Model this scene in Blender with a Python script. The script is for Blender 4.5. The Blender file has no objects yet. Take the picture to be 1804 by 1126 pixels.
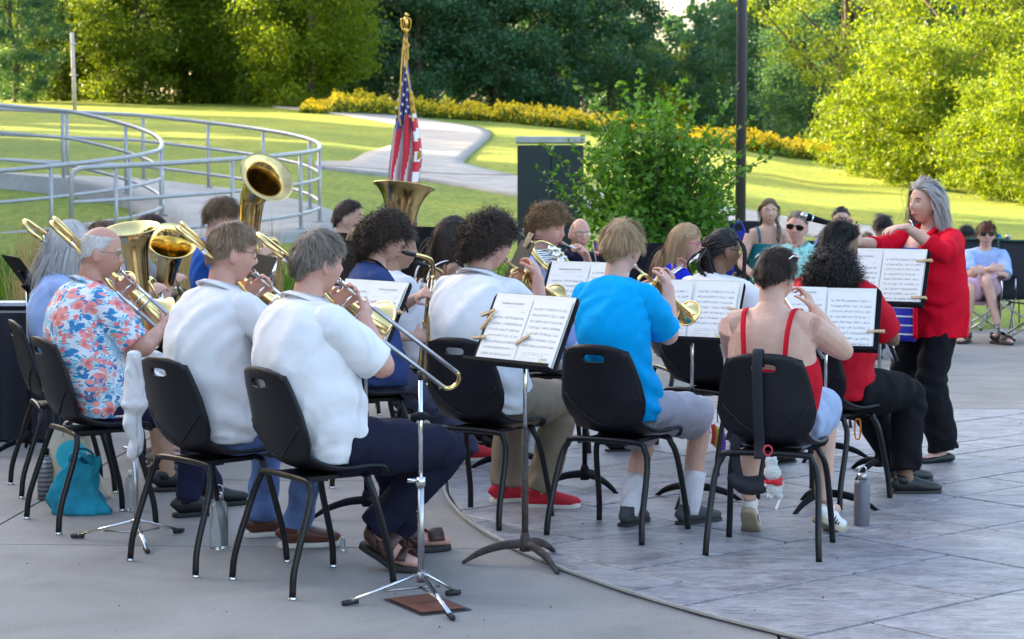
import bpy, bmesh, math, random
import numpy as np
from mathutils import Vector, Matrix

random.seed(7); np.random.seed(7)
SC = bpy.context.scene
COL = SC.collection

# ------------------------------------------------------------------ camera, sky, sun, exposure
F_PX, CX, CY, HC, PITCH = 3650.0, 902.0, 563.0, 1.62, math.atan((563 - 292) / 3650.0)
cam_data = bpy.data.cameras.new('camera')
cam_data.sensor_width = 36.0
cam_data.lens = F_PX / 1804.0 * 36.0
cam_data.clip_end = 2000.0
cam_data.dof.use_dof = True
cam_data.dof.focus_distance = 9.3
cam_data.dof.aperture_fstop = 7.0
cam = bpy.data.objects.new('camera', cam_data)
cam.location = (0, 0, HC)
cam.rotation_euler = (math.pi / 2 - PITCH, 0, 0)
COL.objects.link(cam)
SC.camera = cam

SUN_EL = math.radians(17.0)
SUN_AZ = math.radians(60.0)          # degrees to the left of the viewing direction
to_sun = Vector((-math.sin(SUN_AZ) * math.cos(SUN_EL), math.cos(SUN_AZ) * math.cos(SUN_EL), math.sin(SUN_EL)))
world = bpy.data.worlds.new('World')
SC.world = world
world.use_nodes = True
wn = world.node_tree.nodes
sky_node = wn.new('ShaderNodeTexSky')
sky_node.sky_type = 'NISHITA'
sky_node.sun_disc = False
sky_node.sun_elevation = SUN_EL
sky_node.sun_rotation = -SUN_AZ
sky_node.air_density = 1.0
sky_node.dust_density = 4.8
sky_node.ozone_density = 0.7
wn['Background'].inputs['Strength'].default_value = 0.11
world.node_tree.links.new(sky_node.outputs[0], wn['Background'].inputs['Color'])
sun_data = bpy.data.lights.new('sun', 'SUN')
sun_data.energy = 3.1
sun_data.angle = math.radians(0.5)
sun_data.color = (1.0, 0.81, 0.47)
sun = bpy.data.objects.new('sun', sun_data)
sun.rotation_euler = to_sun.to_track_quat('Z', 'Y').to_euler()
sun.location = (0, 0, 60)
COL.objects.link(sun)
SC.view_settings.view_transform = 'Standard'
SC.view_settings.look = 'None'
SC.view_settings.exposure = 3.05
SC.view_settings.gamma = 1.0
SC.view_settings.use_curve_mapping = False
SC.cycles.max_bounces = 7
SC.cycles.diffuse_bounces = 3
SC.cycles.transparent_max_bounces = 6
SC.cycles.use_denoising = True

# ------------------------------------------------------------------ pixel helpers
CP, SP = math.cos(PITCH), math.sin(PITCH)
def ray(px, py):
    x = (px - CX) / F_PX; y = -(py - CY) / F_PX
    return Vector((x, CP + y * SP, -SP + y * CP))
def at(px, py, d):
    r = ray(px, py); return Vector((0, 0, HC)) + r * (d / r.y)
def gnd(px, py, z=0.0):
    r = ray(px, py); return Vector((0, 0, HC)) + r * ((z - HC) / r.z)

# ------------------------------------------------------------------ materials
MATS = {}
def newmat(name):
    m = bpy.data.materials.new(name); m.use_nodes = True
    return m, m.node_tree.nodes, m.node_tree.links, m.node_tree.nodes['Principled BSDF']
def mat(name, col, rough=.6, metal=0., var=.12, vs=6., bump=0., bs=60., spec=.5, coat=0., sheen=0., sss=0., stretch=None, trans=0.):
    if name in MATS: return MATS[name]
    m, n, l, b = newmat(name)
    tc = n.new('ShaderNodeTexCoord'); nz = n.new('ShaderNodeTexNoise')
    nz.inputs['Scale'].default_value = vs; nz.inputs['Detail'].default_value = 4
    src = tc.outputs['Object']
    if stretch:
        mp = n.new('ShaderNodeMapping'); mp.inputs['Scale'].default_value = stretch
        l.new(src, mp.inputs[0]); src = mp.outputs[0]
    l.new(src, nz.inputs['Vector'])
    r = n.new('ShaderNodeValToRGB')
    r.color_ramp.elements[0].position = .3; r.color_ramp.elements[1].position = .7
    r.color_ramp.elements[0].color = tuple(c * (1 - var) for c in col) + (1,)
    r.color_ramp.elements[1].color = tuple(min(1, c * (1 + var)) for c in col) + (1,)
    l.new(nz.outputs['Fac'], r.inputs[0]); l.new(r.outputs[0], b.inputs['Base Color'])
    b.inputs['Roughness'].default_value = rough; b.inputs['Metallic'].default_value = metal
    b.inputs['Specular IOR Level'].default_value = spec
    b.inputs['Coat Weight'].default_value = coat; b.inputs['Sheen Weight'].default_value = sheen
    if trans: b.inputs['Transmission Weight'].default_value = trans
    if sss:
        b.inputs['Subsurface Weight'].default_value = sss
        b.inputs['Subsurface Radius'].default_value = (.012, .005, .003); b.inputs['Subsurface Scale'].default_value = 1.0
    if bump:
        nb = n.new('ShaderNodeTexNoise'); nb.inputs['Scale'].default_value = bs; nb.inputs['Detail'].default_value = 5
        l.new(src, nb.inputs['Vector'])
        bp = n.new('ShaderNodeBump'); bp.inputs['Strength'].default_value = bump; bp.inputs['Distance'].default_value = .02
        l.new(nb.outputs['Fac'], bp.inputs['Height']); l.new(bp.outputs[0], b.inputs['Normal'])
    MATS[name] = m
    return m

def leafmat(name, c0, c1, trans=.45, rough=.5):
    if name in MATS: return MATS[name]
    m, n, l, b = newmat(name)
    g = n.new('ShaderNodeNewGeometry'); r = n.new('ShaderNodeValToRGB')
    r.color_ramp.elements[0].color = c0 + (1,); r.color_ramp.elements[1].color = c1 + (1,)
    l.new(g.outputs['Random Per Island'], r.inputs[0])
    l.new(r.outputs[0], b.inputs['Base Color']); b.inputs['Roughness'].default_value = rough
    b.inputs['Specular IOR Level'].default_value = .3
    t = n.new('ShaderNodeBsdfTranslucent')
    mx = n.new('ShaderNodeMix'); mx.data_type = 'RGBA'; mx.blend_type = 'MULTIPLY'; mx.inputs['Factor'].default_value = 1
    mx.inputs['B'].default_value = (1.6, 1.45, .45, 1)
    l.new(r.outputs[0], mx.inputs['A']); l.new(mx.outputs['Result'], t.inputs['Color'])
    ms = n.new('ShaderNodeMixShader'); ms.inputs[0].default_value = trans
    l.new(b.outputs[0], ms.inputs[1]); l.new(t.outputs[0], ms.inputs[2])
    l.new(ms.outputs[0], n['Material Output'].inputs['Surface'])
    MATS[name] = m
    return m

# ------------------------------------------------------------------ mesh building
def V3(*a): return np.array(a, float)
def unit(v):
    v = np.asarray(v, float); n = np.linalg.norm(v); return v / n if n > 1e-9 else v
def crv(pts, n=24):
    """Catmull-Rom through the points, n samples."""
    p = np.array([list(q) for q in pts], float)
    if len(p) < 3:
        t = np.linspace(0, 1, n)[:, None]; return p[0] * (1 - t) + p[-1] * t
    e = np.vstack([2 * p[0] - p[1], p, 2 * p[-1] - p[-2]])
    seg = len(p) - 1; out = []
    for u in np.linspace(0, seg, n):
        i = min(int(u), seg - 1); t = u - i
        a, b, c, d = e[i], e[i + 1], e[i + 2], e[i + 3]
        out.append(.5 * ((2 * b) + (-a + c) * t + (2 * a - 5 * b + 4 * c - d) * t * t + (-a + 3 * b - 3 * c + d) * t ** 3))
    return np.array(out)
def lerp_r(vals, n):
    vals = np.asarray(vals, float); return np.interp(np.linspace(0, len(vals) - 1, n), np.arange(len(vals)), vals)

class MB:
    def __init__(s): s.v = []; s.f = []; s.n = 0
    def add(s, v, f):
        v = np.asarray(v, float).reshape(-1, 3); s.v.append(v)
        o = s.n; s.f.extend([tuple(i + o for i in q) for q in f]); s.n += len(v); return s
    def box(s, c, size, rot=None):
        x, y, z = np.array(size, float) / 2
        v = np.array([[a, b, d] for d in (-z, z) for b in (-y, y) for a in (-x, x)])
        if rot is not None: v = v @ np.array(rot.to_3x3() if hasattr(rot, 'to_3x3') else rot).T
        return s.add(v + np.array(list(c)), [(0, 2, 3, 1), (4, 5, 7, 6), (0, 1, 5, 4), (2, 6, 7, 3), (0, 4, 6, 2), (1, 3, 7, 5)])
    def tube(s, path, r, seg=8, closed=False, caps=True, rb=None, rvec=None, sq=1., mod=None):
        p = np.array([list(q) for q in path], float); n = len(p)
        ra = np.full(n, r, float) if np.isscalar(r) else (np.asarray(r, float) if len(r) == n else lerp_r(r, n))
        rb = ra if rb is None else (np.full(n, rb, float) if np.isscalar(rb) else (np.asarray(rb, float) if len(rb) == n else lerp_r(rb, n)))
        if closed: tg = np.roll(p, -1, 0) - np.roll(p, 1, 0)
        else:
            tg = np.gradient(p, axis=0)
        tg /= np.maximum(np.linalg.norm(tg, axis=1, keepdims=True), 1e-9)
        ang = np.linspace(0, 2 * math.pi, seg, endpoint=False); ca, sa = np.cos(ang), np.sin(ang)
        if sq != 1.: ca, sa = np.sign(ca) * np.abs(ca) ** sq, np.sign(sa) * np.abs(sa) ** sq
        vs = []
        if rvec is None:
            up = V3(0, 0, 1) if abs(tg[0][2]) < .9 else V3(1, 0, 0)
            R = unit(np.cross(tg[0], up))
        else: R = unit(rvec)
        for i in range(n):
            if rvec is not None: R = unit(rvec)
            R = unit(R - tg[i] * np.dot(R, tg[i])); U = np.cross(R, tg[i])
            k_ = 0. if mod is None else mod(i / (n - 1), ang)
            vs.append(p[i] + ((ra[i] + k_) * ca)[:, None] * R + ((rb[i] + k_) * sa)[:, None] * U)
        f = []
        m = n if closed else n - 1
        for i in range(m):
            a = i * seg; b = ((i + 1) % n) * seg
            for j in range(seg):
                k = (j + 1) % seg; f.append((a + j, b + j, b + k, a + k))
        if caps and not closed:
            f.append(tuple(range(seg))); f.append(tuple((n - 1) * seg + j for j in reversed(range(seg))))
        return s.add(np.vstack(vs), f)
    def cyl(s, a, b, r, seg=10, r2=None):
        return s.tube([a, b], [r, r if r2 is None else r2], seg)
    def lathe(s, prof, origin=(0, 0, 0), axis=(0, 0, 1), seg=24):
        """prof: list of (radius, height along axis); open surface unless it ends on the axis."""
        A = unit(axis); up = V3(0, 0, 1) if abs(A[2]) < .9 else V3(1, 0, 0)
        R = unit(np.cross(up, A)); U = np.cross(A, R); o = np.array(list(origin), float)
        ang = np.linspace(0, 2 * math.pi, seg, endpoint=False); vs = []
        for r, h in prof: vs.append(o + A * h + r * (np.cos(ang)[:, None] * R + np.sin(ang)[:, None] * U))
        f = []
        for i in range(len(prof) - 1):
            for j in range(seg):
                k = (j + 1) % seg; f.append((i * seg + j, i * seg + k, (i + 1) * seg + k, (i + 1) * seg + j))
        return s.add(np.vstack(vs), f)
    def ball(s, c, r, seg=10, rings=7, rot=None):
        r = np.array([r, r, r] if np.isscalar(r) else r, float); v = []
        for i in range(rings + 1):
            th = math.pi * i / rings
            for j in range(seg):
                ph = 2 * math.pi * j / seg; v.append((math.sin(th) * math.cos(ph), math.sin(th) * math.sin(ph), math.cos(th)))
        v = np.array(v) * r
        if rot is not None: v = v @ np.array(rot).T
        f = [(i * seg + j, (i + 1) * seg + j, (i + 1) * seg + (j + 1) % seg, i * seg + (j + 1) % seg) for i in range(rings) for j in range(seg)]
        return s.add(v + np.array(list(c)), f)
    def prism(s, poly, z0, z1):
        n = len(poly); v = [(x, y, z0) for x, y in poly] + [(x, y, z1) for x, y in poly]
        f = [tuple(reversed(range(n))), tuple(range(n, 2 * n))] + [(i, (i + 1) % n, n + (i + 1) % n, n + i) for i in range(n)]
        return s.add(v, f)
    def grid(s, P):
        """P: array (a,b,3)"""
        a, b = P.shape[:2]
        return s.add(P.reshape(-1, 3), [(i * b + j, i * b + j + 1, (i + 1) * b + j + 1, (i + 1) * b + j) for i in range(a - 1) for j in range(b - 1)])
    def verts(s): return np.vstack(s.v)
    def mesh(s, name, Minv=None):
        v = s.verts()
        if Minv is not None:
            A = np.array(Minv); v = v @ A[:3, :3].T + A[:3, 3]
        me = bpy.data.meshes.new(name); me.from_pydata(v.tolist(), [], s.f); me.update(); return me
    def build(s, name, m, parent=None, smooth=True, world=True, M=None):
        """world=True: vertices are world coordinates, stored relative to the parent."""
        if M is not None and parent is None:
            me = s.mesh(name)
        else:
            me = s.mesh(name, MW[parent.name].inverted() if (parent is not None and world and M is None) else None)
        return link(name, me, m, parent, smooth, M)

MW = {}                                     # world matrices of things and parts, by object name
def link(name, me, m, parent=None, smooth=True, M=None):
    o = bpy.data.objects.new(name, me)
    COL.objects.link(o)
    if m is not None:
        for q in (m if isinstance(m, (list, tuple)) else [m]): me.materials.append(q)
    if smooth and len(me.polygons):
        me.polygons.foreach_set('use_smooth', [True] * len(me.polygons))
    if M is not None: o.matrix_basis = M
    B = M if M is not None else Matrix.Identity(4)
    if parent is not None:
        o.parent = parent; MW[o.name] = MW[parent.name] @ B
    else: MW[o.name] = B
    return o
def tag(o, label=None, cat=None, group=None, kind=None):
    if label: o['label'] = label
    if cat: o['category'] = cat
    if group: o['group'] = group
    if kind: o['kind'] = kind
    return o
def thing(name, label, cat, loc=(0, 0, 0), rz=0., group=None):
    o = bpy.data.objects.new(name, None); COL.objects.link(o)
    o.empty_display_size = .1
    M = Matrix.Translation(Vector(loc)) @ Matrix.Rotation(rz, 4, 'Z')
    o.matrix_basis = M; MW[o.name] = M
    return tag(o, label, cat, group)
def dup(root, loc, rz=0., label=None, scale=1.0):
    def cp(o, par):
        c = o.copy(); COL.objects.link(c)
        if par is not None: c.parent = par
        for ch in [x for x in KIDS(o)]: cp(ch, c)
        return c
    r = cp(root, None)
    M = Matrix.Translation(Vector(loc)) @ Matrix.Rotation(rz, 4, 'Z') @ Matrix.Diagonal((scale, scale, scale, 1)) if np.isscalar(scale) else \
        Matrix.Translation(Vector(loc)) @ Matrix.Rotation(rz, 4, 'Z') @ Matrix.Diagonal(tuple(scale) + (1,))
    r.matrix_basis = M; MW[r.name] = M
    if label: r['label'] = label
    return r
def KIDS(o): return [c for c in COL.objects if c.parent == o]
def solidify(o, t, offset=0.):
    md = o.modifiers.new('thickness', 'SOLIDIFY'); md.thickness = t; md.offset = offset; return o
def bevel(o, w, seg=2):
    md = o.modifiers.new('edge', 'BEVEL'); md.width = w; md.segments = seg; md.limit_method = 'ANGLE'; return o
# ------------------------------------------------------------------ terrain height
U_K = np.array([-.30, -.12, 0., .10, .16, .26])
D_K = [np.array([0, 13.6, 24, 28, 30, 33, 48, 88, 170, 400]), np.array([0, 14.5, 24, 28, 33, 48, 88, 170, 400]),
       np.array([0, 17, 28, 38, 47, 66, 88, 170, 400]), np.array([0, 19, 30, 40, 50, 66, 88, 170, 400]),
       np.array([0, 20, 30, 41, 50, 66, 88, 170, 400]), np.array([0, 20.5, 30, 45, 55, 66, 88, 170, 400])]
Z_K = [np.array([0, 0, .58, .98, 1.36, 1.46, 2.2, 4.4, 7.6, 12]), np.array([0, 0, .50, .74, 1.1, 2.0, 4.2, 7.4, 12]),
       np.array([0, 0, .48, 1.05, 1.60, 2.6, 3.55, 6.0, 10]), np.array([0, 0, .34, .75, 1.15, 1.85, 2.6, 4.2, 8]),
       np.array([0, 0, .22, .56, .85, 1.35, 1.95, 3.0, 7]), np.array([0, 0, .18, .55, .72, .95, 1.3, 2.2, 6])]
def terrain(x, y):
    x = np.asarray(x, float); y = np.maximum(np.asarray(y, float), .5); u = np.clip(x / y, -.299, .259)
    prof = np.stack([np.interp(y, D_K[i], Z_K[i]) for i in range(6)], 0)
    idx = np.clip(np.searchsorted(U_K, u) - 1, 0, 4)
    t = (u - U_K[idx]) / (U_K[idx + 1] - U_K[idx]); t = t * t * (3 - 2 * t)
    shp = np.broadcast(x, y).shape; z = np.zeros(shp)
    a = np.take_along_axis(prof, idx[None], 0)[0]; b = np.take_along_axis(prof, (idx + 1)[None], 0)[0]
    return a * (1 - t) + b * t - .02 * (y < 13)
def tz(x, y): return float(terrain(np.array([x]), np.array([y]))[0])
def hit(px, py, dmin=12., dmax=160., lift=0.):
    r = ray(px, py); d = np.linspace(dmin, dmax, 1500); x = r.x / r.y * d; z = HC + r.z / r.y * d
    s = z - terrain(x, d)
    k = np.argmax(s < 0) if (s < 0).any() else len(d) - 1
    return Vector((x[k], d[k], float(terrain(x[k:k + 1], d[k:k + 1])[0]) + lift))

# ------------------------------------------------------------------ lawn
def grass_material():
    m, n, l, b = newmat('mown_lawn')
    tc = n.new('ShaderNodeTexCoord')
    def noise(s, d=4, st=(1, 1, 1)):
        mp = n.new('ShaderNodeMapping'); mp.inputs['Scale'].default_value = st
        q = n.new('ShaderNodeTexNoise'); q.inputs['Scale'].default_value = s; q.inputs['Detail'].default_value = d
        l.new(tc.outputs['Object'], mp.inputs[0]); l.new(mp.outputs[0], q.inputs['Vector']); return q
    def ramp(src, stops):
        r = n.new('ShaderNodeValToRGB')
        while len(r.color_ramp.elements) < len(stops): r.color_ramp.elements.new(.5)
        for e, (p, c) in zip(r.color_ramp.elements, stops): e.position = p; e.color = c + (1,)
        l.new(src, r.inputs[0]); return r
    a = ramp(noise(.35, 5).outputs['Fac'], [(.3, (.08, .14, .009)), (.55, (.16, .20, .011)), (.75, (.28, .26, .02))])
    c = ramp(noise(9, 6, (1, .35, 1)).outputs['Fac'], [(.3, (.42, .45, .4)), (.7, (1.5, 1.42, 1.3))])
    mx = n.new('ShaderNodeMix'); mx.data_type = 'RGBA'; mx.blend_type = 'MULTIPLY'; mx.inputs['Factor'].default_value = .8
    l.new(a.outputs[0], mx.inputs['A']); l.new(c.outputs[0], mx.inputs['B']); l.new(mx.outputs['Result'], b.inputs['Base Color'])
    b.inputs['Roughness'].default_value = .8; b.inputs['Specular IOR Level'].default_value = .15
    b.inputs['Sheen Weight'].default_value = .25; b.inputs['Sheen Tint'].default_value = (.8, .9, .3, 1)
    bp = n.new('ShaderNodeBump'); bp.inputs['Strength'].default_value = .9; bp.inputs['Distance'].default_value = .06
    l.new(noise(22, 6).outputs['Fac'], bp.inputs['Height']); l.new(bp.outputs[0], b.inputs['Normal'])
    return m
GRASS = grass_material()
ys = np.concatenate([np.linspace(-40, 10, 12), np.linspace(11, 30, 60), np.linspace(31, 100, 100), np.geomspace(103, 900, 40)])
us = np.linspace(-1.0, 1.0, 161)
X = us[None, :] * (np.maximum(ys, 0)[:, None] * 1.2 + 45); Y = np.repeat(ys[:, None], len(us), 1)
Z = terrain(X, Y)
Z = Z + .015 * np.sin(X * .9 + Y * .5) * np.clip((Y - 20) / 30, 0, 1)
Z = np.where(Y < np.interp(X, [-16, -3.5, -2, 0, 2.2, 4, 20], [13.5, 13.9, 14.8, 17.2, 19.4, 20.2, 22]) + .12, -.045, Z)
mb = MB(); mb.grid(np.stack([X, Y, Z], -1))
tag(mb.build('lawn', GRASS), kind='structure')

# ------------------------------------------------------------------ plaza paving
def concrete(name, col, sc=1.):
    m, n, l, b = newmat(name)
    tc = n.new('ShaderNodeTexCoord')
    q1 = n.new('ShaderNodeTexNoise'); q1.inputs['Scale'].default_value = 1.3; q1.inputs['Detail'].default_value = 6
    q2 = n.new('ShaderNodeTexNoise'); q2.inputs['Scale'].default_value = 130; q2.inputs['Detail'].default_value = 3
    for q in (q1, q2): l.new(tc.outputs['Object'], q.inputs['Vector'])
    r = n.new('ShaderNodeValToRGB'); r.color_ramp.elements[0].position = .3; r.color_ramp.elements[1].position = .7
    r.color_ramp.elements[0].color = tuple(c * .72 for c in col) + (1,); r.color_ramp.elements[1].color = tuple(c * 1.14 for c in col) + (1,); q1.inputs['Distortion'].default_value = .8; q1.inputs['Roughness'].default_value = .62
    l.new(q1.outputs['Fac'], r.inputs[0])
    r2 = n.new('ShaderNodeValToRGB'); r2.color_ramp.elements[0].position = .35; r2.color_ramp.elements[1].position = .62
    r2.color_ramp.elements[0].color = (.72, .72, .72, 1); r2.color_ramp.elements[1].color = (1.12, 1.12, 1.12, 1)
    l.new(q2.outputs['Fac'], r2.inputs[0])
    mx = n.new('ShaderNodeMix'); mx.data_type = 'RGBA'; mx.blend_type = 'MULTIPLY'; mx.inputs['Factor'].default_value = .7
    l.new(r.outputs[0], mx.inputs['A']); l.new(r2.outputs[0], mx.inputs['B']); l.new(mx.outputs['Result'], b.inputs['Base Color'])
    b.inputs['Roughness'].default_value = .75; b.inputs['Specular IOR Level'].default_value = .3
    bp = n.new('ShaderNodeBump'); bp.inputs['Strength'].default_value = .25; bp.inputs['Distance'].default_value = .004
    l.new(q2.outputs['Fac'], bp.inputs['Height']); l.new(bp.outputs[0], b.inputs['Normal'])
    MATS[name] = m; return m
CONC = concrete('plain_concrete', (.262, .248, .236)); CONC2 = concrete('path_concrete', (.37, .345, .32))
JOINT = mat('joint_dark', (.07, .065, .065), .9)
STAMP_J = mat('stamp_joint', (.03, .03, .038), .9)
def stamp_material():
    m, n, l, b = newmat('stamped_concrete')
    tc = n.new('ShaderNodeTexCoord'); oi = n.new('ShaderNodeObjectInfo')
    ad = n.new('ShaderNodeVectorMath'); ad.operation = 'ADD'
    cm = n.new('ShaderNodeCombineXYZ')
    mu = n.new('ShaderNodeMath'); mu.operation = 'MULTIPLY'; mu.inputs[1].default_value = 37
    l.new(oi.outputs['Random'], mu.inputs[0])
    for i in range(3): l.new(mu.outputs[0], cm.inputs[i])
    l.new(tc.outputs['Object'], ad.inputs[0]); l.new(cm.outputs[0], ad.inputs[1])
    def noise(s, d, dist=0, st=(1, 1, 1)):
        mp = n.new('ShaderNodeMapping'); mp.inputs['Scale'].default_value = st
        l.new(ad.outputs[0], mp.inputs[0])
        q = n.new('ShaderNodeTexNoise'); q.inputs['Scale'].default_value = s; q.inputs['Detail'].default_value = d
        q.inputs['Distortion'].default_value = dist; l.new(mp.outputs[0], q.inputs['Vector']); return q
    a = noise(2.2, 8, 1.6, (1, 2.2, 1)); c = noise(16, 8, 1.2, (1, 2.5, 1))
    r = n.new('ShaderNodeValToRGB'); e = r.color_ramp.elements
    e[0].position = .36; e[0].color = (.10, .098, .112, 1); e[1].position = .66; e[1].color = (.345, .338, .36, 1)
    x = e.new(.52); x.color = (.235, .23, .25, 1)
    mm = n.new('ShaderNodeMath'); mm.operation = 'MULTIPLY_ADD'; mm.inputs[1].default_value = .55
    l.new(c.outputs['Fac'], mm.inputs[0])
    m2 = n.new('ShaderNodeMath'); m2.operation = 'MULTIPLY'; m2.inputs[1].default_value = .5
    l.new(a.outputs['Fac'], m2.inputs[0]); l.new(m2.outputs[0], mm.inputs[2])
    l.new(mm.outputs[0], r.inputs[0]); l.new(r.outputs[0], b.inputs['Base Color'])
    b.inputs['Roughness'].default_value = .42; b.inputs['Specular IOR Level'].default_value = .45
    bp = n.new('ShaderNodeBump'); bp.inputs['Strength'].default_value = .55; bp.inputs['Distance'].default_value = .02
    l.new(mm.outputs[0], bp.inputs['Height']); l.new(bp.outputs[0], b.inputs['Normal'])
    return m
STAMP = stamp_material()

def clip_half(poly, a, b, c):
    """keep a*x+b*y<=c"""
    out = []
    for i in range(len(poly)):
        p, q = poly[i], poly[(i + 1) % len(poly)]
        fp, fq = a * p[0] + b * p[1] - c, a * q[0] + b * q[1] - c
        if fp <= 0: out.append(p)
        if fp * fq < 0:
            t = fp / (fp - fq); out.append((p[0] + t * (q[0] - p[0]), p[1] + t * (q[1] - p[1])))
    return out
# the plain concrete plaza: panels with recessed joints on one bed
PL_X = (-16., 20.)
def edge_y(x):                      # back edge of the plaza, where the lawn starts
    return np.interp(x, [-16, -3.5, -2, 0, 2.2, 4, 20], [13.5, 13.9, 14.8, 17.2, 19.4, 20.2, 22])
mb = MB()
xs = np.linspace(PL_X[0], PL_X[1], 60)
mb.grid(np.stack([np.stack([np.full(2, x), np.array([-12., edge_y(x)]), np.array([-.016, -.016])], -1) for x in xs], 0))
plaza = mb.build('plaza', JOINT, smooth=False); tag(plaza, kind='structure')
ROT = math.radians(-3.0); cr, sr = math.cos(ROT), math.sin(ROT)
W_, D_ = 3.35, 1.86
for i in range(-6, 8):
    for j in range(-7, 13):
        x0, x1 = i * W_ + .55 + .006, (i + 1) * W_ + .55 - .006; y0, y1 = j * D_ + 1.23 + .006, (j + 1) * D_ + 1.23 - .006
        poly = [(x * cr - y * sr, x * sr + y * cr) for x, y in ((x0, y0), (x1, y0), (x1, y1), (x0, y1))]
        poly = clip_half(poly, 1, 0, PL_X[1]); poly = clip_half(poly, -1, 0, -PL_X[0])
        kx = [-16, -3.5, -2, 0, 2.2, 4, 20]
        cxm = sum(p[0] for p in poly) / max(1, len(poly))
        k = min(max(sum(1 for q in kx if q <= cxm) - 1, 0), 5); xa, xb = kx[k], kx[k + 1]
        ya, yb = float(edge_y(xa)), float(edge_y(xb)); nx, ny = -(yb - ya), xb - xa
        poly = clip_half(poly, nx, ny, nx * xa + ny * ya)
        if len(poly) < 3 or max(abs(p[0]) for p in poly) > 12 and max(p[1] for p in poly) < 2: continue
        mb = MB(); mb.prism(poly, -.02, 0.)
        mb.build('concrete_slab', CONC, plaza, smooth=False)
# stamped ashlar slabs laid in a round inlay
CC, RC, YCUT = (5.3, 10.6), 5.66, 13.66
circ = [(CC[0] + (RC - .02) * math.cos(t), CC[1] + (RC - .02) * math.sin(t)) for t in np.linspace(0, 2 * math.pi, 73)[:-1]]
disc = [p for p in clip_half(circ, 0, 1, YCUT)]
mb = MB(); mb.add([(x, y, .004) for x, y in disc], [tuple(range(len(disc)))])
stamp = mb.build('stamped_paving', STAMP_J, smooth=False); tag(stamp, kind='structure')
A0 = math.radians(40); ca, sa = math.cos(A0), math.sin(A0)
cell = .31; N = 46; occ = np.zeros((N, N), bool); rnd = random.Random(11)
for i in range(N):
    for j in range(N):
        if occ[i, j]: continue
        opts = [(3, 2), (2, 3), (2, 2), (3, 3), (4, 2), (1, 2), (2, 1), (1, 1)]
        head = opts[:5]; rnd.shuffle(head)
        for w, h in head + opts[5:]:
            if i + w <= N and j + h <= N and not occ[i:i + w, j:j + h].any(): break
        occ[i:i + w, j:j + h] = True
        g = .008; x0, x1, y0, y1 = (i - N / 2) * cell + g, (i + w - N / 2) * cell - g, (j - N / 2) * cell + g, (j + h - N / 2) * cell - g
        poly = [(CC[0] + x * ca - y * sa, CC[1] + x * sa + y * ca) for x, y in ((x0, y0), (x1, y0), (x1, y1), (x0, y1))]
        if all(math.hypot(p[0] - CC[0], p[1] - CC[1]) > RC for p in poly): continue
        for t in np.linspace(0, 2 * math.pi, 73)[:-1]:
            nx, ny = math.cos(t + math.pi / 72), math.sin(t + math.pi / 72)
            poly = clip_half(poly, nx, ny, nx * CC[0] + ny * CC[1] + (RC - .03) * math.cos(math.pi / 72))
            if len(poly) < 3: break
        if len(poly) >= 3: poly = clip_half(poly, 0, 1, YCUT - .02)
        if len(poly) < 3: continue
        if max(p[0] / max(p[1], 1) for p in poly) < -.3 or min(p[0] / max(p[1], 1) for p in poly) > .29 or max(p[1] for p in poly) < 6.2: continue
        mb = MB(); mb.prism(poly, .002, .0135 + rnd.uniform(-.0012, .0012))
        o = mb.build('stamped_slab', STAMP, stamp, smooth=False); bevel(o, .003, 1)
EDGE_M = mat('inlay_edge', (.33, .32, .30), .8)
ring = np.array([(CC[0] + r * math.cos(t), CC[1] + r * math.sin(t)) for r in (RC - .012, RC - .001) for t in np.linspace(math.radians(40), math.radians(320), 90)])
n_ = 90; keep = [i for i in range(n_ - 1) if ring[i][1] < YCUT]
mb = MB(); mb.add([(x, y, .0145) for x, y in ring], [(i, i + 1, n_ + i + 1, n_ + i) for i in keep])
o = mb.build('inlay_edge', EDGE_M, stamp, smooth=False)
solidify(o, .01, -1)
mb = MB(); mb.box((4.9, YCUT, .006), (7.4, .012, .019)); mb.build('inlay_edge', EDGE_M, stamp, smooth=False)

# ------------------------------------------------------------------ paths over the lawn
def ribbon(name, A, B, n=90, m=8, lift=.065):
    a = crv([hit(*p) for p in A], n); b = crv([hit(*p) for p in B], n); mb = MB()
    P = np.zeros((n, m, 3))
    for k in range(m):
        q = a + (b - a) * k / (m - 1); q[:, 2] = terrain(q[:, 0], q[:, 1]) + lift; P[:, k] = q
    # kerb-like turned down edges
    lo0, lo1 = P[:, :1].copy(), P[:, -1:].copy(); lo0[..., 2] -= .12; lo1[..., 2] -= .12
    P = np.concatenate([lo0, P, lo1], 1)
    mb.grid(P); return tag(mb.build(name, CONC2), kind='structure')
ribbon('garden_path', [(480, 187), (560, 194), (693, 205), (778, 217), (844, 227), (864, 238), (850, 256), (817, 286), (835, 297), (905, 313)],
       [(480, 190), (560, 199), (650, 211), (700, 221), (714, 233), (710, 247), (687, 261), (644, 274), (618, 288), (570, 296)])
ribbon('garden_path', [(555, 289), (640, 289), (720, 292), (810, 300), (905, 313), (1030, 334), (1260, 368), (1370, 384), (1430, 391), (1500, 399), (1600, 414), (1804, 452), (1990, 520)],
       [(555, 297), (640, 307), (720, 316), (810, 331), (905, 347), (1030, 367), (1260, 397), (1370, 411), (1430, 420), (1500, 430), (1600, 447), (1804, 500), (1990, 600)], lift=.055)

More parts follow.
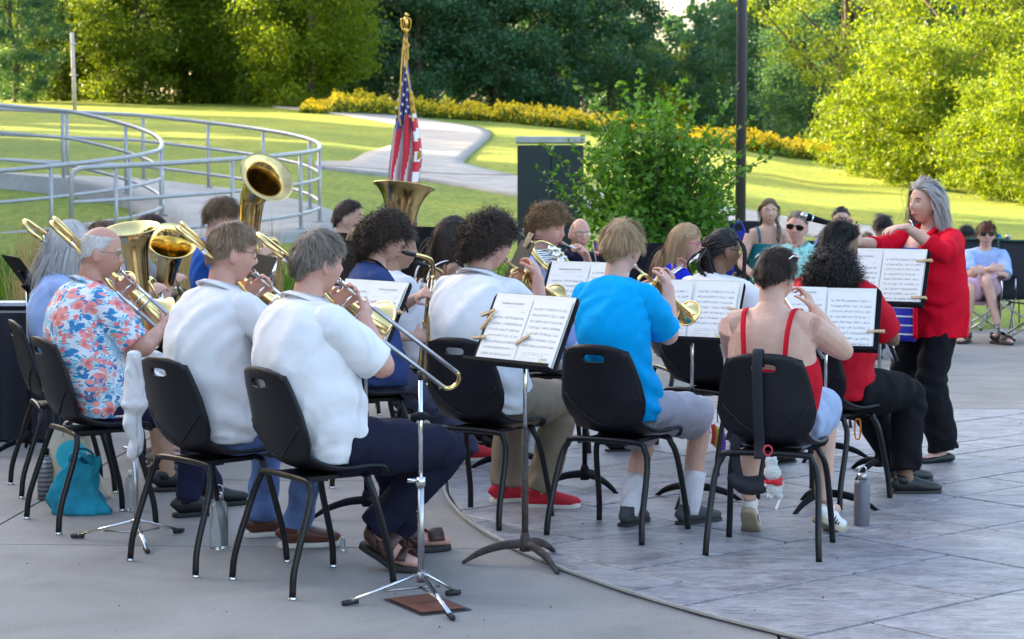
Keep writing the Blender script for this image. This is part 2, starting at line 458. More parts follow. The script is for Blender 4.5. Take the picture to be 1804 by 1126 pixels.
# ------------------------------------------------------------------ trees and shrubs
BARK = mat('bark', (.10, .075, .055), .9, var=.35, vs=9, bump=.6, bs=25, stretch=(1, 1, .2))
def leaf_mesh(name, centers, size, aspect=.55, flat=0., rng=None, normals=None):
    """one four-cornered, folded leaf at each centre"""
    n = len(centers); rng = rng or np.random
    a = rng.normal(size=(n, 3)); a[:, 2] *= (1 - flat); a /= np.linalg.norm(a, axis=1, keepdims=True)
    b = rng.normal(size=(n, 3)); b -= a * (a * b).sum(1, keepdims=True); b /= np.linalg.norm(b, axis=1, keepdims=True)
    c = np.cross(a, b); s = size * rng.uniform(.6, 1.35, (n, 1))
    p0 = centers - a * s * .5; p1 = centers + b * s * aspect * .5 + c * s * .10; p2 = centers + a * s * .5; p3 = centers - b * s * aspect * .5 + c * s * .10
    v = np.stack([p0, p1, p2, p3], 1).reshape(-1, 3)
    me = bpy.data.meshes.new(name)
    me.vertices.add(n * 4); me.vertices.foreach_set('co', v.ravel())
    me.loops.add(n * 4); me.loops.foreach_set('vertex_index', np.arange(n * 4, dtype=np.int32))
    me.polygons.add(n); me.polygons.foreach_set('loop_start', np.arange(0, n * 4, 4, dtype=np.int32)); me.polygons.foreach_set('loop_total', np.full(n, 4, np.int32))
    me.update(); me.validate(); return me
def crown_points(rng, n, R, zc, rz, clumps, clump_r, lo=None):
    """points in clumps spread near the surface of an uneven ellipsoid"""
    d = rng.normal(size=(clumps, 3)); d /= np.linalg.norm(d, axis=1, keepdims=True)
    rad = rng.uniform(.45, 1.0, (clumps, 1)) ** .55 * (1 + .22 * np.sin(d[:, :1] * 5 + d[:, 2:] * 4) + rng.normal(0, .08, (clumps, 1)))
    c = d * rad * np.array([R, R, rz]) + np.array([0, 0, zc])
    if lo is not None: c[:, 2] = np.maximum(c[:, 2], lo + rng.uniform(0, .6, clumps))
    k = rng.integers(0, clumps, n); off = rng.normal(size=(n, 3)) * clump_r * np.array([1, 1, .6])
    return c[k] + off * rng.uniform(.4, 1.2, (n, 1)), c
def make_tree(name, label, leafm, seed, R=3.2, H=10., base=.6, leaf=.22, n=14000, clumps=150, clump_r=.45, trunk_r=.2, limbs=9, group=None):
    rng = np.random.default_rng(seed)
    t = thing(name, label, 'tree' if 'shrub' not in name else 'shrub', group=group)
    zc = (H + base) / 2; rz = (H - base) / 2
    pts, c = crown_points(rng, n, R, zc, rz, clumps, clump_r, base)
    mb = MB()
    trunk = crv([(0, 0, -.3), (rng.normal() * .1, rng.normal() * .1, H * .3), (rng.normal() * .3, rng.normal() * .3, H * .6), (rng.normal() * .4, rng.normal() * .4, H * .92)], 14)
    mb.tube(trunk, [trunk_r * 1.25, trunk_r, trunk_r * .7, trunk_r * .2], 8)
    for k in range(limbs):
        i = int(3 + k * 9 / limbs); s = trunk[i]; e = c[rng.integers(0, len(c))]
        if e[2] < s[2] - .5: e = e * np.array([1, 1, 0]) + np.array([0, 0, s[2] + .8])
        mid = (s + e) / 2 + np.array([rng.normal() * .25, rng.normal() * .25, .35 + rng.normal() * .2])
        mb.tube(crv([s, mid, e], 8), [trunk_r * .45, trunk_r * .3, trunk_r * .1], 6)
    mb.build('trunk', BARK, t, world=False)
    link('crown', leaf_mesh('crown', pts, leaf, rng=rng), leafm, t, smooth=False)
    return t
L_YEL = leafmat('leaf_sunny', (.075, .155, .008), (.21, .265, .014), .45)  # yellow green with the sunlit look put into the leaf colour
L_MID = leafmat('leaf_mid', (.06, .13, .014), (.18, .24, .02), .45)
L_DRK = leafmat('leaf_shade_tint', (.042, .118, .08), (.09, .20, .10), .35)  # bluish dark green, shade and haze of the far trees put into the colour
def far_tree(proto, px, d, label, scale=1., rz=None, sz=None):
    X_ = (px - CX) / F_PX * d; z = tz(X_, d) - .15
    s = (scale, scale, scale if sz is None else sz)
    return dup(proto, (X_, d, z), random.uniform(0, 6.28) if rz is None else rz, label, s)
def place(o, px, d, rz=0., scale=1.):
    X_ = (px - CX) / F_PX * d; M = Matrix.Translation((X_, d, tz(X_, d) - .15)) @ Matrix.Rotation(rz, 4, 'Z') @ Matrix.Diagonal((scale, scale, scale, 1))
    o.matrix_basis = M; MW[o.name] = M; return o
G_L = 'trees along the left edge of the lawn'; G_C = 'trees behind the flower bank'; G_R = 'leafy growth on the right'
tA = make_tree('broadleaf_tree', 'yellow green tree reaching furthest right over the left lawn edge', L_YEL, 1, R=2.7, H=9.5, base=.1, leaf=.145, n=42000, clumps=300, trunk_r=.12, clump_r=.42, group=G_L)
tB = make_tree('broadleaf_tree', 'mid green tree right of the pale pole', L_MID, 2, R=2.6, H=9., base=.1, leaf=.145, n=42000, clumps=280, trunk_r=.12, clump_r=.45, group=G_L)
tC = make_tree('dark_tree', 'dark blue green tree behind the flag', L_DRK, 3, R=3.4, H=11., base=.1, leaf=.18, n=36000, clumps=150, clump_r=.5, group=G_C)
place(tA, 548, 84, .3); place(tB, 250, 88, 1.2); place(tC, 742, 100, .5)
for px, d, s, lab in ((395, 90, 1.05, 'yellow green tree third from the left edge of the lawn'), (20, 96, 1.2, 'sunlit tree in the upper left corner behind the dark bush'),
                      (470, 99, 1.1, 'sunlit crown behind the gap in the left tree row'), (165, 102, 1.15, 'sunlit tree top behind the pale pole')):
    far_tree(tA, px, d, lab, s)
for px, d, s, lab in ((330, 92, 1.0, 'mid green tree in the middle of the left tree row'), (478, 87, .85, 'mid green tree beside the tree that leans over the lawn'),
                      (118, 92, 1.05, 'mid green tree left behind the pale pole')):
    far_tree(tB, px, d, lab, s)['group'] = G_L
for px, d, s, lab in ((30, 86, .55, 'low dark round bush at the far left of the lawn'), (640, 104, 1.0, 'dark tree left of the flag'), (868, 102, 1.05, 'dark tree above the utility cabinet'),
                      (980, 104, 1.05, 'dark tree above the leafy shrub twigs'), (1078, 108, .95, 'dark tree left of the sky gap'), (1420, 84, .62, 'dark low tree right of the lamp post'),
                      (1345, 96, .75, 'dark tree just right of the lamp post'), (1290, 104, .7, 'dark tree behind the lamp post'), (920, 118, 1.15, 'tall dark tree in the back row above the cabinet'), (700, 116, 1.15, 'tall dark tree in the back row above the flag'),
                      (200, 108, 1.1, 'dark tree deep in the left wood'), (420, 110, 1.1, 'dark tree in the back row of the left wood'), (560, 108, 1.1, 'dark tree behind the sunlit leaning tree')):
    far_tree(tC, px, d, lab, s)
for px, d, s, sz, lab in ((1165, 140, .75, .62, 'pale sunlit tree far back below the sky gap'), (1235, 128, .7, .62, 'sunlit tree far back left of the lamp post')):
    far_tree(tA, px, d, lab, s, sz=sz)
# the big bright bushes and trees on the right, nearer
tD = make_tree('leafy_shrub', 'large bright yellow green bush behind the conductor', L_YEL, 5, R=2.5, H=4.4, base=.1, leaf=.105, n=42000, clumps=320, clump_r=.26, trunk_r=.07, limbs=14, group=G_R)
place(tD, 1640, 58, .4)
for px, d, s, sz, lab in ((1800, 53, .8, .75, 'bright bush at the right edge nearest the lawn'), (1545, 64, .7, .72, 'bright low bush at the left end of the right thicket'), (1740, 60, 1.0, 1.15, 'tall bright bush second from the right edge'), (1880, 50, .8, .9, 'bright bush cut by the right edge of the picture')):
    far_tree(tD, px, d, lab, s, sz=sz)
tE = make_tree('open_tree', 'open sunlit tree with bare grey limbs at the upper right', L_YEL, 8, R=3.6, H=10.5, base=3.0, leaf=.13, n=16000, clumps=150, clump_r=.4, trunk_r=.16, limbs=16, group=G_R)
place(tE, 1700, 68, 1.)
for px, d, s, lab in ((1480, 76, .95, 'open sunlit tree between the lamp post and the bright bush'), (1850, 66, 1., 'open sunlit tree in the upper right corner')):
    far_tree(tE, px, d, lab, s)
# distant wood as one mass, and an unseen wood added left of the frame to shade the plaza
def wood(name, label, spots, seed, leafm, n, leaf, H, R):
    rng = np.random.default_rng(seed); P = []
    for x, y, s in spots:
        p, c = crown_points(rng, n, R * s, H * s * .52, H * s * .5, 60, .75 * s); P.append(p + np.array([x, y, tz(x, y) if y > 13 else 0]))
    o = link(name, leaf_mesh(name, np.vstack(P), leaf, .8, rng=rng), leafm, None, smooth=False); return tag(o, label, 'woodland', kind='stuff')
rng = np.random.default_rng(4)
far = [((px - CX) / F_PX * d, d, s) for px, d, s in [(x, 135 + rng.uniform(-6, 14), rng.uniform(.9, 1.15)) for x in range(-950, 1080, 70)]] + \
      [((px - CX) / F_PX * d, d, s) for px, d, s in [(x, 190 + rng.uniform(-6, 14), .58 + .1 * rng.uniform(-1, 1)) for x in range(1080, 1330, 40)]] + \
      [((px - CX) / F_PX * d, d, s) for px, d, s in [(x, 125 + rng.uniform(-6, 10), rng.uniform(.75, 1.)) for x in range(1320, 2000, 70)]]
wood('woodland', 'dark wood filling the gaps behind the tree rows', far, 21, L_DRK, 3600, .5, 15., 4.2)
shade = [(-25 + rng.uniform(-2, 2) - (y > 34) * (y - 34) * .22, y + rng.uniform(-1, 1), rng.uniform(.95, 1.15)) for y in np.arange(-26, 65, 4.2)] + [(-33 + rng.uniform(-2, 2) - (y > 34) * (y - 34) * .22, y + rng.uniform(-1, 1), rng.uniform(1.05, 1.25)) for y in np.arange(-24, 64, 4.2)] + [(-38, 76, .8), (-41, 84, 1.), (-44, 88, .9)]  # unseen trees; the outlying last ones are added to throw shadow stripes on the lawn
wood('woodland', 'unseen wood added beyond the left frame edge to shade the plaza', shade, 22, L_DRK, 2600, .75, 15., 3.6)

# ------------------------------------------------------------------ bank of yellow flowers
def flower_bank():
    rng = np.random.default_rng(9); top = [(530, 199), (572, 201), (640, 203), (740, 208), (900, 217), (1060, 233), (1200, 251), (1330, 269), (1475, 290)]
    kx = np.arange(530, 1490, 5); HN = np.convolve(rng.uniform(.5, .95, len(kx) + 4), [.25, .5, .25], 'same')[2:-2] * np.interp(kx, [530, 600], [.35, 1])
    bx, by = zip(*[(v.x, v.y) for v in (hit(x, float(np.interp(x, [t[0] for t in top], [t[1] for t in top]))) for x in kx)])
    n = 60000; px = rng.uniform(532, 1475, n); d = np.interp(px, kx, by) + rng.uniform(0, 4.5, n); x = (px - CX) / F_PX * d; h = np.interp(px, kx, HN) * (.75 + .2 * np.sin(d * 2.1 + px * .02)) * rng.uniform(.75, 1.2, n); z0 = terrain(x, d); fl = rng.uniform(size=n) < .55
    f = np.stack([x, d, z0 + h * rng.uniform(0, 1, n) ** .4], 1)[fl]; g = np.stack([x, d, z0 + h * rng.uniform(0, .85, n)], 1)[~fl]
    leaves = link('flower_bank', leaf_mesh('flower_stems', g, .24, .3, rng=rng), leafmat('stem_green', (.08, .15, .03), (.20, .26, .05), .4), None, smooth=False)
    tag(leaves, 'bank of tall yellow flowers in front of the dark trees', 'flowers', kind='stuff')
    o = link('blossom', leaf_mesh('blossoms', f, .10, .95, .3, rng=rng), leafmat('petal_yellow', (.70, .50, .02), (.90, .74, .06), .35), leaves, smooth=False)
    o['kind'] = 'stuff'
flower_bank()
# tall dry grass and green blades beside the ramp
def blades(name, label, pts, h, w, m, seed, lean=.25):
    rng = np.random.default_rng(seed); n = len(pts)
    hh = h * rng.uniform(.5, 1.1, n); a = rng.uniform(0, 6.28, n); ln = rng.normal(0, lean, (n, 2)) * hh[:, None]
    wx, wy = np.cos(a) * w, np.sin(a) * w
    v = np.zeros((n, 5, 3)); b = np.asarray(pts)
    v[:, 0] = b + np.stack([-wx, -wy, 0 * wx], 1); v[:, 1] = b + np.stack([wx, wy, 0 * wx], 1)
    mid = b + np.stack([ln[:, 0] * .35, ln[:, 1] * .35, hh * .6], 1)
    v[:, 2] = mid + np.stack([wx, wy, 0 * wx], 1) * .8; v[:, 3] = mid - np.stack([wx, wy, 0 * wx], 1) * .8
    v[:, 4] = b + np.stack([ln[:, 0], ln[:, 1], hh], 1)
    f = []
    for i in range(n): o = i * 5; f += [(o, o + 1, o + 2, o + 3), (o + 3, o + 2, o + 4)]
    me = bpy.data.meshes.new(name); me.from_pydata(v.reshape(-1, 3).tolist(), [], f); me.update()
    return tag(link(name, me, m, None, smooth=False), label, 'grass', kind='stuff')
rng = np.random.default_rng(12)
DRY = leafmat('dry_grass', (.22, .15, .075), (.42, .31, .16), .2)
GRN = leafmat('green_blade', (.04, .11, .015), (.10, .21, .03), .4)
p = []
for k in range(9000):
    px = rng.uniform(-30, 600); d = rng.uniform(14.2, 22.5); x = (px - CX) / F_PX * d
    p.append((x, d, tz(x, d)))
blades('rough_grass', 'rough green grass on the slope below the ramp', p, .30, .008, GRN, 1)
p = []
for k in range(1900):
    cxp = rng.choice([40, 70, 150, 185, 215, 255, 300, 330, 345, 425, 455, 470]); px = cxp + rng.normal(0, 13); d = rng.uniform(15.5, 21); x = (px - CX) / F_PX * d
    p.append((x, d, tz(x, d)))
blades('dry_grass', 'tall tan dry grass in front of the ramp railing', p, .85, .0042, DRY, 2, .13)
p = []
for k in range(12000):
    px = rng.uniform(540, 1000); d = rng.uniform(15.5, 26) ; x = (px - CX) / F_PX * d
    if d < edge_y(x) + .1: continue
    p.append((x, d, tz(x, d)))
blades('lawn_grass', 'short lawn grass behind the band', p, .085, .006, GRN, 3)

# a few dry leaf bits and grit on the paving
rng = np.random.default_rng(77); p = []
for k in range(90):
    px, py = rng.uniform(-20, 1820), rng.uniform(720, 1126); g_ = gnd(px, py); p.append((g_.x, g_.y, .018 if math.hypot(g_.x - CC[0], g_.y - CC[1]) < RC else .004))
o = link('ground_litter', leaf_mesh('ground_litter', np.array(p), .0085, .7, .9, rng=rng), mat('litter_brown', (.11, .08, .06), .9), None, smooth=False)
tag(o, 'tiny brown leaf bits and grit scattered over the paving', 'litter', kind='stuff')
# ------------------------------------------------------------------ shared object materials
PLASTIC = mat('black_plastic', (.008, .008, .012), .46, var=.15, bump=.08, bs=220, spec=.32)
TUBEM = mat('black_tube', (.007, .007, .010), .32, var=.1, spec=.35)
CHROME = mat('chrome', (.72, .72, .74), .16, 1., var=.05)
STEEL = mat('brushed_steel', (.45, .45, .47), .32, 1., var=.12, vs=30)
BRASS = mat('brass', (.88, .66, .28), .14, 1., var=.12, vs=9)
BRASS2 = mat('worn_brass', (.66, .48, .20), .2, 1., var=.25, vs=14)
SILVER = mat('silver', (.82, .80, .76), .14, 1., var=.06)
RAIL = mat('grey_rail', (.40, .40, .43), .38, .3, var=.08, vs=14)
BLACKM = mat('black_metal', (.010, .010, .014), .55, var=.2, spec=.06)
WOOD = mat('pale_wood', (.55, .38, .22), .6, var=.2, vs=30, stretch=(1, 8, 8))
RUST = mat('rusty_iron', (.06, .045, .042), .7, .2, var=.5, vs=22, bump=.4, bs=90)
RUBBER = mat('black_rubber', (.012, .012, .014), .6)
def zrot(a): return Matrix.Rotation(a, 4, 'Z')
def frame(o, xa, za):
    """matrix at o with x axis xa and z axis near za"""
    x = Vector(xa).normalized(); z = Vector(za); y = z.cross(x).normalized(); z = x.cross(y)
    return Matrix(((x.x, y.x, z.x, o[0]), (x.y, y.y, z.y, o[1]), (x.z, y.z, z.z, o[2]), (0, 0, 0, 1)))

# ------------------------------------------------------------------ the band's chairs
def make_chair():
    t = thing('band_chair', '', 'chair', group='black plastic chairs of the band')
    prof = crv([(-.255, 0, .858), (-.222, 0, .70), (-.188, 0, .57), (-.125, 0, .485), (-.01, 0, .452), (.12, 0, .457), (.19, 0, .452), (.222, 0, .425)], 44)
    ww = np.interp(np.linspace(0, 7, 44), [0, .12, .45, 1.0, 1.6, 2.15, 2.8, 3.5, 4.5, 6.2, 6.8, 7], [.115, .152, .172, .192, .205, .19, .165, .185, .215, .205, .19, .165])
    bk = np.interp(np.linspace(0, 7, 44), [0, 1, 2, 3, 4, 7], [.03, .05, .055, .02, 0, 0])
    st = np.interp(np.linspace(0, 7, 44), [0, 2, 3, 4, 6, 7], [0, 0, .03, .022, .012, .0])
    P = np.zeros((44, 21, 3)); vv = np.linspace(-1, 1, 21)
    for i in range(44):
        P[i, :, 0] = prof[i, 0] + bk[i] * vv ** 2; P[i, :, 1] = ww[i] * vv; P[i, :, 2] = prof[i, 2] + st[i] * vv ** 2
    P[0, :, 2] -= .022 * np.abs(vv) ** 4
    mb = MB(); mb.grid(P); me = mb.mesh('shell')
    o = bpy.data.objects.new('shell_tmp', me); COL.objects.link(o)
    solidify(o, .014, 0)
    cut = MB(); a = np.linspace(0, 2 * math.pi, 28, endpoint=False)
    sl = [(math.copysign(abs(math.cos(q)) ** .55, math.cos(q)) * .052, .797 + math.copysign(abs(math.sin(q)) ** .8, math.sin(q)) * .0165) for q in a]
    n = len(sl); cut.add([(-.40, y, z) for y, z in sl] + [(-.1, y, z) for y, z in sl], [tuple(range(n)), tuple(reversed(range(n, 2 * n)))] + [(i, n + i, n + (i + 1) % n, (i + 1) % n) for i in range(n)])
    c = cut.build('cut_tmp', None)
    c.data.flip_normals()
    bo = o.modifiers.new('slot', 'BOOLEAN'); bo.object = c; bo.operation = 'DIFFERENCE'; bo.solver = 'EXACT'
    dg = bpy.context.evaluated_depsgraph_get(); sh = bpy.data.meshes.new_from_object(o.evaluated_get(dg))
    bpy.data.objects.remove(o); bpy.data.objects.remove(c)
    link('seat_shell', sh, PLASTIC, t)
    # raised line round the lower back
    mb = MB(); q = []
    for s in np.linspace(-1, 1, 31):
        z = .503 + .135 * abs(s) ** 1.7; i = int(np.argmin(np.abs(P[:26, 10, 2] - z))); y = s * .88 * ww[i]
        q.append((P[i, 10, 0] + bk[i] * (y / ww[i]) ** 2 - .009, y, z))
    mb.tube(q, .0055, 6); mb.build('back_ridge', PLASTIC, t, world=False)
    for nm, xf, xt, yf in (('rear_legs', -.24, -.135, .235), ('front_legs', .215, .135, .225)):
        mb = MB(); pts = []
        for s in (-1, 1):
            arc = [(xf, s * yf, .012), (xf * .86 + xt * .14, s * (yf - .006), .12), (xt * .8 + xf * .2, s * (yf - .02), .33), (xt, s * (yf - .045), .405), (xt, s * (yf - .09), .432)]
            pts += arc if s < 0 else arc[::-1]
        mb.tube(crv(pts, 46), .0135, 10); lo = mb.build(nm[:-1], TUBEM, t, world=False)
        for s in (-1, 1):
            mb = MB(); mb.lathe([(.0, 0), (.015, .0), (.017, .006), (.010, .012), (.007, .022), (0, .022)], (xf, s * yf, 0), seg=10)
            mb.build('foot_glide', CHROME, lo, world=False)
    mb = MB(); mb.box((0, 0, .428), (.26, .24, .016)); mb.box((-.03, .0, .415), (.10, .13, .02)); mb.build('seat_plate', PLASTIC, t, world=False, smooth=False)
    return t
CHAIR0 = make_chair(); chair_used = [False]
def chair(x, y, deg, label, z=0.):
    if not chair_used[0]:
        chair_used[0] = True; M = Matrix.Translation((x, y, z)) @ zrot(math.radians(deg)); CHAIR0.matrix_basis = M; MW[CHAIR0.name] = M; CHAIR0['label'] = label; return CHAIR0
    return dup(CHAIR0, (x, y, z), math.radians(deg), label)

# ------------------------------------------------------------------ music stands
def paper_material(seed, title=True, logo=False, blank=.0, dens=9):
    """printed sheet: staves with notes, a title line (object space: x across, y up, metres, origin at lower left)"""
    m, n, l, b = newmat('sheet_music')
    tc = n.new('ShaderNodeTexCoord'); sp = n.new('ShaderNodeSeparateXYZ'); l.new(tc.outputs['Object'], sp.inputs[0])
    def mth(op, a, b_=None, c=None):
        q = n.new('ShaderNodeMath'); q.operation = op
        for i, x in enumerate((a, b_, c)):
            if x is None: continue
            if isinstance(x, (int, float)): q.inputs[i].default_value = x
            else: l.new(x, q.inputs[i])
        return q.outputs[0]
    x, y = sp.outputs['X'], sp.outputs['Y']
    W, H = .222, .285; sy = .0265
    top = .205 if title else .252
    yy = mth('DIVIDE', mth('SUBTRACT', top, y), sy); fr = mth('FRACT', yy); row = mth('FLOOR', yy)
    inx = mth('MULTIPLY', mth('GREATER_THAN', x, .016), mth('LESS_THAN', x, W - .018))
    iny = mth('MULTIPLY', mth('GREATER_THAN', yy, 0.), mth('LESS_THAN', yy, float(dens)))
    # five staff lines in the band .15...55 of each row
    st = mth('DIVIDE', mth('SUBTRACT', fr, .2), .09); ln = mth('FRACT', st)
    lines = mth('MULTIPLY', mth('LESS_THAN', ln, .22), mth('MULTIPLY', mth('GREATER_THAN', st, 0.), mth('LESS_THAN', st, 4.3)))
    # note heads and stems: cells along x with a random pitch
    cx_ = mth('DIVIDE', x, .0062); ci = mth('FLOOR', cx_); cf = mth('SUBTRACT', mth('FRACT', cx_), .5)
    wn_ = n.new('ShaderNodeTexWhiteNoise'); wn_.noise_dimensions = '2D'; cm = n.new('ShaderNodeCombineXYZ')
    l.new(ci, cm.inputs[0]); l.new(mth('ADD', row, float(seed)), cm.inputs[1]); l.new(cm.outputs[0], wn_.inputs['Vector'])
    wv = wn_.outputs['Value']; wc = n.new('ShaderNodeSeparateColor'); l.new(wn_.outputs['Color'], wc.inputs[0])
    py = mth('MULTIPLY_ADD', wc.outputs[0], .34, .2); dy = mth('ABSOLUTE', mth('SUBTRACT', fr, py))
    head = mth('MULTIPLY', mth('LESS_THAN', dy, .055), mth('LESS_THAN', mth('ABSOLUTE', cf), .33))
    up = mth('SUBTRACT', py, fr)
    stem = mth('MULTIPLY', mth('MULTIPLY', mth('GREATER_THAN', up, 0.), mth('LESS_THAN', up, .27)), mth('LESS_THAN', mth('ABSOLUTE', mth('SUBTRACT', cf, .25)), .1))
    note = mth('MULTIPLY', mth('MAXIMUM', head, stem), mth('GREATER_THAN', wv, .38))
    ink = mth('MULTIPLY', mth('MULTIPLY', inx, iny), mth('MAXIMUM', mth('MULTIPLY', lines, .55), mth('MULTIPLY', note, .9)))
    if title:
        nz = n.new('ShaderNodeTexNoise'); nz.inputs['Scale'].default_value = 420; l.new(tc.outputs['Object'], nz.inputs['Vector'])
        def bar(y0, y1, x0, x1, k):
            q = mth('MULTIPLY', mth('MULTIPLY', mth('GREATER_THAN', y, y0), mth('LESS_THAN', y, y1)), mth('MULTIPLY', mth('GREATER_THAN', x, x0), mth('LESS_THAN', x, x1)))
            return mth('MULTIPLY', q, mth('MULTIPLY', mth('GREATER_THAN', nz.outputs['Fac'], .49), k))
        for bb in ((.2415, .2435, .085, .14, .6), (.221, .223, .018, .065, .6), (.221, .223, .17, .2, .6)): ink = mth('MAXIMUM', ink, bar(*bb))
    if logo:
        nz2 = n.new('ShaderNodeTexNoise'); nz2.inputs['Scale'].default_value = 420; l.new(tc.outputs['Object'], nz2.inputs['Vector'])
        for k, (x0, x1) in enumerate(((.03, .19), (.03, .16), (.02, .07), (.02, .12), (.02, .10), (.02, .11))):
            y0 = .052 - k * .008
            q = mth('MULTIPLY', mth('MULTIPLY', mth('GREATER_THAN', y, y0), mth('LESS_THAN', y, y0 + .003)), mth('MULTIPLY', mth('GREATER_THAN', x, x0), mth('LESS_THAN', x, x1)))
            ink = mth('MAXIMUM', ink, mth('MULTIPLY', q, mth('MULTIPLY', mth('GREATER_THAN', nz2.outputs['Fac'], .49), .5)))
    r = n.new('ShaderNodeMix'); r.data_type = 'RGBA'; r.inputs['A'].default_value = (.80, .79, .78, 1); r.inputs['B'].default_value = (.05, .05, .06, 1)
    l.new(ink, r.inputs['Factor']); l.new(r.outputs['Result'], b.inputs['Base Color']); b.inputs['Roughness'].default_value = .7
    b.inputs['Specular IOR Level'].default_value = .2
    return m
PAPERS = [paper_material(3, True), paper_material(17, False), paper_material(41, False, True, dens=7), paper_material(77, True, dens=7)]
PLAINP = mat('folder_cream', (.76, .75, .70), .75, var=.03)
INK = mat('print_ink', (.06, .06, .07), .8)
YELP = mat('print_yellow', (.75, .68, .08), .7)
_fonts = {}
def lettering(text, size, m, parent, M, name='lettering'):
    cu = bpy.data.curves.new('t', 'FONT'); cu.body = text; cu.size = size; cu.align_x = 'CENTER'; cu.resolution_u = 2
    o = bpy.data.objects.new('t', cu); COL.objects.link(o)
    dg = bpy.context.evaluated_depsgraph_get(); me = bpy.data.meshes.new_from_object(o.evaluated_get(dg))
    bpy.data.objects.remove(o); bpy.data.curves.remove(cu)
    me.materials.clear()
    return link(name, me, m, parent, False, M)
TITLE_ME = {}
def title_mesh(text, size):
    if (text, size) not in TITLE_ME:
        o = lettering(text, size, None, None, Matrix.Identity(4)); TITLE_ME[(text, size)] = o.data; o.data.materials.append(INK); bpy.data.objects.remove(o)
    return TITLE_ME[(text, size)]
def clothespin(parent_m, lx, ly, ang, label):
    """two wooden legs and a spring, clipped on a desk"""
    M = parent_m @ Matrix.Translation((lx, ly, .012)) @ Matrix.Rotation(ang, 4, 'Z')
    t = bpy.data.objects.new('clothespin', None); COL.objects.link(t); t.matrix_basis = M; MW[t.name] = M; t.empty_display_size = .02
    tag(t, label, 'clothespin', 'wooden clothespins on the stands')
    for s in (-1, 1):
        mb = MB(); mb.box((0, 0, s * .0055), (.082, .011, .006), Matrix.Rotation(-s * .07, 4, 'Y')); mb.build('prong', WOOD, t, world=False, smooth=False)
    mb = MB(); mb.tube(crv([(.008, -.007, -.008), (.012, -.007, 0), (.008, -.007, .01), (.008, .007, .01), (.012, .007, 0), (.008, .007, -.008)], 14), .0012, 5); mb.build('spring', STEEL, t, world=False)
    return t
def music_stand(base, deg, h, tilt, label, sheets=None, rusty=False, pins=(), bw=.50, bh=.315, chrome_top=True, leg_rot=0.):
    """deg: the way its player faces; desk centre at height h, leaning away from the player"""
    leg_m = RUST if rusty else BLACKM
    t = thing('music_stand', label, 'music stand', (base[0], base[1], 0), math.radians(deg), 'black music stands')
    mb = MB(); mb.cyl((0, 0, .07), (0, 0, .55), .0125 if not rusty else .014, 12); mb.build('lower_tube', leg_m, t, world=False)
    mb = MB(); mb.cyl((0, 0, .54), (0, 0, h - .05), .0085, 10); mb.build('upper_tube', CHROME, t, world=False)
    mb = MB(); mb.lathe([(0, .055), (.022, .055), (.024, .075), (.02, .115), (.015, .13), (0, .13)], seg=14); mb.build('hub', leg_m, t, world=False)
    for k in range(3):
        a = leg_rot + k * 2.0944; c, s = math.cos(a), math.sin(a); mb = MB()
        mb.tube(crv([(c * .01, s * .01, .085), (c * .09, s * .09, .078), (c * .18, s * .18, .05), (c * .255, s * .255, .006)], 12), [.018, .015, .013, .010], 8, rb=[.02, .018, .015, .007])
        mb.build('leg', leg_m, t, world=False)
    # desk frame: local x to player's right, y up along the desk, z toward the player
    tl = math.radians(tilt); right = Vector((0, -1, 0)); up = Vector((math.sin(tl), 0, math.cos(tl))); nrm = right.cross(up)
    D = Matrix(((right.x, up.x, nrm.x, 0), (right.y, up.y, nrm.y, 0), (right.z, up.z, nrm.z, h), (0, 0, 0, 1)))
    mb = MB(); r = .03; cor = []
    for cx_, cy_, a0 in ((bw / 2 - r, bh / 2 - r, 0), (-bw / 2 + r, bh / 2 - r, 90)):
        cor += [(cx_ + r * math.cos(math.radians(a0 + q)), cy_ + r * math.sin(math.radians(a0 + q))) for q in (0, 22, 45, 68, 90)]
    cor += [(-bw / 2, -bh / 2), (bw / 2, -bh / 2)]
    mb.prism(cor, -.004, 0.)
    desk = mb.build('desk', BLACKM, t, smooth=False, M=D)
    mb = MB(); mb.box((0, -bh / 2 - .002, .024), (bw, .004, .052)); mb.box((0, -bh / 2 + .004, .05), (bw, .014, .003)); mb.build('lip', BLACKM, desk, world=False, smooth=False)
    mb = MB(); mb.box((0, 0, -.012), (.10, .12, .016)); mb.cyl((0, -.03, -.012), (0, -.03, -.05), .016, 10); mb.build('bracket', BLACKM, t, smooth=False, M=D)
    WD = MW[t.name] @ D
    if sheets:
        f = MB(); f.box((sheets[0], .0, .004), (sheets[1], bh * .98, .003)); fo = f.build('music_folder', PLAINP, None, smooth=False, M=WD)
        tag(fo, 'open folder on the ' + label, 'folder', 'open music folders')
        for k, (px_, py_, rz, mi) in enumerate(sheets[2]):
            mb = MB(); mb.add([(0, 0, 0), (.222, 0, .002), (.222, .285, .003), (.111, .285, .006), (0, .285, .002), (.111, 0, .004)], [(0, 5, 3, 4), (5, 1, 2, 3)])
            so = mb.build('music_sheet', PAPERS[mi], fo, smooth=True, M=Matrix.Translation((px_, py_ - bh / 2 + .008, .0065 + k * .003)) @ Matrix.Rotation(rz, 4, 'Z'))
            if mi in (0, 3): link('printed_title', title_mesh('FANFARE AND FLOURISHES', .0105), None, so, False, Matrix.Translation((.111, .254, .0068)))
            if mi == 2:
                a = np.linspace(2.3, 5.1, 14); L = MB()
                L.add([(.165 + .022 * math.cos(q), .032 + .017 * math.sin(q), .0055) for q in a] + [(.168 + .022 * math.cos(q), .034 + .014 * math.sin(q), .0055) for q in a], [(i, i + 1, 15 + i, 14 + i) for i in range(13)])
                L.build('emblem', YELP, so, world=False, smooth=False)
                link('emblem_text', title_mesh('MUSIC', .012), None, so, False, Matrix.Translation((.172, .026, .0055)))
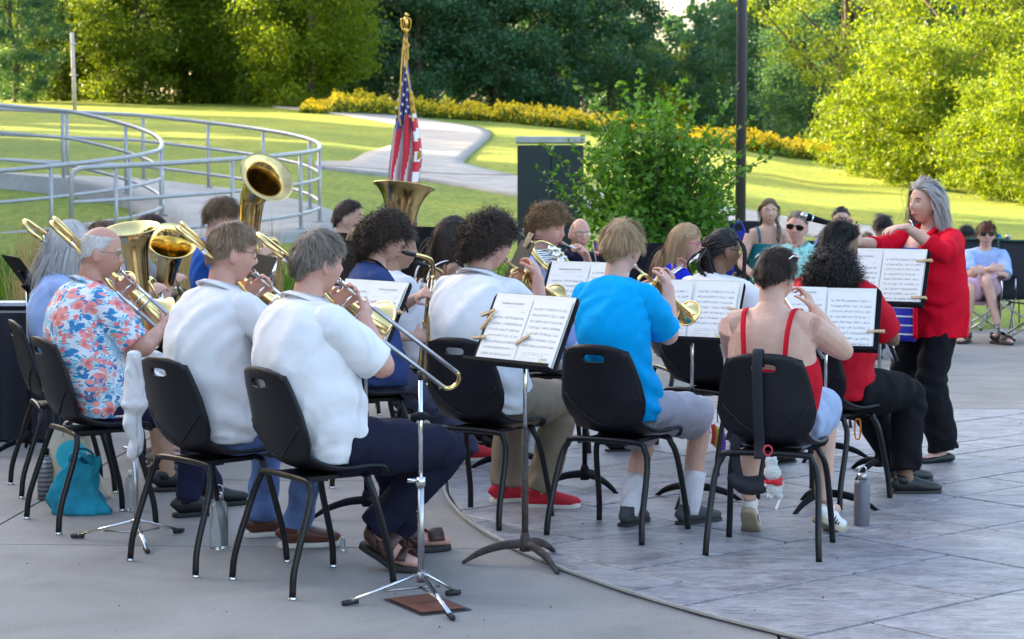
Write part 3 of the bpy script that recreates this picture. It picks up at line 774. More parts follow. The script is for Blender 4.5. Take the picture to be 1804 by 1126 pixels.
    for i, (lx, ly, an) in enumerate(pins):
        where = ('upper' if ly > .05 else 'lower' if ly < -.05 else 'middle') + (' left' if lx < 0 else ' right')
        clothespin(WD, lx, ly, an, f'{where} clothespin on the ' + label + ('' if i == 0 or all((p[0] < 0) != (lx < 0) or (p[1] > .05) != (ly > .05) or (p[1] < -.05) != (ly < -.05) for p in pins[:i]) else ', the crossing one'))
    return t

# ------------------------------------------------------------------ wind instruments
def bell_profile(r0, R, L, n=16, k=.22, lin=.28):
    """flare: (radius, height) from the tube end to the rim, with a rolled rim"""
    h = np.linspace(0, 1, n); r = r0 + (R - r0) * (h ** 1.3 * lin + (1 - lin) * (np.exp((h - 1) / k) - math.exp(-1 / k)) / (1 - math.exp(-1 / k)))
    p = [(a, b * L) for a, b in zip(r, h)]
    p += [(R + .002, L + .001), (R + .002, L - .003), (R - .002, L - .004)]
    return p
def trombone(M_, axis, side, down, label, length=.78, ext=.1, valve=False):
    """M_: mouthpiece; axis: slide direction; side: toward the bell; down: towards the lower slide tube"""
    a = unit(axis); b = unit(np.asarray(side) - a * np.dot(side, a)); c = unit(np.asarray(down) - a * np.dot(down, a) - b * np.dot(down, b))
    M_ = np.array(list(M_), float)
    t = thing('trombone', label, 'trombone', tuple(M_), group='trombones')
    P = lambda x, y, z: M_ + a * x + b * y + c * z
    L = length + ext
    mb = MB(); mb.lathe([(.0, .012), (.008, .010), (.0125, .0), (.013, -.002), (.0115, -.004), (.012, .012), (.007, .035), (.0065, .075)], M_, a, 14); mb.build('mouthpiece', SILVER, t)
    mb = MB(); mb.cyl(P(.05, 0, 0), P(L * .62, 0, 0), .0072); mb.cyl(P(.06, 0, .082), P(L * .62, 0, .082), .0072)
    for x in (.09, .17): mb.cyl(P(x, 0, 0), P(x, 0, .082), .0055)
    mb.build('inner_slide', SILVER, t)
    mb = MB(); s0 = .20 + ext
    arc = [P(L - .04 + .041 * math.sin(q), 0, .041 - .041 * math.cos(q)) for q in np.linspace(0, math.pi, 12)]
    mb.tube(np.vstack([[P(s0, 0, 0)], arc, [P(s0, 0, .082)]]), .0088, 10); mb.cyl(P(s0 + .01, 0, 0), P(s0 + .01, 0, .082), .006); sl = mb.build('outer_slide', STEEL, t)
    mb = MB(); mb.tube(arc, .0095, 10); mb.cyl(P(L - .05, 0, .082), P(L - .05, 0, .10), .004); mb.build('slide_bow', BRASS, sl)
    # bell section: gooseneck back over the shoulder, tuning bow, bell forward
    mb = MB(); R = .056
    pts = [P(.06, 0, .082), P(.02, 0, .080), P(-.03, .012, .07), P(-.08, .018, .06), P(-.27, .018, .06)]
    bow = [P(-.30 - R * math.sin(q), .018 + R - R * math.cos(q), .06) for q in np.linspace(0, math.pi, 14)]
    rest = [P(-.25, .018 + 2 * R, .06), P(-.10, .018 + 2 * R, .06)]
    path = np.vstack([crv(pts, 22), bow, rest])
    mb.tube(path, lerp_r([.0085, .0085, .009, .0105, .012], len(path)), 10); mb.build('tuning_slide', BRASS, t)
    mb = MB(); bp = [(r, h) for r, h in bell_profile(.012, .106, .46, 22, .13, .16)]
    mb.lathe(bp, P(-.11, .018 + 2 * R, .06), a, 36); be = mb.build('bell', BRASS, t); solidify(be, .0015, -1)
    mb = MB()
    for x in (-.22, -.10): mb.cyl(P(x, .018, .06), P(x, .018 + 2 * R, .06), .005, 8)
    for x in (-.24, -.12): mb.lathe([(.0125, -.012), (.0125, .012)], P(x, .018, .06), a, 12)
    mb.build('brace', SILVER, t)
    if valve:
        mb = MB(); r2 = .036
        loop = [P(-.12, .03, .05)] + [P(-.33 - r2 * math.sin(q), .036 + r2 - r2 * math.cos(q), .035) for q in np.linspace(0, math.pi, 12)] + [P(-.12, .036 + 2 * r2, .05)]
        mb.tube(loop, .0078, 10); mb.lathe([(0, -.02), (.026, -.02), (.026, .02), (0, .02)], P(-.12, .04, .045), c, 16); mb.build('valve_loop', BRASS, t)
    return t
def trumpet(M_, axis, up, label, worn=False):
    a = unit(axis); u = unit(np.asarray(up) - a * np.dot(up, a)); s = np.cross(a, u); M_ = np.array(list(M_), float); B = BRASS2 if worn else BRASS
    t = thing('trumpet', label, 'trumpet', tuple(M_), group='trumpets')
    P = lambda x, y, z: M_ + a * x + s * y + u * z
    mb = MB(); mb.lathe([(0, .01), (.006, .008), (.0105, 0), (.0125, -.001), (.0125, .004), (.010, .016), (.005, .035), (.0045, .09)], M_, a, 12); mb.build('mouthpiece', SILVER, t)
    mb = MB(); r = .033
    lead = np.vstack([[P(.06, 0, 0)], [P(.40 + r * math.sin(q), 0, -r + r * math.cos(q)) for q in np.linspace(0, math.pi, 10)], [P(.24, 0, -2 * r)]])
    mb.tube(lead, .0062, 8)
    bow = np.vstack([[P(.22, .012, -2 * r)], [P(.10 - r * math.sin(q), .012, -r - r * math.cos(q)) for q in np.linspace(0, math.pi, 10)], [P(.25, .012, 0)]])
    mb.tube(bow, .0065, 8)
    for x, l in ((.165, .05), (.25, .06)): mb.tube([P(x, .03, -.02), P(x - l, .05, -.02), P(x - l, .05, -.045), P(x, .03, -.045)], .006, 8)
    mb.build('tubing', B, t)
    mb = MB(); mb.lathe(bell_profile(.0065, .061, .25, 20, .13, .12), P(.245, .012, 0), a, 32); solidify(mb.build('bell', B, t), .001, -1)
    for k in range(3):
        mb = MB(); x = .18 + k * .026
        mb.cyl(P(x, .014, -.085), P(x, .014, .03), .0115, 12); vb = mb.build('valve', B, t)
        mb = MB(); mb.cyl(P(x, .014, .03), P(x, .014, .055), .003, 6); mb.cyl(P(x, .014, .055), P(x, .014, .06), .0085, 10); mb.cyl(P(x, .014, -.095), P(x, .014, -.085), .009, 10); mb.build('valve_cap', SILVER, vb)
    return t
def low_brass(base, up, fwd, label, name, H, R, body, bu=None, n_loop=3, worn=False):
    """upright valved brass; base: lowest point, up: bell axis, fwd: away from the player; H: height to rim, R: rim radius, body: half width"""
    u = unit(up); f = unit(np.asarray(fwd) - u * np.dot(fwd, u)); s = np.cross(f, u); base = np.array(list(base), float); B = BRASS2 if worn else BRASS
    t = thing(name, label, name.replace('_', ' '), tuple(base), group=name + 's')
    P = lambda x, y, z: base + s * x + f * y + u * z
    w = body
    # main branch: down from the bell, bottom bow, up the other side, top bow
    rb = R * .36
    bow = [P(w * math.cos(q), 0, w + w * .95 * -math.sin(q)) for q in np.linspace(0, math.pi, 14)]
    mb = MB(); path = np.vstack([[P(w, 0, H * .42)], bow, [P(-w, 0, H * .40)], [P(-w * .55 - w * .45 * math.cos(q), .0, H * .46 + w * .45 * math.sin(q)) for q in np.linspace(0, math.pi, 9)], [P(-w * .1, .0, H * .24)]])
    mb.tube(crv(path, 60), lerp_r([rb * .95, rb * .8, rb * .62, rb * .5, rb * .36, rb * .28, rb * .24], 60), 14); mb.build('branch', B, t)
    mb = MB(); prof = bell_profile(rb * .95, R, H * .60, 24, .13, .34); 
    if bu is None: mb.lathe(prof, P(w, 0, H * .40), u, 40)
    else:
        e_ = P(w, 0, H * .80) + unit(bu) * H * .22; pa = crv([P(w, 0, H * .40), P(w, 0, H * .58), P(w, 0, H * .74), P(w, 0, H * .80) + unit(bu) * H * .04, e_ - unit(bu) * H * .05, e_], 40); ra = np.interp(np.linspace(0, 1, 40), np.linspace(0, 1, 24), [q[0] for q in prof[:24]]); mb.tube(pa, ra, 40, caps=False)
    be = mb.build('bell', B, t); solidify(be, .002, -1)
    mb = MB()
    for k in range(n_loop):
        x0 = -w * .55 + k * w * .32; z0 = H * (.14 + .03 * k); z1 = H * (.44 - .03 * k); y = .035 + .014 * k
        mb.tube(crv([P(x0, y, z0 + .05), P(x0 + .02, y, z0), P(x0 + w * .3, y, z0), P(x0 + w * .34, y, z0 + .06), P(x0 + w * .34, y, z1), P(x0 + w * .16, y, z1 + .03), P(x0, y, z1), P(x0, y, z0 + .05)], 40), R * .055, 8)
    # lead pipe to the mouth
    mb.tube(crv([P(w * .2, -.05, H * .64), P(w * .55, -.03, H * .62), P(w * 1.0, .06, H * .55), P(w * .9, .09, H * .38), P(w * .3, .07, H * .34)], 26), lerp_r([.006, .007, .009], 26), 8)
    mb.build('tubing', B, t)
    for k in range(3):
        x = -w * .42 + k * .040; mb = MB(); mb.cyl(P(x, .055, H * .20), P(x, .055, H * .42), .017, 14); vb = mb.build('valve', SILVER, t)
        mb = MB(); mb.cyl(P(x, .055, H * .42), P(x, .055, H * .455), .004, 6); mb.cyl(P(x, .055, H * .455), P(x, .055, H * .463), .012, 10); mb.build('valve_cap', SILVER, vb)
    mb = MB(); mb.lathe([(0, .018), (.010, .015), (.016, 0), (.017, -.002), (.014, .016), (.008, .05)], P(w * .2, -.075, H * .645), unit(P(w * .5, -.03, H * .62) - P(w * .2, -.06, H * .64)), 12); mb.build('mouthpiece', SILVER, t)
    return t
def saxophone(M_, down, fwd, label, L=.62, worn=False):
    """M_: mouthpiece tip; down: body direction; fwd: away from the player"""
    d = unit(down); f = unit(np.asarray(fwd) - d * np.dot(fwd, d)); s = np.cross(d, f); M_ = np.array(list(M_), float); B = BRASS2 if worn else BRASS
    t = thing('saxophone', label, 'saxophone', tuple(M_), group='saxophones')
    P = lambda x, y, z: M_ + f * x + s * y + d * z
    mb = MB(); mb.tube([P(0, 0, 0), P(.03, 0, .008), P(.085, 0, .02)], [.006, .012, .013], 10); mb.build('mouthpiece', RUBBER, t)
    nk = crv([P(.07, 0, .016), P(.13, 0, .028), P(.185, 0, .05), P(.205, 0, .09), P(.205, 0, .12)], 20)
    mb = MB(); mb.tube(nk, lerp_r([.0085, .013], 20), 12); mb.lathe([(.016, -.01), (.016, .012)], P(.205, 0, .12), d, 12); mb.build('neck', B, t)
    b0 = .205
    pts = np.vstack([crv([P(b0, 0, .12), P(b0 + .005, 0, .12 + L * .5), P(b0 + .01, 0, .12 + L)], 18),
                     [P(b0 + .01 + .062 - .062 * math.cos(q), 0, .12 + L + .062 * math.sin(q)) for q in np.linspace(.2, math.pi, 12)]])
    mb = MB(); mb.tube(pts, lerp_r([.014, .024, .034, .040, .044], len(pts)), 16); mb.build('body', B, t)
    e = pts[-1]; mb = MB(); ax = unit(-d + f * .28); mb.lathe(bell_profile(.044, .082, .27, 14, .25), e, ax, 28); solidify(mb.build('bell', B, t), .0015, -1)
    for k in range(15):
        z = .16 + k * L / 15.2; y = (.030 + .014 * k / 15) ; mb = MB(); r = .008 + .009 * k / 15; sd = 1 if k % 3 else -1
        mb.lathe([(0, .004), (r, .004), (r, -.004), (0, -.004)], P(b0 + (.018 if k % 2 else .005), sd * y, z), s * sd, 12); mb.build('key', SILVER if k % 2 else B, t)
    mb = MB()
    for y, x in ((.03, .012), (.036, -.002), (-.034, .004), (.03, -.018)): mb.cyl(P(b0 + x, y, .15), P(b0 + x, y * 1.25, .12 + L * .95), .003, 6)
    for k in range(9): mb.box(P(b0 + .02, 0, .18 + k * L / 9.5), (.012, .075, .005), np.stack([f, s, d], 1))
    mb.build('key_rods', SILVER, t)
    return t
def french_horn(c, axis, up, label):
    """c: centre of the coil; axis: bell direction; up"""
    a = unit(axis); u = unit(np.asarray(up) - a * np.dot(up, a)); s = np.cross(a, u); c = np.array(list(c), float)
    t = thing('french_horn', label, 'french horn', tuple(c)); P = lambda x, y, z: c + s * x + u * y + a * z
    mb = MB(); n = 64
    coil = [P((.135 - .012 * q / 6.28) * math.cos(q), (.135 - .012 * q / 6.28) * math.sin(q), .02 - .012 * q / 6.28) for q in np.linspace(-.6, 11.6, n)]
    mb.tube(coil, lerp_r([.014, .010, .008, .007], n), 10); mb.build('coil', BRASS, t)
    mb = MB()
    for k in range(4):
        y = .055 - k * .032; mb.tube(crv([P(-.10, y, .012), P(.06, y + .01, .015), P(.085, y + .005, .015), P(.06, y - .012, .015), P(-.10, y - .012, .012)], 24), .006, 8)
    mb.build('valve_slides', SILVER, t)
    for k in range(3):
        mb = MB(); mb.lathe([(0, -.02), (.021, -.02), (.021, .02), (0, .02)], P(.035 + .0 * k, .05 - k * .046, .0), a, 14); vv = mb.build('rotor_valve', SILVER, t)
        mb = MB(); mb.box(P(.10, .05 - k * .03, .0), (.06, .012, .004), np.stack([s, u, a], 1)); mb.build('valve_lever', SILVER, vv, smooth=False)
    mb = MB(); q = coil[0]; mb.tube(crv([q, P(.10, -.13, .03), P(.02, -.16, .06), P(-.05, -.16, .10)], 14), lerp_r([.014, .03], 14), 14); mb.lathe(bell_profile(.03, .15, .22, 16, .25), P(-.05, -.16, .10), unit(P(-.4, -.2, .8) - c), 32); solidify(mb.build('bell', BRASS, t), .0015, -1)
    return t, P
def flute(A, B, label):
    t = thing('flute', label, 'flute', tuple(A), group='silver flutes'); A = np.array(list(A)); B = np.array(list(B)); a = unit(B - A); u = unit(np.cross(a, np.cross(V3(0, 0, 1), a)))
    L = np.linalg.norm(B - A)
    mb = MB(); mb.cyl(A, B, .0095, 12); mb.build('tube', SILVER, t)
    mb = MB(); mb.tube([A + a * .13, A + a * .155, A + a * .18], [.010, .014, .010], 12); mb.build('lip_plate', SILVER, t)
    for k in range(12):
        p = A + a * (.25 + k * (L - .3) / 12) + u * .011; mb = MB(); mb.lathe([(0, .004), (.0085, .004), (.0085, -.003), (0, -.003)], p, u, 12); mb.build('key', SILVER, t)
    mb = MB(); mb.cyl(A + a * .23 + u * .014, B - a * .03 + u * .014, .0025, 6); mb.build('key_rod', SILVER, t)
    return t
def trombone_stand(base, h, label, legs, sock=False):
    t = thing('instrument_stand', label, 'instrument stand', (base[0], base[1], 0), group='chrome trombone stands')
    mb = MB(); mb.cyl((0, 0, .09), (0, 0, h * .52), .0125, 12); mb.build('lower_tube', STEEL, t, world=False)
    mb = MB(); mb.cyl((0, 0, h * .5), (0, 0, h - .02), .0085, 10); mb.build('upper_tube', CHROME, t, world=False)
    mb = MB(); mb.lathe([(0, h * .5), (.018, h * .5), (.018, h * .54), (0, h * .54)], seg=12); mb.box((-.03, 0, h * .525), (.04, .01, .014)); mb.build('clamp', CHROME, t, world=False)
    mb = MB(); mb.lathe([(0, .07), (.018, .07), (.02, .10), (.013, .11), (0, .11)], seg=12); mb.build('hub', STEEL, t, world=False)
    for lx, ly in legs:
        d = unit(V3(lx - base[0], ly - base[1], 0)); e = V3(lx - base[0], ly - base[1], .012); mb = MB(); mb.tube([d * .015 + V3(0, 0, .10), e], .009, 8, rb=.006); lo = mb.build('leg', CHROME, t, world=False)
        mb = MB(); mb.tube([e - unit(e) * .05 + V3(0, 0, .006), e, e + d * .012], [.011, .011, .009], 8); mb.build('rubber_foot', RUBBER, lo, world=False)
        mb = MB(); mb.tube([V3(0, 0, .05), e * .5 + V3(0, 0, .04)], .005, 6); mb.build('strut', STEEL, lo, world=False)
    if not sock:
        mb = MB(); mb.lathe([(.0, h * .79), (.012, h * .79), (.042, h * .795), (.034, h * .815), (.012, h * .825), (0, h * .825)], seg=20); mb.build('rest_cup', BLACKM, t, world=False)
        mb = MB(); mb.lathe([(0, h - .03), (.010, h - .03), (.012, h), (0, h)], seg=10); mb.build('tip', RUBBER, t, world=False)
    return t
# ------------------------------------------------------------------ ramp and curved railings on the left
RX, RY = -7.15, 28.5
def ramp_z(a):                       # a: angle from +X, negative towards the camera
    return np.interp(a, [-1.75, -1.1, 0, 1.3, 1.9], [.42, .55, .80, 1.38, 1.5])
mb = MB(); aa = np.linspace(-.98, 2.3, 70); rr = np.linspace(2.05, 4.78, 5)
P = np.stack([np.stack([RX + r * np.cos(aa), RY + r * np.sin(aa), ramp_z(aa) + .04], -1) for r in rr], 1)
lo = P[:, :1].copy(); lo[..., 2] -= .7; hi = P[:, -1:].copy(); hi[..., 2] -= .4
mb.grid(np.concatenate([lo, P, hi], 1)); tag(mb.build('ramp', CONC2), kind='structure')
def railing(label, R, a0, a1, posts, end_down=True, straight=0.):
    t = thing('railing', label, 'railing', (RX, RY, 0), group='grey tube railings')
    aa = np.linspace(a0, a1, 80); z = ramp_z(aa) + .04
    def pth(h, extra=0.):
        p = np.stack([R * np.cos(aa), R * np.sin(aa), z + h], 1)
        if straight:
            tn = unit(p[0] - p[1]); p = np.vstack([p[0] + tn * straight, p[0] + tn * straight * .5, p])
        return p
    for k, h in enumerate((1.0, .60, .20)):
        mb = MB(); p = pth(h)
        if k == 0 and end_down:
            tn = unit(p[0] - p[1]); p = np.vstack([p[0] + tn * .14 - V3(0, 0, .95), p[0] + tn * .14 - V3(0, 0, .12), p[0] + tn * .10 - V3(0, 0, .03), p])
        if k and end_down: p = np.vstack([p[0] + unit(p[0] - p[1]) * .14, p])
        mb.tube(p, .030 if k == 0 else .024, 10); mb.build('rail', RAIL, t, world=False)
    for a in posts:
        zz = float(ramp_z(a)) + .04; mb = MB(); x, y = R * math.cos(a), R * math.sin(a)
        mb.cyl((x, y, zz - .15), (x, y, zz + 1.0), .026, 10); po = mb.build('post', RAIL, t, world=False)
        mb = MB(); mb.box((x, y, zz + .006), (.12, .12, .016)); mb.build('base_plate', RAIL, po, world=False, smooth=False)
    return t
railing('long outer grey tube railing curving round the ramp end', 4.5, -1.09, 2.3, [-1.0, -.62, -.25, .02, .35, .72, 1.0, 1.27, 1.55, 1.85, 2.2])
railing('inner grey tube railing with the tighter curve further left', 2.32, -1.95, 2.2, [-1.6, -1.0, -.45, 0.03, .22, .85, 1.35, 1.8], end_down=False, straight=3.)

# ------------------------------------------------------------------ pale pole, lamp post, utility cabinet, flood lamp
b = hit(132, 199); t = thing('marker_pole', 'pale wooden pole standing alone on the left lawn', 'pole', tuple(b))
PALE = mat('pale_paint', (.62, .53, .46), .6, var=.2, vs=4)
h_ = 140 * b.y / F_PX; mb = MB(); mb.tube([(0, 0, -.2), (-.03, 0, h_ * .5), (-.06, 0, h_)], [.075, .072, .068], 10); mb.build('shaft', PALE, t, world=False)
for z in (h_ * .47, h_ * .86):
    mb = MB(); mb.lathe([(.075, -.03), (.09, -.02), (.09, .02), (.075, .03)], (-.04, 0, z), seg=12); mb.cyl((-.04, 0, z), (.13, 0, z), .02); mb.build('bracket', PALE, t, world=False)
LX, LD = (1304 - CX) / F_PX * 24, 24.; t = thing('lamp_post', 'dark round lamp post rising out of the picture behind the shrub', 'lamp post', (LX, LD, tz(LX, LD)))
POSTM = mat('post_paint', (.055, .05, .075), .42, var=.1, spec=.5)
mb = MB(); mb.cyl((0, 0, .1), (0, 0, 7.2), .062, 16, .055); mb.build('shaft', POSTM, t, world=False)
mb = MB(); mb.lathe([(0, 0), (.16, 0), (.16, .06), (.09, .12), (.075, .35), (.062, .4)], seg=16); mb.build('base', POSTM, t, world=False)
mb = MB(); mb.cyl((0, 0, 7.1), (0, -.5, 7.25), .03); mb.box((0, -.75, 7.25), (.3, .6, .1)); mb.build('lamp_head', POSTM, t, world=False, smooth=False)
CD = 22.5; c0 = at(910, 243, CD); c1 = at(1030, 243, CD); cz = tz((c0.x + c1.x) / 2, CD)
t = thing('utility_cabinet', 'tall dark green utility cabinet with pale top behind the horn player', 'cabinet', ((c0.x + c1.x) / 2, CD + .3, cz))
CAB = mat('cabinet_green', (.010, .026, .028), .45, var=.15, vs=3); CABT = mat('cabinet_top', (.42, .43, .42), .6)
w_ = c1.x - c0.x; h_ = c0.z - cz
mb = MB(); mb.box((0, 0, h_ / 2 - .04), (w_ - .02, .6, h_ - .08)); bevel(mb.build('body', CAB, t, world=False, smooth=False), .012)
mb = MB(); mb.box((0, 0, h_ - .02), (w_ + .02, .64, .07)); bevel(mb.build('top', CABT, t, world=False, smooth=False), .01)
for s in (-1, 1):
    mb = MB(); mb.box((s * w_ * .243, -.31, h_ * .5), (w_ * .46, .02, h_ * .84)); d_ = mb.build('door', CAB, t, world=False, smooth=False); bevel(d_, .006)
mb = MB(); mb.box((-.04, -.335, h_ * .5), (.02, .03, .14)); mb.build('handle', STEEL, d_, world=False, smooth=False)
q = at(932, 410, 16.5); t = thing('flood_lamp', 'small grey green flood lamp in front of the cabinet', 'lamp', (q.x, q.y, 0))
FLM = mat('lamp_grey', (.16, .18, .17), .5)
mb = MB(); mb.cyl((-.02, 0, 0), (-.02, 0, q.z - .03), .014); mb.cyl((-.02, 0, q.z - .03), (-.09, 0, q.z), .012); mb.build('stem', FLM, t, world=False)
mb = MB(); mb.box((0, 0, q.z), (.105, .09, .075)); bevel(mb.build('housing', FLM, t, world=False, smooth=False), .012)
mb = MB(); mb.box((0, -.049, q.z), (.08, .008, .05)); mb.build('lens', mat('lamp_lens', (.32, .35, .30), .2), t, world=False, smooth=False)

# ------------------------------------------------------------------ leafy shrub behind the band
def band_shrub():
    rng = np.random.default_rng(31); D = 19.6; bx = (1150 - CX) / F_PX * D; bz = tz(bx, D)
    t = thing('leafy_shrub', 'leafy green shrub with long arching shoots beside the cabinet', 'shrub', (bx, D, bz))
    mb = MB(); cen, dirs = [], []
    sx = D / F_PX
    tips = [(1012, 140), (1092, 150), (1128, 128), (1160, 160), (1208, 140), (1302, 152), (1342, 190), (1378, 262), (1325, 250), (1255, 205), (1040, 215), (952, 250), (948, 300), (965, 330), (935, 365), (1000, 250), (1065, 190), (1230, 170), (1290, 215), (1305, 300), (1285, 350), (1180, 180), (1110, 200), (1150, 220)]
    for k in range(120):
        if k < len(tips): tx, ty = tips[k]; dd = rng.uniform(-.4, .4)
        else:
            a = rng.uniform(0, 6.28); r = math.sqrt(rng.uniform(0, 1)); tx = 1155 + 140 * r * math.cos(a); ty = 335 + 140 * r * math.sin(a); dd = rng.uniform(-.9, .9)
        e = V3((tx - CX) * sx - bx, dd, HC + (292 - ty) * sx - bz); s = V3(rng.normal(0, .12), rng.normal(0, .12), 0)
        e[2] = max(e[2], .1)
        mid = s * .5 + e * .45 + V3(0, 0, .22 * np.linalg.norm(e)); p = crv([s, mid, e], 22)
        mb.tube(p[:: 3] if len(p[::3]) > 2 else p, [.014, .008, .0025], 5)
        long = k < len(tips)
        for i in range(6 if long else 9, 22):
            for q in range(5 if not long else 3):
                cen.append(p[i] + rng.normal(0, .045 if not long or i < 15 else .016, 3)); 
            if i > 11 and rng.uniform() < (.65 if not long else .45) and not (long and i > 17):
                dvec = unit(rng.normal(size=3) + V3(0, 0, .5)); 
                for q in range(9): cen.append(p[i] + dvec * .035 * q + rng.normal(0, .013, 3))
    cen = np.array(cen)
    core = rng.normal(size=(3600, 3)); core /= np.linalg.norm(core, axis=1, keepdims=True); core *= rng.uniform(.15, 1, (3600, 1)) ** .5
    k_ = core * np.array([.66, .55, .75]) + np.array([.06, 0, .98]); wv = np.sin(k_[:, 0] * 9 + 1) * np.sin(k_[:, 2] * 8) * np.sin(k_[:, 1] * 9 + k_[:, 0] * 4)
    cen = np.vstack([cen, k_[wv > -.28]])
    mb.build('stems', BARK, t, world=False)
    link('foliage', leaf_mesh('foliage', cen, .066, .6, .2, rng=rng), leafmat('shrub_leaf', (.05, .15, .018), (.15, .32, .045), .4, .4), t, smooth=False)
    mb = MB(); 
    for k in range(5): mb.ball(V3(.42, -.5, .62) + rng.normal(0, .035, 3) * V3(.5, .5, 1.6), .022, 6, 5)
    mb.build('dead_leaves', mat('dead_leaf', (.30, .08, .03), .8), t, world=False)
band_shrub()

# ------------------------------------------------------------------ flag on its pole
def flag():
    D = 15.2; px = lambda x, y, dd=0.: np.array(at(x, y, D + dd)); b = px(716, 300)
    GOLD = mat('gold', (.72, .45, .10), .3, 1., var=.15); GOLDC = mat('gold_cord', (.62, .36, .05), .7, var=.25, vs=60)
    t = thing('flag', 'american flag hanging in folds from a gold topped staff behind the tuba', 'flag', (b[0], D, 0))
    top = px(715, 62); mb = MB(); mb.cyl((b[0], D, .05), top, .014, 12); mb.build('staff', mat('staff_wood', (.30, .16, .07), .4), t)
    mb = MB(); mb.lathe([(0, 0), (.16, 0), (.16, .02), (.10, .05), (.03, .07), (.025, .14), (0, .14)], (b[0], D, 0), seg=24); mb.build('base', GOLD, t)
    e = top; mb = MB(); mb.lathe([(0, -.01), (.02, 0), (.012, .02), (.024, .035), (.012, .05), (0, .05)], e, seg=14)
    mb.ball(e + V3(0, 0, .09), (.022, .02, .045), 12, 8); mb.ball(e + V3(.006, -.006, .145), (.014, .014, .018), 10, 7); mb.tube([e + V3(.014, -.008, .147), e + V3(.03, -.012, .138)], [.006, .001], 6)
    for s in (-1, 1): mb.tube(crv([e + V3(s * .015, 0, .12), e + V3(s * .034, .004, .11), e + V3(s * .03, .006, .05), e + V3(s * .018, .004, .03)], 10), [.012, .014, .012, .003], 8, rb=.006)
    mb.build('eagle_finial', GOLD, t)
    # cloth: pleated sheet
    rows = 60; cols = 90; hz = np.linspace(0, 1, rows)
    yl = [118, 200, 290, 390, 470]; xl = np.interp(np.linspace(118, 470, rows), [118, 180, 240, 300, 380, 470], [711, 702, 690, 682, 684, 687]); xr = np.interp(np.linspace(118, 470, rows), [118, 160, 200, 240, 272, 330, 470], [720, 726, 734, 742, 746, 739, 732])
    P = np.zeros((rows, cols, 3)); yy = np.linspace(118, 470, rows); s = np.linspace(0, 1, cols)
    for i in range(rows):
        wob = .5 + .5 * np.clip(hz[i] * 1.6, 0, 1)
        xx = xl[i] + (xr[i] - xl[i]) * (s + .055 * np.sin(s * 2 * math.pi * 3.5 + .6))
        dep = (.032 * np.sin(s * 2 * math.pi * 3.5) + .02 * np.sin(s * 19 + hz[i] * 3)) * wob - .06
        for j in range(cols): P[i, j] = px(xx[j], yy[i], dep[j])
    m, n, l, bs = newmat('flag_cloth'); at_ = n.new('ShaderNodeVertexColor'); at_.layer_name = 'cloth'; l.new(at_.outputs[0], bs.inputs['Base Color']); bs.inputs['Roughness'].default_value = .65; bs.inputs['Sheen Weight'].default_value = .3
    tr = n.new('ShaderNodeTexNoise'); tr.inputs['Scale'].default_value = 300; bp = n.new('ShaderNodeBump'); bp.inputs['Strength'].default_value = .1; l.new(tr.outputs['Fac'], bp.inputs['Height']); l.new(bp.outputs[0], bs.inputs['Normal'])
    mb = MB(); mb.grid(P); cl = mb.build('cloth', m, t)
    ca_ = cl.data.color_attributes.new('cloth', 'FLOAT_COLOR', 'CORNER'); BL, RD, WH = (.03, .035, .26, 1), (.62, .01, .03, 1), (.86, .83, .83, 1)
    for f in cl.data.polygons:
        i, j = divmod(f.vertices[0], cols); y = yy[i]; q = s[j]
        if q > .78 and y > 155: c_ = RD if int((y - 155 + (q - .78) * 60) / 18.5) % 2 else WH
        elif y < 205 + 18 * math.sin(q * 9) + 20 * q: c_ = BL
        else: c_ = RD if int((q * 6.4 + (y - 205) * .006 + 20)) % 2 else WH
        for li in f.loop_indices: ca_.data[li].color = c_
    star = [(math.sin(k * math.pi / 5) * (1 if k % 2 == 0 else .42), math.cos(k * math.pi / 5) * (1 if k % 2 == 0 else .42)) for k in range(10)]
    rng = np.random.default_rng(5)
    for sx, sy in ((708, 148), (714, 140), (716, 128), (704, 160), (711, 167), (718, 158), (701, 176), (709, 184), (717, 176), (699, 190), (706, 200), (715, 196), (719, 188), (698, 205), (722, 205)):
        c = px(sx, sy, -.13); mb = MB(); a = rng.uniform(-.3, .3); mb.add([c + V3((x * math.cos(a) - y * math.sin(a)) * .016 * .8, 0, (x * math.sin(a) + y * math.cos(a)) * .016) for x, y in star], [tuple(range(10))]); mb.build('star', mat('star_white', (.8, .78, .78), .7), cl, smooth=False)
    mb = MB(); mb.tube(crv([px(712, 68, -.06), px(709, 95, -.09), px(706, 140, -.16), px(703, 200, -.16), px(706, 222, -.16)], 20), .007, 6); mb.tube(crv([px(716, 68, -.06), px(719, 100, -.09), px(715, 112, -.1), px(721, 150, -.15), px(725, 200, -.15), px(727, 214, -.15)], 24), .007, 6); mb.tube(crv([px(710, 70, -.06), px(720, 80, -.08), px(711, 92, -.08), px(720, 104, -.08)], 18), .009, 6); co = mb.build('cord', GOLDC, t)
    for x, y in ((726, 205), (729, 222)):
        mb = MB(); a_ = px(x - 1, y - 22, -.16); mb.lathe([(0, .09), (.010, .085), (.013, .07), (.008, .06), (.016, .04), (.019, 0), (0, 0)], a_ - V3(0, 0, .0), seg=10); mb.build('tassel', GOLDC, co)
    k0 = [int(np.argmin(abs(yy - v))) for v in (250, 275)]
    mb = MB()
    for k in range(16):
        a_ = px(727 + k * .95, 276 - k * .75, -.09); mb.tube([a_, a_ - V3(0, 0, .05)], .005, 4)
    mb.build('fringe', GOLDC, cl)
flag()

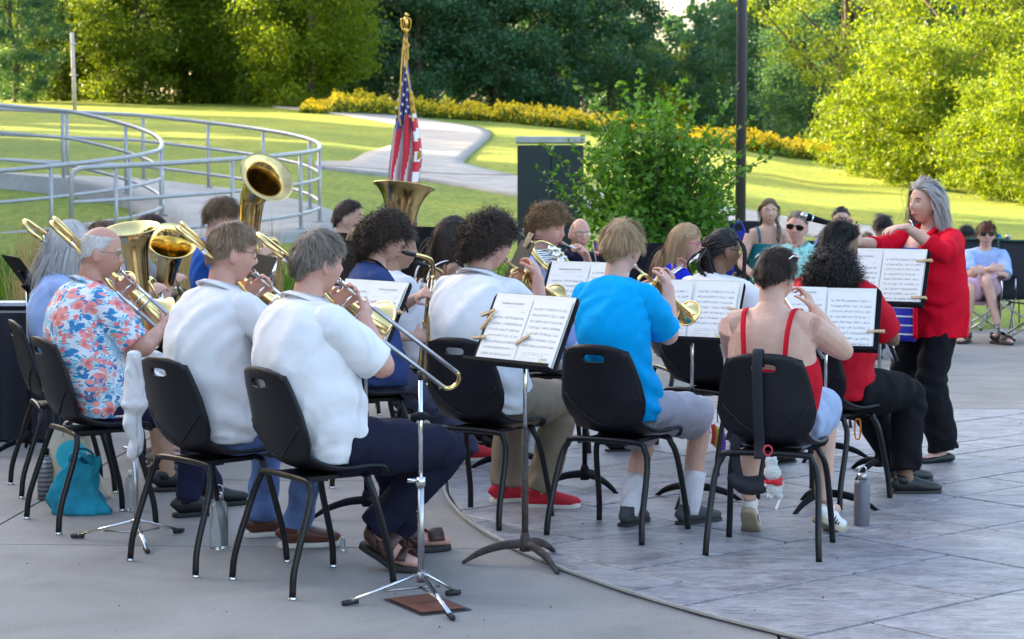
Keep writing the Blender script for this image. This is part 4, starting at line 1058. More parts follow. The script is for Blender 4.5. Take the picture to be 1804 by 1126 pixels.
# ------------------------------------------------------------------ table with black skirt on the left, cases, bags and bottles
VELVET = mat('black_velvet', (.010, .009, .016), .95, var=.4, vs=5, bump=.25, bs=16, sheen=.15)
tx0, tx1, ty0, ty1 = -4.6, -2.76, 12.1, 12.8
t = thing('skirted_table', 'long table under a black velvet skirt at the left edge', 'table', ((tx0 + tx1) / 2, ty0 + .35, 0))
mb = MB(); mb.box(((tx0 + tx1) / 2, (ty0 + ty1) / 2, .745), (tx1 - tx0, ty1 - ty0, .03)); mb.build('table_top', VELVET, t, smooth=False)
n = 240; per = []
for k in range(n):
    q = k / n * (2 * (tx1 - tx0) + 2 * (ty1 - ty0)); a, b_ = tx1 - tx0, ty1 - ty0
    if q < a: per.append((tx0 + q, ty0, 0, -1))
    elif q < a + b_: per.append((tx1, ty0 + q - a, 1, 0))
    elif q < 2 * a + b_: per.append((tx1 - (q - a - b_), ty1, 0, 1))
    else: per.append((tx0, ty1 - (q - 2 * a - b_), -1, 0))
rows = []
for z, amp in ((.762, .0), (.745, .006), (.4, .014), (.012, .022)): rows.append([(x + nx * (.004 + amp * (1 + math.sin(i * .9 + z))), y + ny * (.004 + amp * (1 + math.sin(i * .9 + z))), z) for i, (x, y, nx, ny) in enumerate(per)])
mb = MB(); mb.add(np.array(rows).reshape(-1, 3), [(r * n + i, r * n + (i + 1) % n, (r + 1) * n + (i + 1) % n, (r + 1) * n + i) for r in range(3) for i in range(n)]); mb.build('skirt', VELVET, t)
for sx in (tx0 + .12, tx1 - .12):
    for sy in (ty0 + .1, ty1 - .1): mb = MB(); mb.cyl((sx, sy, 0), (sx, sy, .735), .016); mb.build('leg', STEEL, t)
q = at(14, 546, 12.35); t = thing('keyboard_case', 'small black case with pale trim lying on the skirted table', 'case', (q.x, 12.4, .763))
mb = MB(); mb.box((0, 0, .012), (.30, .2, .024)); mb.build('case_base', BLACKM, t, world=False, smooth=False)
mb = MB(); mb.box((-.01, 0, .034), (.29, .19, .02)); mb.build('case_lid', mat('pale_panel', (.45, .46, .48), .5), t, world=False, smooth=False)
def bottle(label, base, r, h, body, cap, prof=None, cat='bottle', loop=False):
    t = thing('drink_bottle', label, cat, (base[0], base[1], base[2] if len(base) > 2 else 0), group='bottles on the ground')
    prof = prof or [(0, 0), (r * .95, 0), (r, .01), (r, h * .74), (r * .8, h * .82), (r * .5, h * .87), (r * .5, h * .9), (0, h * .9)]
    mb = MB(); mb.lathe(prof, seg=20); mb.build('flask', body, t, world=False)
    mb = MB(); mb.lathe([(0, h * .88), (r * .55, h * .88), (r * .55, h), (0, h)], seg=16); mb.build('cap', cap, t, world=False)
    if loop: mb = MB(); mb.tube([(r * .5 * math.cos(q), 0, h + .012 + .02 * math.sin(q)) for q in np.linspace(-.6, 3.74, 14)], .003, 6); mb.build('carry_loop', CHROME, t, world=False)
    return t
PET = mat('clear_plastic', (.75, .80, .82), .12, var=.02, trans=.8); WHITEP = mat('white_plastic', (.7, .7, .72), .4)
m, n_, l_, bs_ = newmat('plaid_flask'); tcx = n_.new('ShaderNodeTexCoord'); ck = n_.new('ShaderNodeTexWave'); ck.inputs['Scale'].default_value = 14; ck.bands_direction = 'Z'; l_.new(tcx.outputs['Object'], ck.inputs['Vector'])
cr_ = n_.new('ShaderNodeValToRGB'); cr_.color_ramp.elements[0].color = (.13, .12, .14, 1); cr_.color_ramp.elements[1].color = (.42, .40, .42, 1); l_.new(ck.outputs['Fac'], cr_.inputs[0]); l_.new(cr_.outputs[0], bs_.inputs['Base Color']); bs_.inputs['Metallic'].default_value = .6; bs_.inputs['Roughness'].default_value = .35; PLAID = m
bottle('grey banded metal flask left of the teal bag', gnd(80, 880), .037, .25, PLAID, BLACKM, [(0, 0), (.037, 0), (.037, .19), (.034, .2), (.03, .21), (0, .21)])
bottle('small clear water bottle behind the white topped stand', gnd(233, 899), .031, .19, PET, WHITEP)
bottle('large clear bottle beside the brown leather shoes', gnd(386, 966), .04, .24, PET, CHROME, loop=True)
bottle('tiny clear dropper bottle behind the brown sandal', gnd(604, 970), .012, .058, PET, WHITEP)
bottle('short clear water bottle under the khaki trousers', gnd(941, 796), .033, .135, PET, WHITEP)
bottle('tall slate grey metal bottle with wire loop by the music stand foot', gnd(1518, 931), .036, .25, mat('slate_bottle', (.13, .13, .16), .4, .3), STEEL, [(0, 0), (.035, 0), (.036, .01), (.036, .20), (.03, .215), (.024, .22), (0, .22)], loop=True)
def sack(label, base, w, d, h, m, seed, name='tote_bag', printm=None, slump=.3):
    rng = np.random.default_rng(seed); t = thing(name, label, 'bag', (base[0], base[1], 0), group='bags on the ground'); rows, cols = 16, 40; V = []
    for i in range(rows):
        z = i / (rows - 1)
        for j in range(cols):
            a = 2 * math.pi * j / cols; k = 1 - slump * z ** 1.5
            x = math.copysign(abs(math.cos(a)) ** .6, math.cos(a)) * w / 2 * k; y = math.copysign(abs(math.sin(a)) ** .6, math.sin(a)) * d / 2 * (1 - .75 * z)
            wv = 1 + .10 * math.sin(a * 5 + z * 6 + seed) + .06 * math.sin(a * 9 - z * 11)
            V.append((x * wv + .04 * math.sin(z * 4 + seed), y * wv, z * h * (1 + .08 * math.sin(a * 3 + seed)) + .002))
    f = [(i * cols + j, i * cols + (j + 1) % cols, (i + 1) * cols + (j + 1) % cols, (i + 1) * cols + j) for i in range(rows - 1) for j in range(cols)] + [tuple(reversed(range(cols)))]
    mb = MB(); mb.add(V, f); bo = mb.build('sack', m, t, world=False)
    for s in (-1, 1):
        mb = MB(); mb.tube(crv([(-w * .22, s * d * .08, h * .93), (-w * .18, s * d * .2, h * 1.12), (0, s * d * .3, h * 1.17), (w * .16, s * d * .34, h * 1.05), (w * .2, s * d * .1, h * .92)], 18), .012, 8, rb=.003); mb.build('handle', m, t, world=False)
    return t
sack('crumpled bright teal cloth bag slumped under the flowered shirt man', gnd(146, 903), .26, .19, .25, mat('teal_cloth', (.005, .22, .32), .85, var=.25, vs=9, bump=.4, bs=22), 3, slump=.55)
t = sack('cream printed tote bag standing behind the teal bag', gnd(132, 878), .24, .12, .33, mat('cream_cloth', (.55, .48, .36), .85, var=.12), 8, slump=.15)
PR = mat('print_teal', (.02, .38, .48), .8)
mb = MB(); mb.lathe([(0, 0), (.075, 0)], (0, -.066, .22), (0, -1, .25), 24); mb.build('printed_disc', PR, t, world=False)
lettering('ART', .055, YELP, t, Matrix.Translation((0, -.071, .20)) @ Matrix.Rotation(math.pi / 2 - .25, 4, 'X'))
# brown plaque let into the concrete
c = [gnd(675, 1057), gnd(758, 1047), gnd(832, 1076), gnd(742, 1086)]
mb = MB(); mb.add([(p.x, p.y, .004) for p in c], [(3, 2, 1, 0)]); pl = mb.build('ground_plaque', mat('plaque_rim', (.02, .017, .02), .5), smooth=False); tag(pl, 'square brown plaque set in the concrete under the chrome stand', 'plaque')
cc = sum(c, Vector()) / 4; mb = MB(); mb.add([(cc.x + (p.x - cc.x) * .86, cc.y + (p.y - cc.y) * .86, .008) for p in c], [(3, 2, 1, 0)]); mb.build('plate', mat('plaque_brown', (.16, .05, .028), .55, var=.2, vs=20), pl, smooth=False)
mb = MB(); e1 = (c[1] - c[0]) * .2; mb.add([tuple(cc - e1 + Vector((0, 0, .012 - cc.z))), tuple(cc + e1 + Vector((0, 0, .012 - cc.z))), tuple(cc + e1 + Vector((0, .008, .012 - cc.z))), tuple(cc - e1 + Vector((0, .008, .012 - cc.z)))], [(0, 1, 2, 3)]); mb.build('slot', RUBBER, pl, smooth=False)

# ------------------------------------------------------------------ folding camp chairs and wheelchair for the audience
def camp_chair(label, x, y, deg, fabric, trim, z=0.):
    t = thing('camp_chair', label, 'camp chair', (x, y, z), math.radians(deg), 'folding camp chairs of the audience')
    A = MB(); R_ = .009
    def leg(a, b): mb = MB(); mb.cyl(a, b, R_, 8); return mb.build('leg', STEEL, t, world=False)
    w = .27
    for s in (-1, 1):
        leg((.24, s * w, .02), (-.22, s * w, .42)); leg((-.24, s * w, .02), (.24, s * w, .40))
        leg((.24, s * w, .40), (.25, s * w, .60)); leg((-.22, s * w, .30), (-.36, s * w, .92))
        for x_ in (.24, -.24): mb = MB(); mb.ball((x_, s * w, .014), (.022, .016, .014), 8, 5); mb.build('foot', RUBBER, t, world=False)
        mb = MB(); mb.grid(np.array([[(-.30, s * w + q, .63), (0, s * w + q, .60), (.27, s * w + q, .61)] for q in (-.035, 0, .035)])); solidify(mb.build('armrest', fabric, t, world=False), .012)
    leg((.25, -w, .02), (.24, w, .38)); leg((.25, w, .02), (.24, -w, .38)); leg((-.24, -w, .02), (-.2, w, .36))
    def sheet(nm, p00, p01, p10, p11, sag, m):
        g = np.zeros((9, 11, 3))
        for i, a in enumerate(np.linspace(0, 1, 9)):
            for j, b in enumerate(np.linspace(0, 1, 11)):
                g[i, j] = (np.array(p00) * (1 - a) * (1 - b) + np.array(p01) * (1 - a) * b + np.array(p10) * a * (1 - b) + np.array(p11) * a * b) + np.array(sag) * (4 * b * (1 - b))
        mb = MB(); mb.grid(g); o = mb.build(nm, m, t, world=False); solidify(o, .008); return o
    sheet('seat', (.26, -w, .42), (.26, w, .42), (-.24, -w, .40), (-.24, w, .40), (0, 0, -.05), fabric)
    sheet('backrest', (-.23, -w, .38), (-.23, w, .38), (-.36, -w, .92), (-.36, w, .92), (-.05, 0, 0), fabric)
    for s in (-1, 1): mb = MB(); mb.tube([(-.23, s * w, .38), (-.36, s * w, .925)], .012, 6); mb.build('trim', trim, t, world=False)
    mb = MB(); mb.tube([(-.36, -w, .925), (-.40, 0, .92), (-.36, w, .925)], .012, 6); mb.build('trim', trim, t, world=False)
    return t
NAVYF = mat('dark_fabric', (.012, .013, .02), .8, bump=.15, bs=150); GREENT = mat('green_trim', (.01, .07, .05), .6); TEALF = mat('teal_fabric', (.03, .22, .28), .8); BLUEF = mat('blue_fabric', (.02, .04, .38), .75)
def wheelchair(x, y, deg):
    t = thing('wheelchair', 'empty black wheelchair behind the lamp post', 'wheelchair', (x, y, tz(x, y) if y > 19.5 else 0), math.radians(deg))
    for s in (-1, 1):
        mb = MB(); mb.tube([(-.05 + .30 * math.cos(q), s * .29, .30 + .30 * math.sin(q)) for q in np.linspace(0, 2 * math.pi, 33)[:-1]], .015, 8, closed=True); w_ = mb.build('wheel', RUBBER, t, world=False)
        mb = MB()
        for q in np.linspace(0, math.pi, 7)[:-1]: mb.cyl((-.05 + .29 * math.cos(q), s * .29, .30 + .29 * math.sin(q)), (-.05 - .29 * math.cos(q), s * .29, .30 - .29 * math.sin(q)), .003, 5)
        mb.build('spokes', STEEL, w_, world=False)
        mb = MB(); mb.tube([(.33 + .09 * math.cos(q), s * .24, .09 + .09 * math.sin(q)) for q in np.linspace(0, 2 * math.pi, 17)[:-1]], .012, 6, closed=True); mb.build('caster', RUBBER, t, world=False)
        mb = MB(); mb.tube(crv([(.35, s * .24, .1), (.33, s * .24, .45), (-.18, s * .24, .47), (-.2, s * .24, .7), (-.22, s * .24, .98), (-.35, s * .24, 1.0)], 26), .012, 8); fr_ = mb.build('frame', BLACKM, t, world=False)
        mb = MB(); mb.cyl((-.26, s * .24, .99), (-.38, s * .24, 1.003), .017, 8); mb.build('push_handle', RUBBER, fr_, world=False)
    mb = MB(); mb.box((.07, 0, .48), (.46, .46, .03)); mb.build('seat', NAVYF, t, world=False, smooth=False)
    mb = MB(); mb.box((-.21, 0, .74), (.03, .46, .46)); bevel(mb.build('backrest', NAVYF, t, world=False, smooth=False), .012)
q = at(1292, 380, 21.5); wheelchair(q.x, 21.5, 250)

# ------------------------------------------------------------------ microphone on a boom stand
def mic_stand():
    D = 12.9; a = np.array(at(1417, 381, D)); b = np.array(at(1452, 391, D + .02)); e = np.array(at(1500, 402, D)); px_ = np.array([e[0], D, 0])
    t = thing('microphone_stand', 'boom stand holding up the microphone in front of the conductor', 'microphone stand', tuple(px_))
    mb = MB(); mb.cyl(px_ + V3(0, 0, .06), (e[0], D, e[2]), .011, 10); mb.build('pole', BLACKM, t)
    mb = MB(); mb.cyl(b, e, .008, 8); mb.build('boom', BLACKM, t)
    for k in range(3):
        q = k * 2.094 + .4; mb = MB(); mb.tube([px_ + V3(0, 0, .08), px_ + V3(.26 * math.cos(q), .26 * math.sin(q), .012)], .01, 8); mb.build('leg', BLACKM, t)
    ax = unit(b - a); t2 = thing('microphone', 'black handheld microphone with silver ball grille above the curly puff', 'microphone', tuple(a))
    mb = MB(); mb.ball(a, .026, 16, 10); mb.build('grille', STEEL, t2)
    mb = MB(); mb.lathe([(0, .01), (.023, .012), (.025, .03), (.022, .04), (.015, .17), (0, .17)], a, ax, 16); mb.build('handle', BLACKM, t2)
    mb = MB(); mb.lathe([(.0235, .045), (.0235, .055)], a, ax, 16); mb.build('ring', CHROME, t2)
mic_stand()
# ------------------------------------------------------------------ people: materials
def skinmat(name, c, blush=.5):
    if name in MATS: return MATS[name]
    m = mat(name, c, .52, var=.10, vs=16, bump=.12, bs=120, spec=.35, sss=.12); return m
SK_FAIR = skinmat('skin_fair', (.60, .36, .28)); SK_PINK = skinmat('skin_pink', (.58, .31, .245)); SK_TAN = skinmat('skin_tan', (.42, .24, .16)); SK_OLD = skinmat('skin_ruddy', (.52, .27, .20)); SK_BROWN = skinmat('skin_brown', (.20, .105, .065)); SK_MID = skinmat('skin_medium', (.36, .20, .135))
def hairmat(name, c0, c1):
    if name in MATS: return MATS[name]
    c0, c1 = tuple(.92 * a + .08 * q for a, q in zip(c0, c1)), tuple(.88 * q + .12 * a for a, q in zip(c0, c1))
    m, n, l, b = newmat(name); g = n.new('ShaderNodeNewGeometry'); r = n.new('ShaderNodeValToRGB')
    r.color_ramp.elements[0].color = c0 + (1,); r.color_ramp.elements[1].color = c1 + (1,); l.new(g.outputs['Random Per Island'], r.inputs[0]); l.new(r.outputs[0], b.inputs['Base Color'])
    b.inputs['Roughness'].default_value = .5; b.inputs['Specular IOR Level'].default_value = .22
    MATS[name] = m; CAPC[m.name] = mat(name + '_cap', tuple(.65 * a + .35 * q for a, q in zip(c0, c1)), .6, var=.35, vs=60, bump=.6, bs=90)
    return m
CAPC = {}
H_GREY = hairmat('hair_silver', (.30, .28, .28), (.62, .59, .58)); H_WHITE = hairmat('hair_white', (.50, .46, .43), (.75, .71, .68)); H_SALT = hairmat('hair_salt_brown', (.07, .05, .038), (.33, .27, .22)); H_SANDY = hairmat('hair_sandy_grey', (.14, .082, .048), (.40, .28, .19)); H_DARK = hairmat('hair_dark_brown', (.018, .012, .010), (.065, .042, .030))
H_BLACK = hairmat('hair_black', (.006, .005, .006), (.028, .022, .022)); H_BROWN = hairmat('hair_brown', (.07, .042, .025), (.20, .125, .075)); H_BLOND = hairmat('hair_dark_blond', (.22, .13, .065), (.50, .34, .19)); H_AUBURN = hairmat('hair_auburn', (.07, .022, .014), (.19, .07, .04)); H_MIX = hairmat('hair_grey_brown', (.05, .04, .035), (.70, .66, .65)); H_TIPS = hairmat('hair_gold_brown', (.06, .032, .016), (.33, .20, .10))
def fab(name, c, bump=.35, rough=.8, var=.06, sheen=.0, folds=6., fold_s=.6):
    if name in MATS: return MATS[name]
    m, n, l, b = newmat(name); tc = n.new('ShaderNodeTexCoord')
    def nz(s, d, dist=0.):
        q = n.new('ShaderNodeTexNoise'); q.inputs['Scale'].default_value = s; q.inputs['Detail'].default_value = d; q.inputs['Distortion'].default_value = dist; l.new(tc.outputs['Object'], q.inputs['Vector']); return q
    a = nz(7, 3); r = n.new('ShaderNodeValToRGB'); r.color_ramp.elements[0].position = .3; r.color_ramp.elements[1].position = .7
    r.color_ramp.elements[0].color = tuple(x * (1 - var) for x in c) + (1,); r.color_ramp.elements[1].color = tuple(min(1, x * (1 + var)) for x in c) + (1,)
    l.new(a.outputs['Fac'], r.inputs[0]); l.new(r.outputs[0], b.inputs['Base Color']); b.inputs['Roughness'].default_value = rough; b.inputs['Sheen Weight'].default_value = sheen; b.inputs['Specular IOR Level'].default_value = .1
    f2 = nz(260, 2)
    mpf = n.new('ShaderNodeMapping'); mpf.inputs['Scale'].default_value = (1., 1., .38); mpf.inputs['Rotation'].default_value = (.25, -.3, 0); l.new(tc.outputs['Object'], mpf.inputs[0])
    wv = n.new('ShaderNodeTexWave'); wv.wave_profile = 'SIN'; wv.bands_direction = 'DIAGONAL'; wv.inputs['Scale'].default_value = folds * .36; wv.inputs['Distortion'].default_value = 7.; wv.inputs['Detail'].default_value = 2.; wv.inputs['Detail Scale'].default_value = .9; l.new(mpf.outputs[0], wv.inputs['Vector'])
    pw = n.new('ShaderNodeMath'); pw.operation = 'POWER'; pw.inputs[1].default_value = 3.; l.new(wv.outputs['Fac'], pw.inputs[0]); mk = nz(5., 2); rm = n.new('ShaderNodeMapRange'); rm.inputs['From Min'].default_value = .36; rm.inputs['From Max'].default_value = .58; l.new(mk.outputs['Fac'], rm.inputs['Value'])
    f1 = n.new('ShaderNodeMath'); f1.operation = 'MULTIPLY'; l.new(pw.outputs[0], f1.inputs[0]); l.new(rm.outputs[0], f1.inputs[1])
    b1 = n.new('ShaderNodeBump'); b1.inputs['Strength'].default_value = fold_s; b1.inputs['Distance'].default_value = .02; l.new(f1.outputs[0], b1.inputs['Height'])
    b2 = n.new('ShaderNodeBump'); b2.inputs['Strength'].default_value = bump; b2.inputs['Distance'].default_value = .003; l.new(f2.outputs['Fac'], b2.inputs['Height']); l.new(b1.outputs[0], b2.inputs['Normal']); l.new(b2.outputs[0], b.inputs['Normal'])
    MATS[name] = m; return m
WHITE_SHIRT = fab('white_shirt', (.74, .73, .76)); WHITE_POLO = fab('white_polo', (.76, .75, .78), folds=7); NAVY_TR = fab('navy_trousers', (.014, .014, .032)); DENIM = fab('blue_denim', (.13, .20, .42), var=.35, bump=.5); DENIM_L = fab('light_denim', (.32, .40, .58), var=.18, bump=.5); DENIM_D = fab('dark_denim', (.022, .02, .055), var=.2)
KHAKI = fab('khaki', (.25, .20, .145), var=.08); GREYSH = fab('grey_shorts', (.36, .36, .42), var=.06); TURQ = fab('turquoise_shirt', (.0, .36, .80), var=.05); NAVYT = fab('navy_tshirt', (.035, .06, .17)); BLUET = fab('royal_tshirt', (.012, .03, .50)); POLOB = fab('sky_polo', (.27, .38, .72)); LTBLUE = fab('light_blue_shirt', (.33, .44, .74)); RED_C = fab('red_cardigan', (.62, .004, .022)); RED_T = fab('red_tshirt', (.50, .010, .025)); BLACK_TR = fab('black_trousers', (.009, .009, .012))
MINT = fab('mint_shirt', (.33, .68, .64)); TEALT = fab('teal_tank', (.012, .16, .19)); PERI = fab('periwinkle_shirt', (.22, .27, .52)); PINKSH = fab('pink_shorts', (.72, .48, .62)); GREYT = fab('grey_tshirt', (.36, .36, .46)); SLATE_TR = fab('slate_trousers', (.06, .065, .11)); NAVYJ = fab('navy_jacket', (.012, .012, .032)); WHITE_SO = fab('white_sock', (.72, .70, .76), folds=20); BEIGE = fab('beige_shorts', (.72, .70, .70))
def floral():
    m, n, l, b = newmat('floral_shirt'); tc = n.new('ShaderNodeTexCoord')
    def mix(fac, A, B):
        q = n.new('ShaderNodeMix'); q.data_type = 'RGBA'; l.new(fac, q.inputs['Factor'])
        for k, x in (('A', A), ('B', B)):
            if isinstance(x, tuple): q.inputs[k].default_value = x + (1,)
            else: l.new(x, q.inputs[k])
        return q.outputs['Result']
    def mth(op, a, b_=None):
        q = n.new('ShaderNodeMath'); q.operation = op
        for i, x in enumerate((a, b_)):
            if x is None: continue
            if isinstance(x, (int, float)): q.inputs[i].default_value = x
            else: l.new(x, q.inputs[i])
        return q.outputs[0]
    nz = n.new('ShaderNodeTexNoise'); nz.inputs['Scale'].default_value = 34; nz.inputs['Detail'].default_value = 3; l.new(tc.outputs['Object'], nz.inputs['Vector'])
    # flowers: petals from the direction to the nearest cell centre
    def flower(scale, rad, seed):
        mp = n.new('ShaderNodeMapping'); mp.inputs['Location'].default_value = (seed, seed * .7, seed * .3); l.new(tc.outputs['Object'], mp.inputs[0])
        v = n.new('ShaderNodeTexVoronoi'); v.inputs['Scale'].default_value = scale; l.new(mp.outputs[0], v.inputs['Vector'])
        sc_ = n.new('ShaderNodeVectorMath'); sc_.operation = 'SUBTRACT'; l.new(mp.outputs[0], sc_.inputs[0]); l.new(v.outputs['Position'], sc_.inputs[1])
        sp = n.new('ShaderNodeSeparateXYZ'); l.new(sc_.outputs[0], sp.inputs[0]); an = mth('ARCTAN2', sp.outputs['Z'], mth('ADD', sp.outputs['X'], sp.outputs['Y']))
        pet = mth('MULTIPLY', mth('ADD', mth('ABSOLUTE', mth('SINE', mth('MULTIPLY', an, 2.5))), .55), rad)
        d = v.outputs['Distance']; return mth('LESS_THAN', d, pet), mth('DIVIDE', d, rad), an
    lf, ld, la = flower(17, .42, 4.); lf2, ld2, la2 = flower(13, .34, 9.); ff, fd, fa = flower(12.5, .32, 1.); f2, fd2, _ = flower(21, .22, 6.)
    stripe = mth('GREATER_THAN', mth('SINE', mth('MULTIPLY', la, 17)), -.1)
    c = mix(mth('MULTIPLY', lf, stripe), (.72, .74, .80), (.02, .40, .60))
    c = mix(mth('MULTIPLY', lf2, mth('GREATER_THAN', nz.outputs['Fac'], .46)), c, (.05, .22, .48))
    c = mix(f2, c, (.80, .20, .22)); rr = n.new('ShaderNodeValToRGB'); rr.color_ramp.elements[0].color = (.55, .02, .03, 1); rr.color_ramp.elements[1].color = (.85, .33, .30, 1); l.new(fd, rr.inputs[0])
    c = mix(ff, c, rr.outputs[0]); l.new(c, b.inputs['Base Color']); b.inputs['Roughness'].default_value = .75; b.inputs['Specular IOR Level'].default_value = .2
    q = n.new('ShaderNodeTexNoise'); q.inputs['Scale'].default_value = 8; q.inputs['Distortion'].default_value = 1.5; l.new(tc.outputs['Object'], q.inputs['Vector']); bp = n.new('ShaderNodeBump'); bp.inputs['Strength'].default_value = .2; bp.inputs['Distance'].default_value = .03; l.new(q.outputs['Fac'], bp.inputs['Height']); l.new(bp.outputs[0], b.inputs['Normal'])
    return m
FLORAL = floral()
def striped():
    m, n, l, b = newmat('blue_white_stripes'); tc = n.new('ShaderNodeTexCoord'); sp = n.new('ShaderNodeSeparateXYZ'); l.new(tc.outputs['Object'], sp.inputs[0])
    q = n.new('ShaderNodeMath'); q.operation = 'FRACT'; d = n.new('ShaderNodeMath'); d.operation = 'DIVIDE'; d.inputs[1].default_value = .048; l.new(sp.outputs['Z'], d.inputs[0]); l.new(d.outputs[0], q.inputs[0]); r = n.new('ShaderNodeValToRGB'); r.color_ramp.interpolation = 'CONSTANT'
    r.color_ramp.elements[0].color = (.02, .03, .45, 1); r.color_ramp.elements[1].position = .82; r.color_ramp.elements[1].color = (.72, .72, .78, 1); l.new(q.outputs[0], r.inputs[0]); l.new(r.outputs[0], b.inputs['Base Color']); b.inputs['Roughness'].default_value = .8; return m
STRIPES = striped()
EYE_W = mat('eye_white', (.70, .66, .63), .25, var=.02); EYE_I = mat('iris', (.05, .035, .025), .15); LIPM = mat('lips', (.42, .15, .13), .45, spec=.4); DARKGL = mat('dark_lens', (.006, .006, .008), .08, spec=.8); CLEARL = mat('clear_lens', (.9, .92, .92), .04, trans=.92, var=.0); WIRE = mat('wire_frame', (.30, .26, .22), .25, .9); BLKFR = mat('black_frame', (.012, .012, .014), .3); PINKFR = mat('pink_frame', (.65, .12, .28), .35); WHTFR = mat('white_frame', (.78, .75, .74), .35)
LEATHER = mat('brown_leather', (.10, .032, .018), .38, var=.25, spec=.5); SANDAL = mat('sandal_leather', (.055, .022, .018), .5, var=.2); SOLE_W = mat('white_sole', (.62, .58, .52), .65); SOLE_D = mat('dark_sole', (.02, .018, .018), .7); CANVAS_R = mat('red_canvas', (.50, .012, .03), .75, bump=.3, bs=200); SNEAK_G = mat('grey_knit', (.055, .062, .068), .75, bump=.4, bs=150, var=.3); SNEAK_W = mat('white_leather', (.72, .70, .69), .5); BLACK_SH = mat('black_shoe', (.010, .010, .012), .5); TAN_SOLE = mat('tan_sole', (.38, .31, .22), .75)

# ------------------------------------------------------------------ people: geometry
def head_surface(D):
    """unit directions -> head surface, x right, y forward, z up, chin at -.118, crown at .118"""
    x = D[:, 0] * .075; y = D[:, 1] * .097; z = D[:, 2] * .118
    t = np.clip(-z / .118, 0, 1); x = x * (1 - .33 * t ** 1.6); x = x * (1 + .05 * np.exp(-((z + .02) / .03) ** 2) * (y < .03))
    bk = y < 0; y = np.where(bk, y * (1.05 - .50 * np.clip((-z - .015) / .1, 0, 1)), y)
    fr = np.clip(y / .05, 0, 1)
    g = lambda cx, cz, sx, sz: np.exp(-((np.abs(x) - cx) / sx) ** 2 - ((z - cz) / sz) ** 2)
    y = np.where(y > .078, .078 + (y - .078) * .55, y)
    y = y + fr * (.027 * g(0, -.024, .0125, .014) + .015 * g(0, .0, .0095, .02) + .006 * g(.028, .027, .022, .008) - .012 * g(.031, .007, .015, .011) + .005 * g(.038, -.03, .02, .02) + .009 * g(0, -.060, .017, .006) + .005 * g(0, -.072, .015, .005) - .005 * g(0, -.066, .02, .003) - .005 * g(0, -.082, .02, .006) + .014 * g(0, -.103, .018, .014) + .006 * (np.clip(z / .1, 0, 1)))
    return np.stack([x, y, z], 1)
def sph(nu, nv):
    th = np.linspace(0, math.pi, nv); ph = np.linspace(0, 2 * math.pi, nu, endpoint=False)
    T, Pq = np.meshgrid(th, ph, indexing='ij'); return np.stack([np.sin(T) * np.sin(Pq), np.sin(T) * np.cos(Pq), np.cos(T)], -1).reshape(-1, 3)
def sph_faces(nu, nv): return [(i * nu + j, i * nu + (j + 1) % nu, (i + 1) * nu + (j + 1) % nu, (i + 1) * nu + j) for i in range(nv - 1) for j in range(nu)]
HEAD_D = sph(56, 46); HEAD_V = head_surface(HEAD_D); HEAD_F = sph_faces(56, 46)
def hairline(D, front=.60, side=.30, ear=.06, behind=-.40, nape=-.62):
    az = np.degrees(np.arctan2(np.abs(D[:, 0]), D[:, 1])); return np.interp(az, [0, 35, 62, 88, 112, 135, 180], [front, front - .02, side + .12, ear, behind * .6, behind, nape])
def ik(S, T, l1, l2, pole):
    d = T - S; L = np.linalg.norm(d); k = 1.0
    if L > (l1 + l2) * .995: k = L / ((l1 + l2) * .995)
    l1 *= k; l2 *= k; a = (l1 * l1 - l2 * l2 + L * L) / (2 * L); h = math.sqrt(max(l1 * l1 - a * a, 0)); u = d / L; p = np.asarray(pole, float); p = unit(p - u * np.dot(p, u)); return S + u * a + p * h
def chain(A, B, C, r, n=9, round_=.12):
    """smooth bent limb path A-B-C with radii r (list)"""
    p = np.vstack([A, A + (B - A) * .5, B - (B - A) * round_, B + (C - B) * round_, B + (C - B) * .5, C]); return crv(p, n * 2), lerp_r(r, n * 2)
def add_hand(mb, g, hd, n, right, curl=1.0, spread=.0, k=1.):
    """g: grip point, hd: finger direction, n: palm normal; returns the wrist"""
    hd = unit(hd); n = unit(np.asarray(n) - hd * np.dot(n, hd)); lat = np.cross(hd, n) * (1 if right else -1)      # towards the thumb
    W = np.asarray(g) - hd * .078 * k - n * .026 * k
    mb.tube([W - hd * .01, W + hd * .03 * k, W + hd * .07 * k, W + hd * .092 * k], np.array([.022, .034, .041, .036]) * k, 10, rb=np.array([.019, .017, .016, .011]) * k, rvec=lat)
    L = np.array([.075, .083, .077, .060]) * k
    for i in range(4):
        o = W + hd * (.088 - (.006 if i in (0, 3) else 0)) * k + lat * (.030 - .0205 * i) * k; d = unit(hd + lat * (.12 - .08 * i) * (1 + spread)); p = [o - d * .02, o]; a = curl * (.35 + .08 * i)
        for q, f in enumerate((.45, .32, .23)):
            dd = d * math.cos(a) + n * math.sin(a); p.append(p[-1] + dd * L[i] * f); a += curl * (.62 if q == 0 else .5)
        mb.tube(crv(p, 10), np.array(lerp_r([.0095, .0092, .0085, .008, .0068], 10)) * k, 8)
    o = W + hd * .022 * k + lat * .024 * k; d = unit(lat * .75 + hd * .55 + n * .25 * curl); p = [o, o + d * .032 * k]; d2 = unit(hd * .8 + lat * .25 + n * .45 * curl); p.append(p[-1] + d2 * .034 * k); p.append(p[-1] + unit(d2 + n * .3 * curl) * .026 * k)
    mb.tube(crv(p, 10), np.array([.016, .0135, .0115, .0105, .0095, .0095, .009, .009, .0085, .007]) * k, 8)
    return W
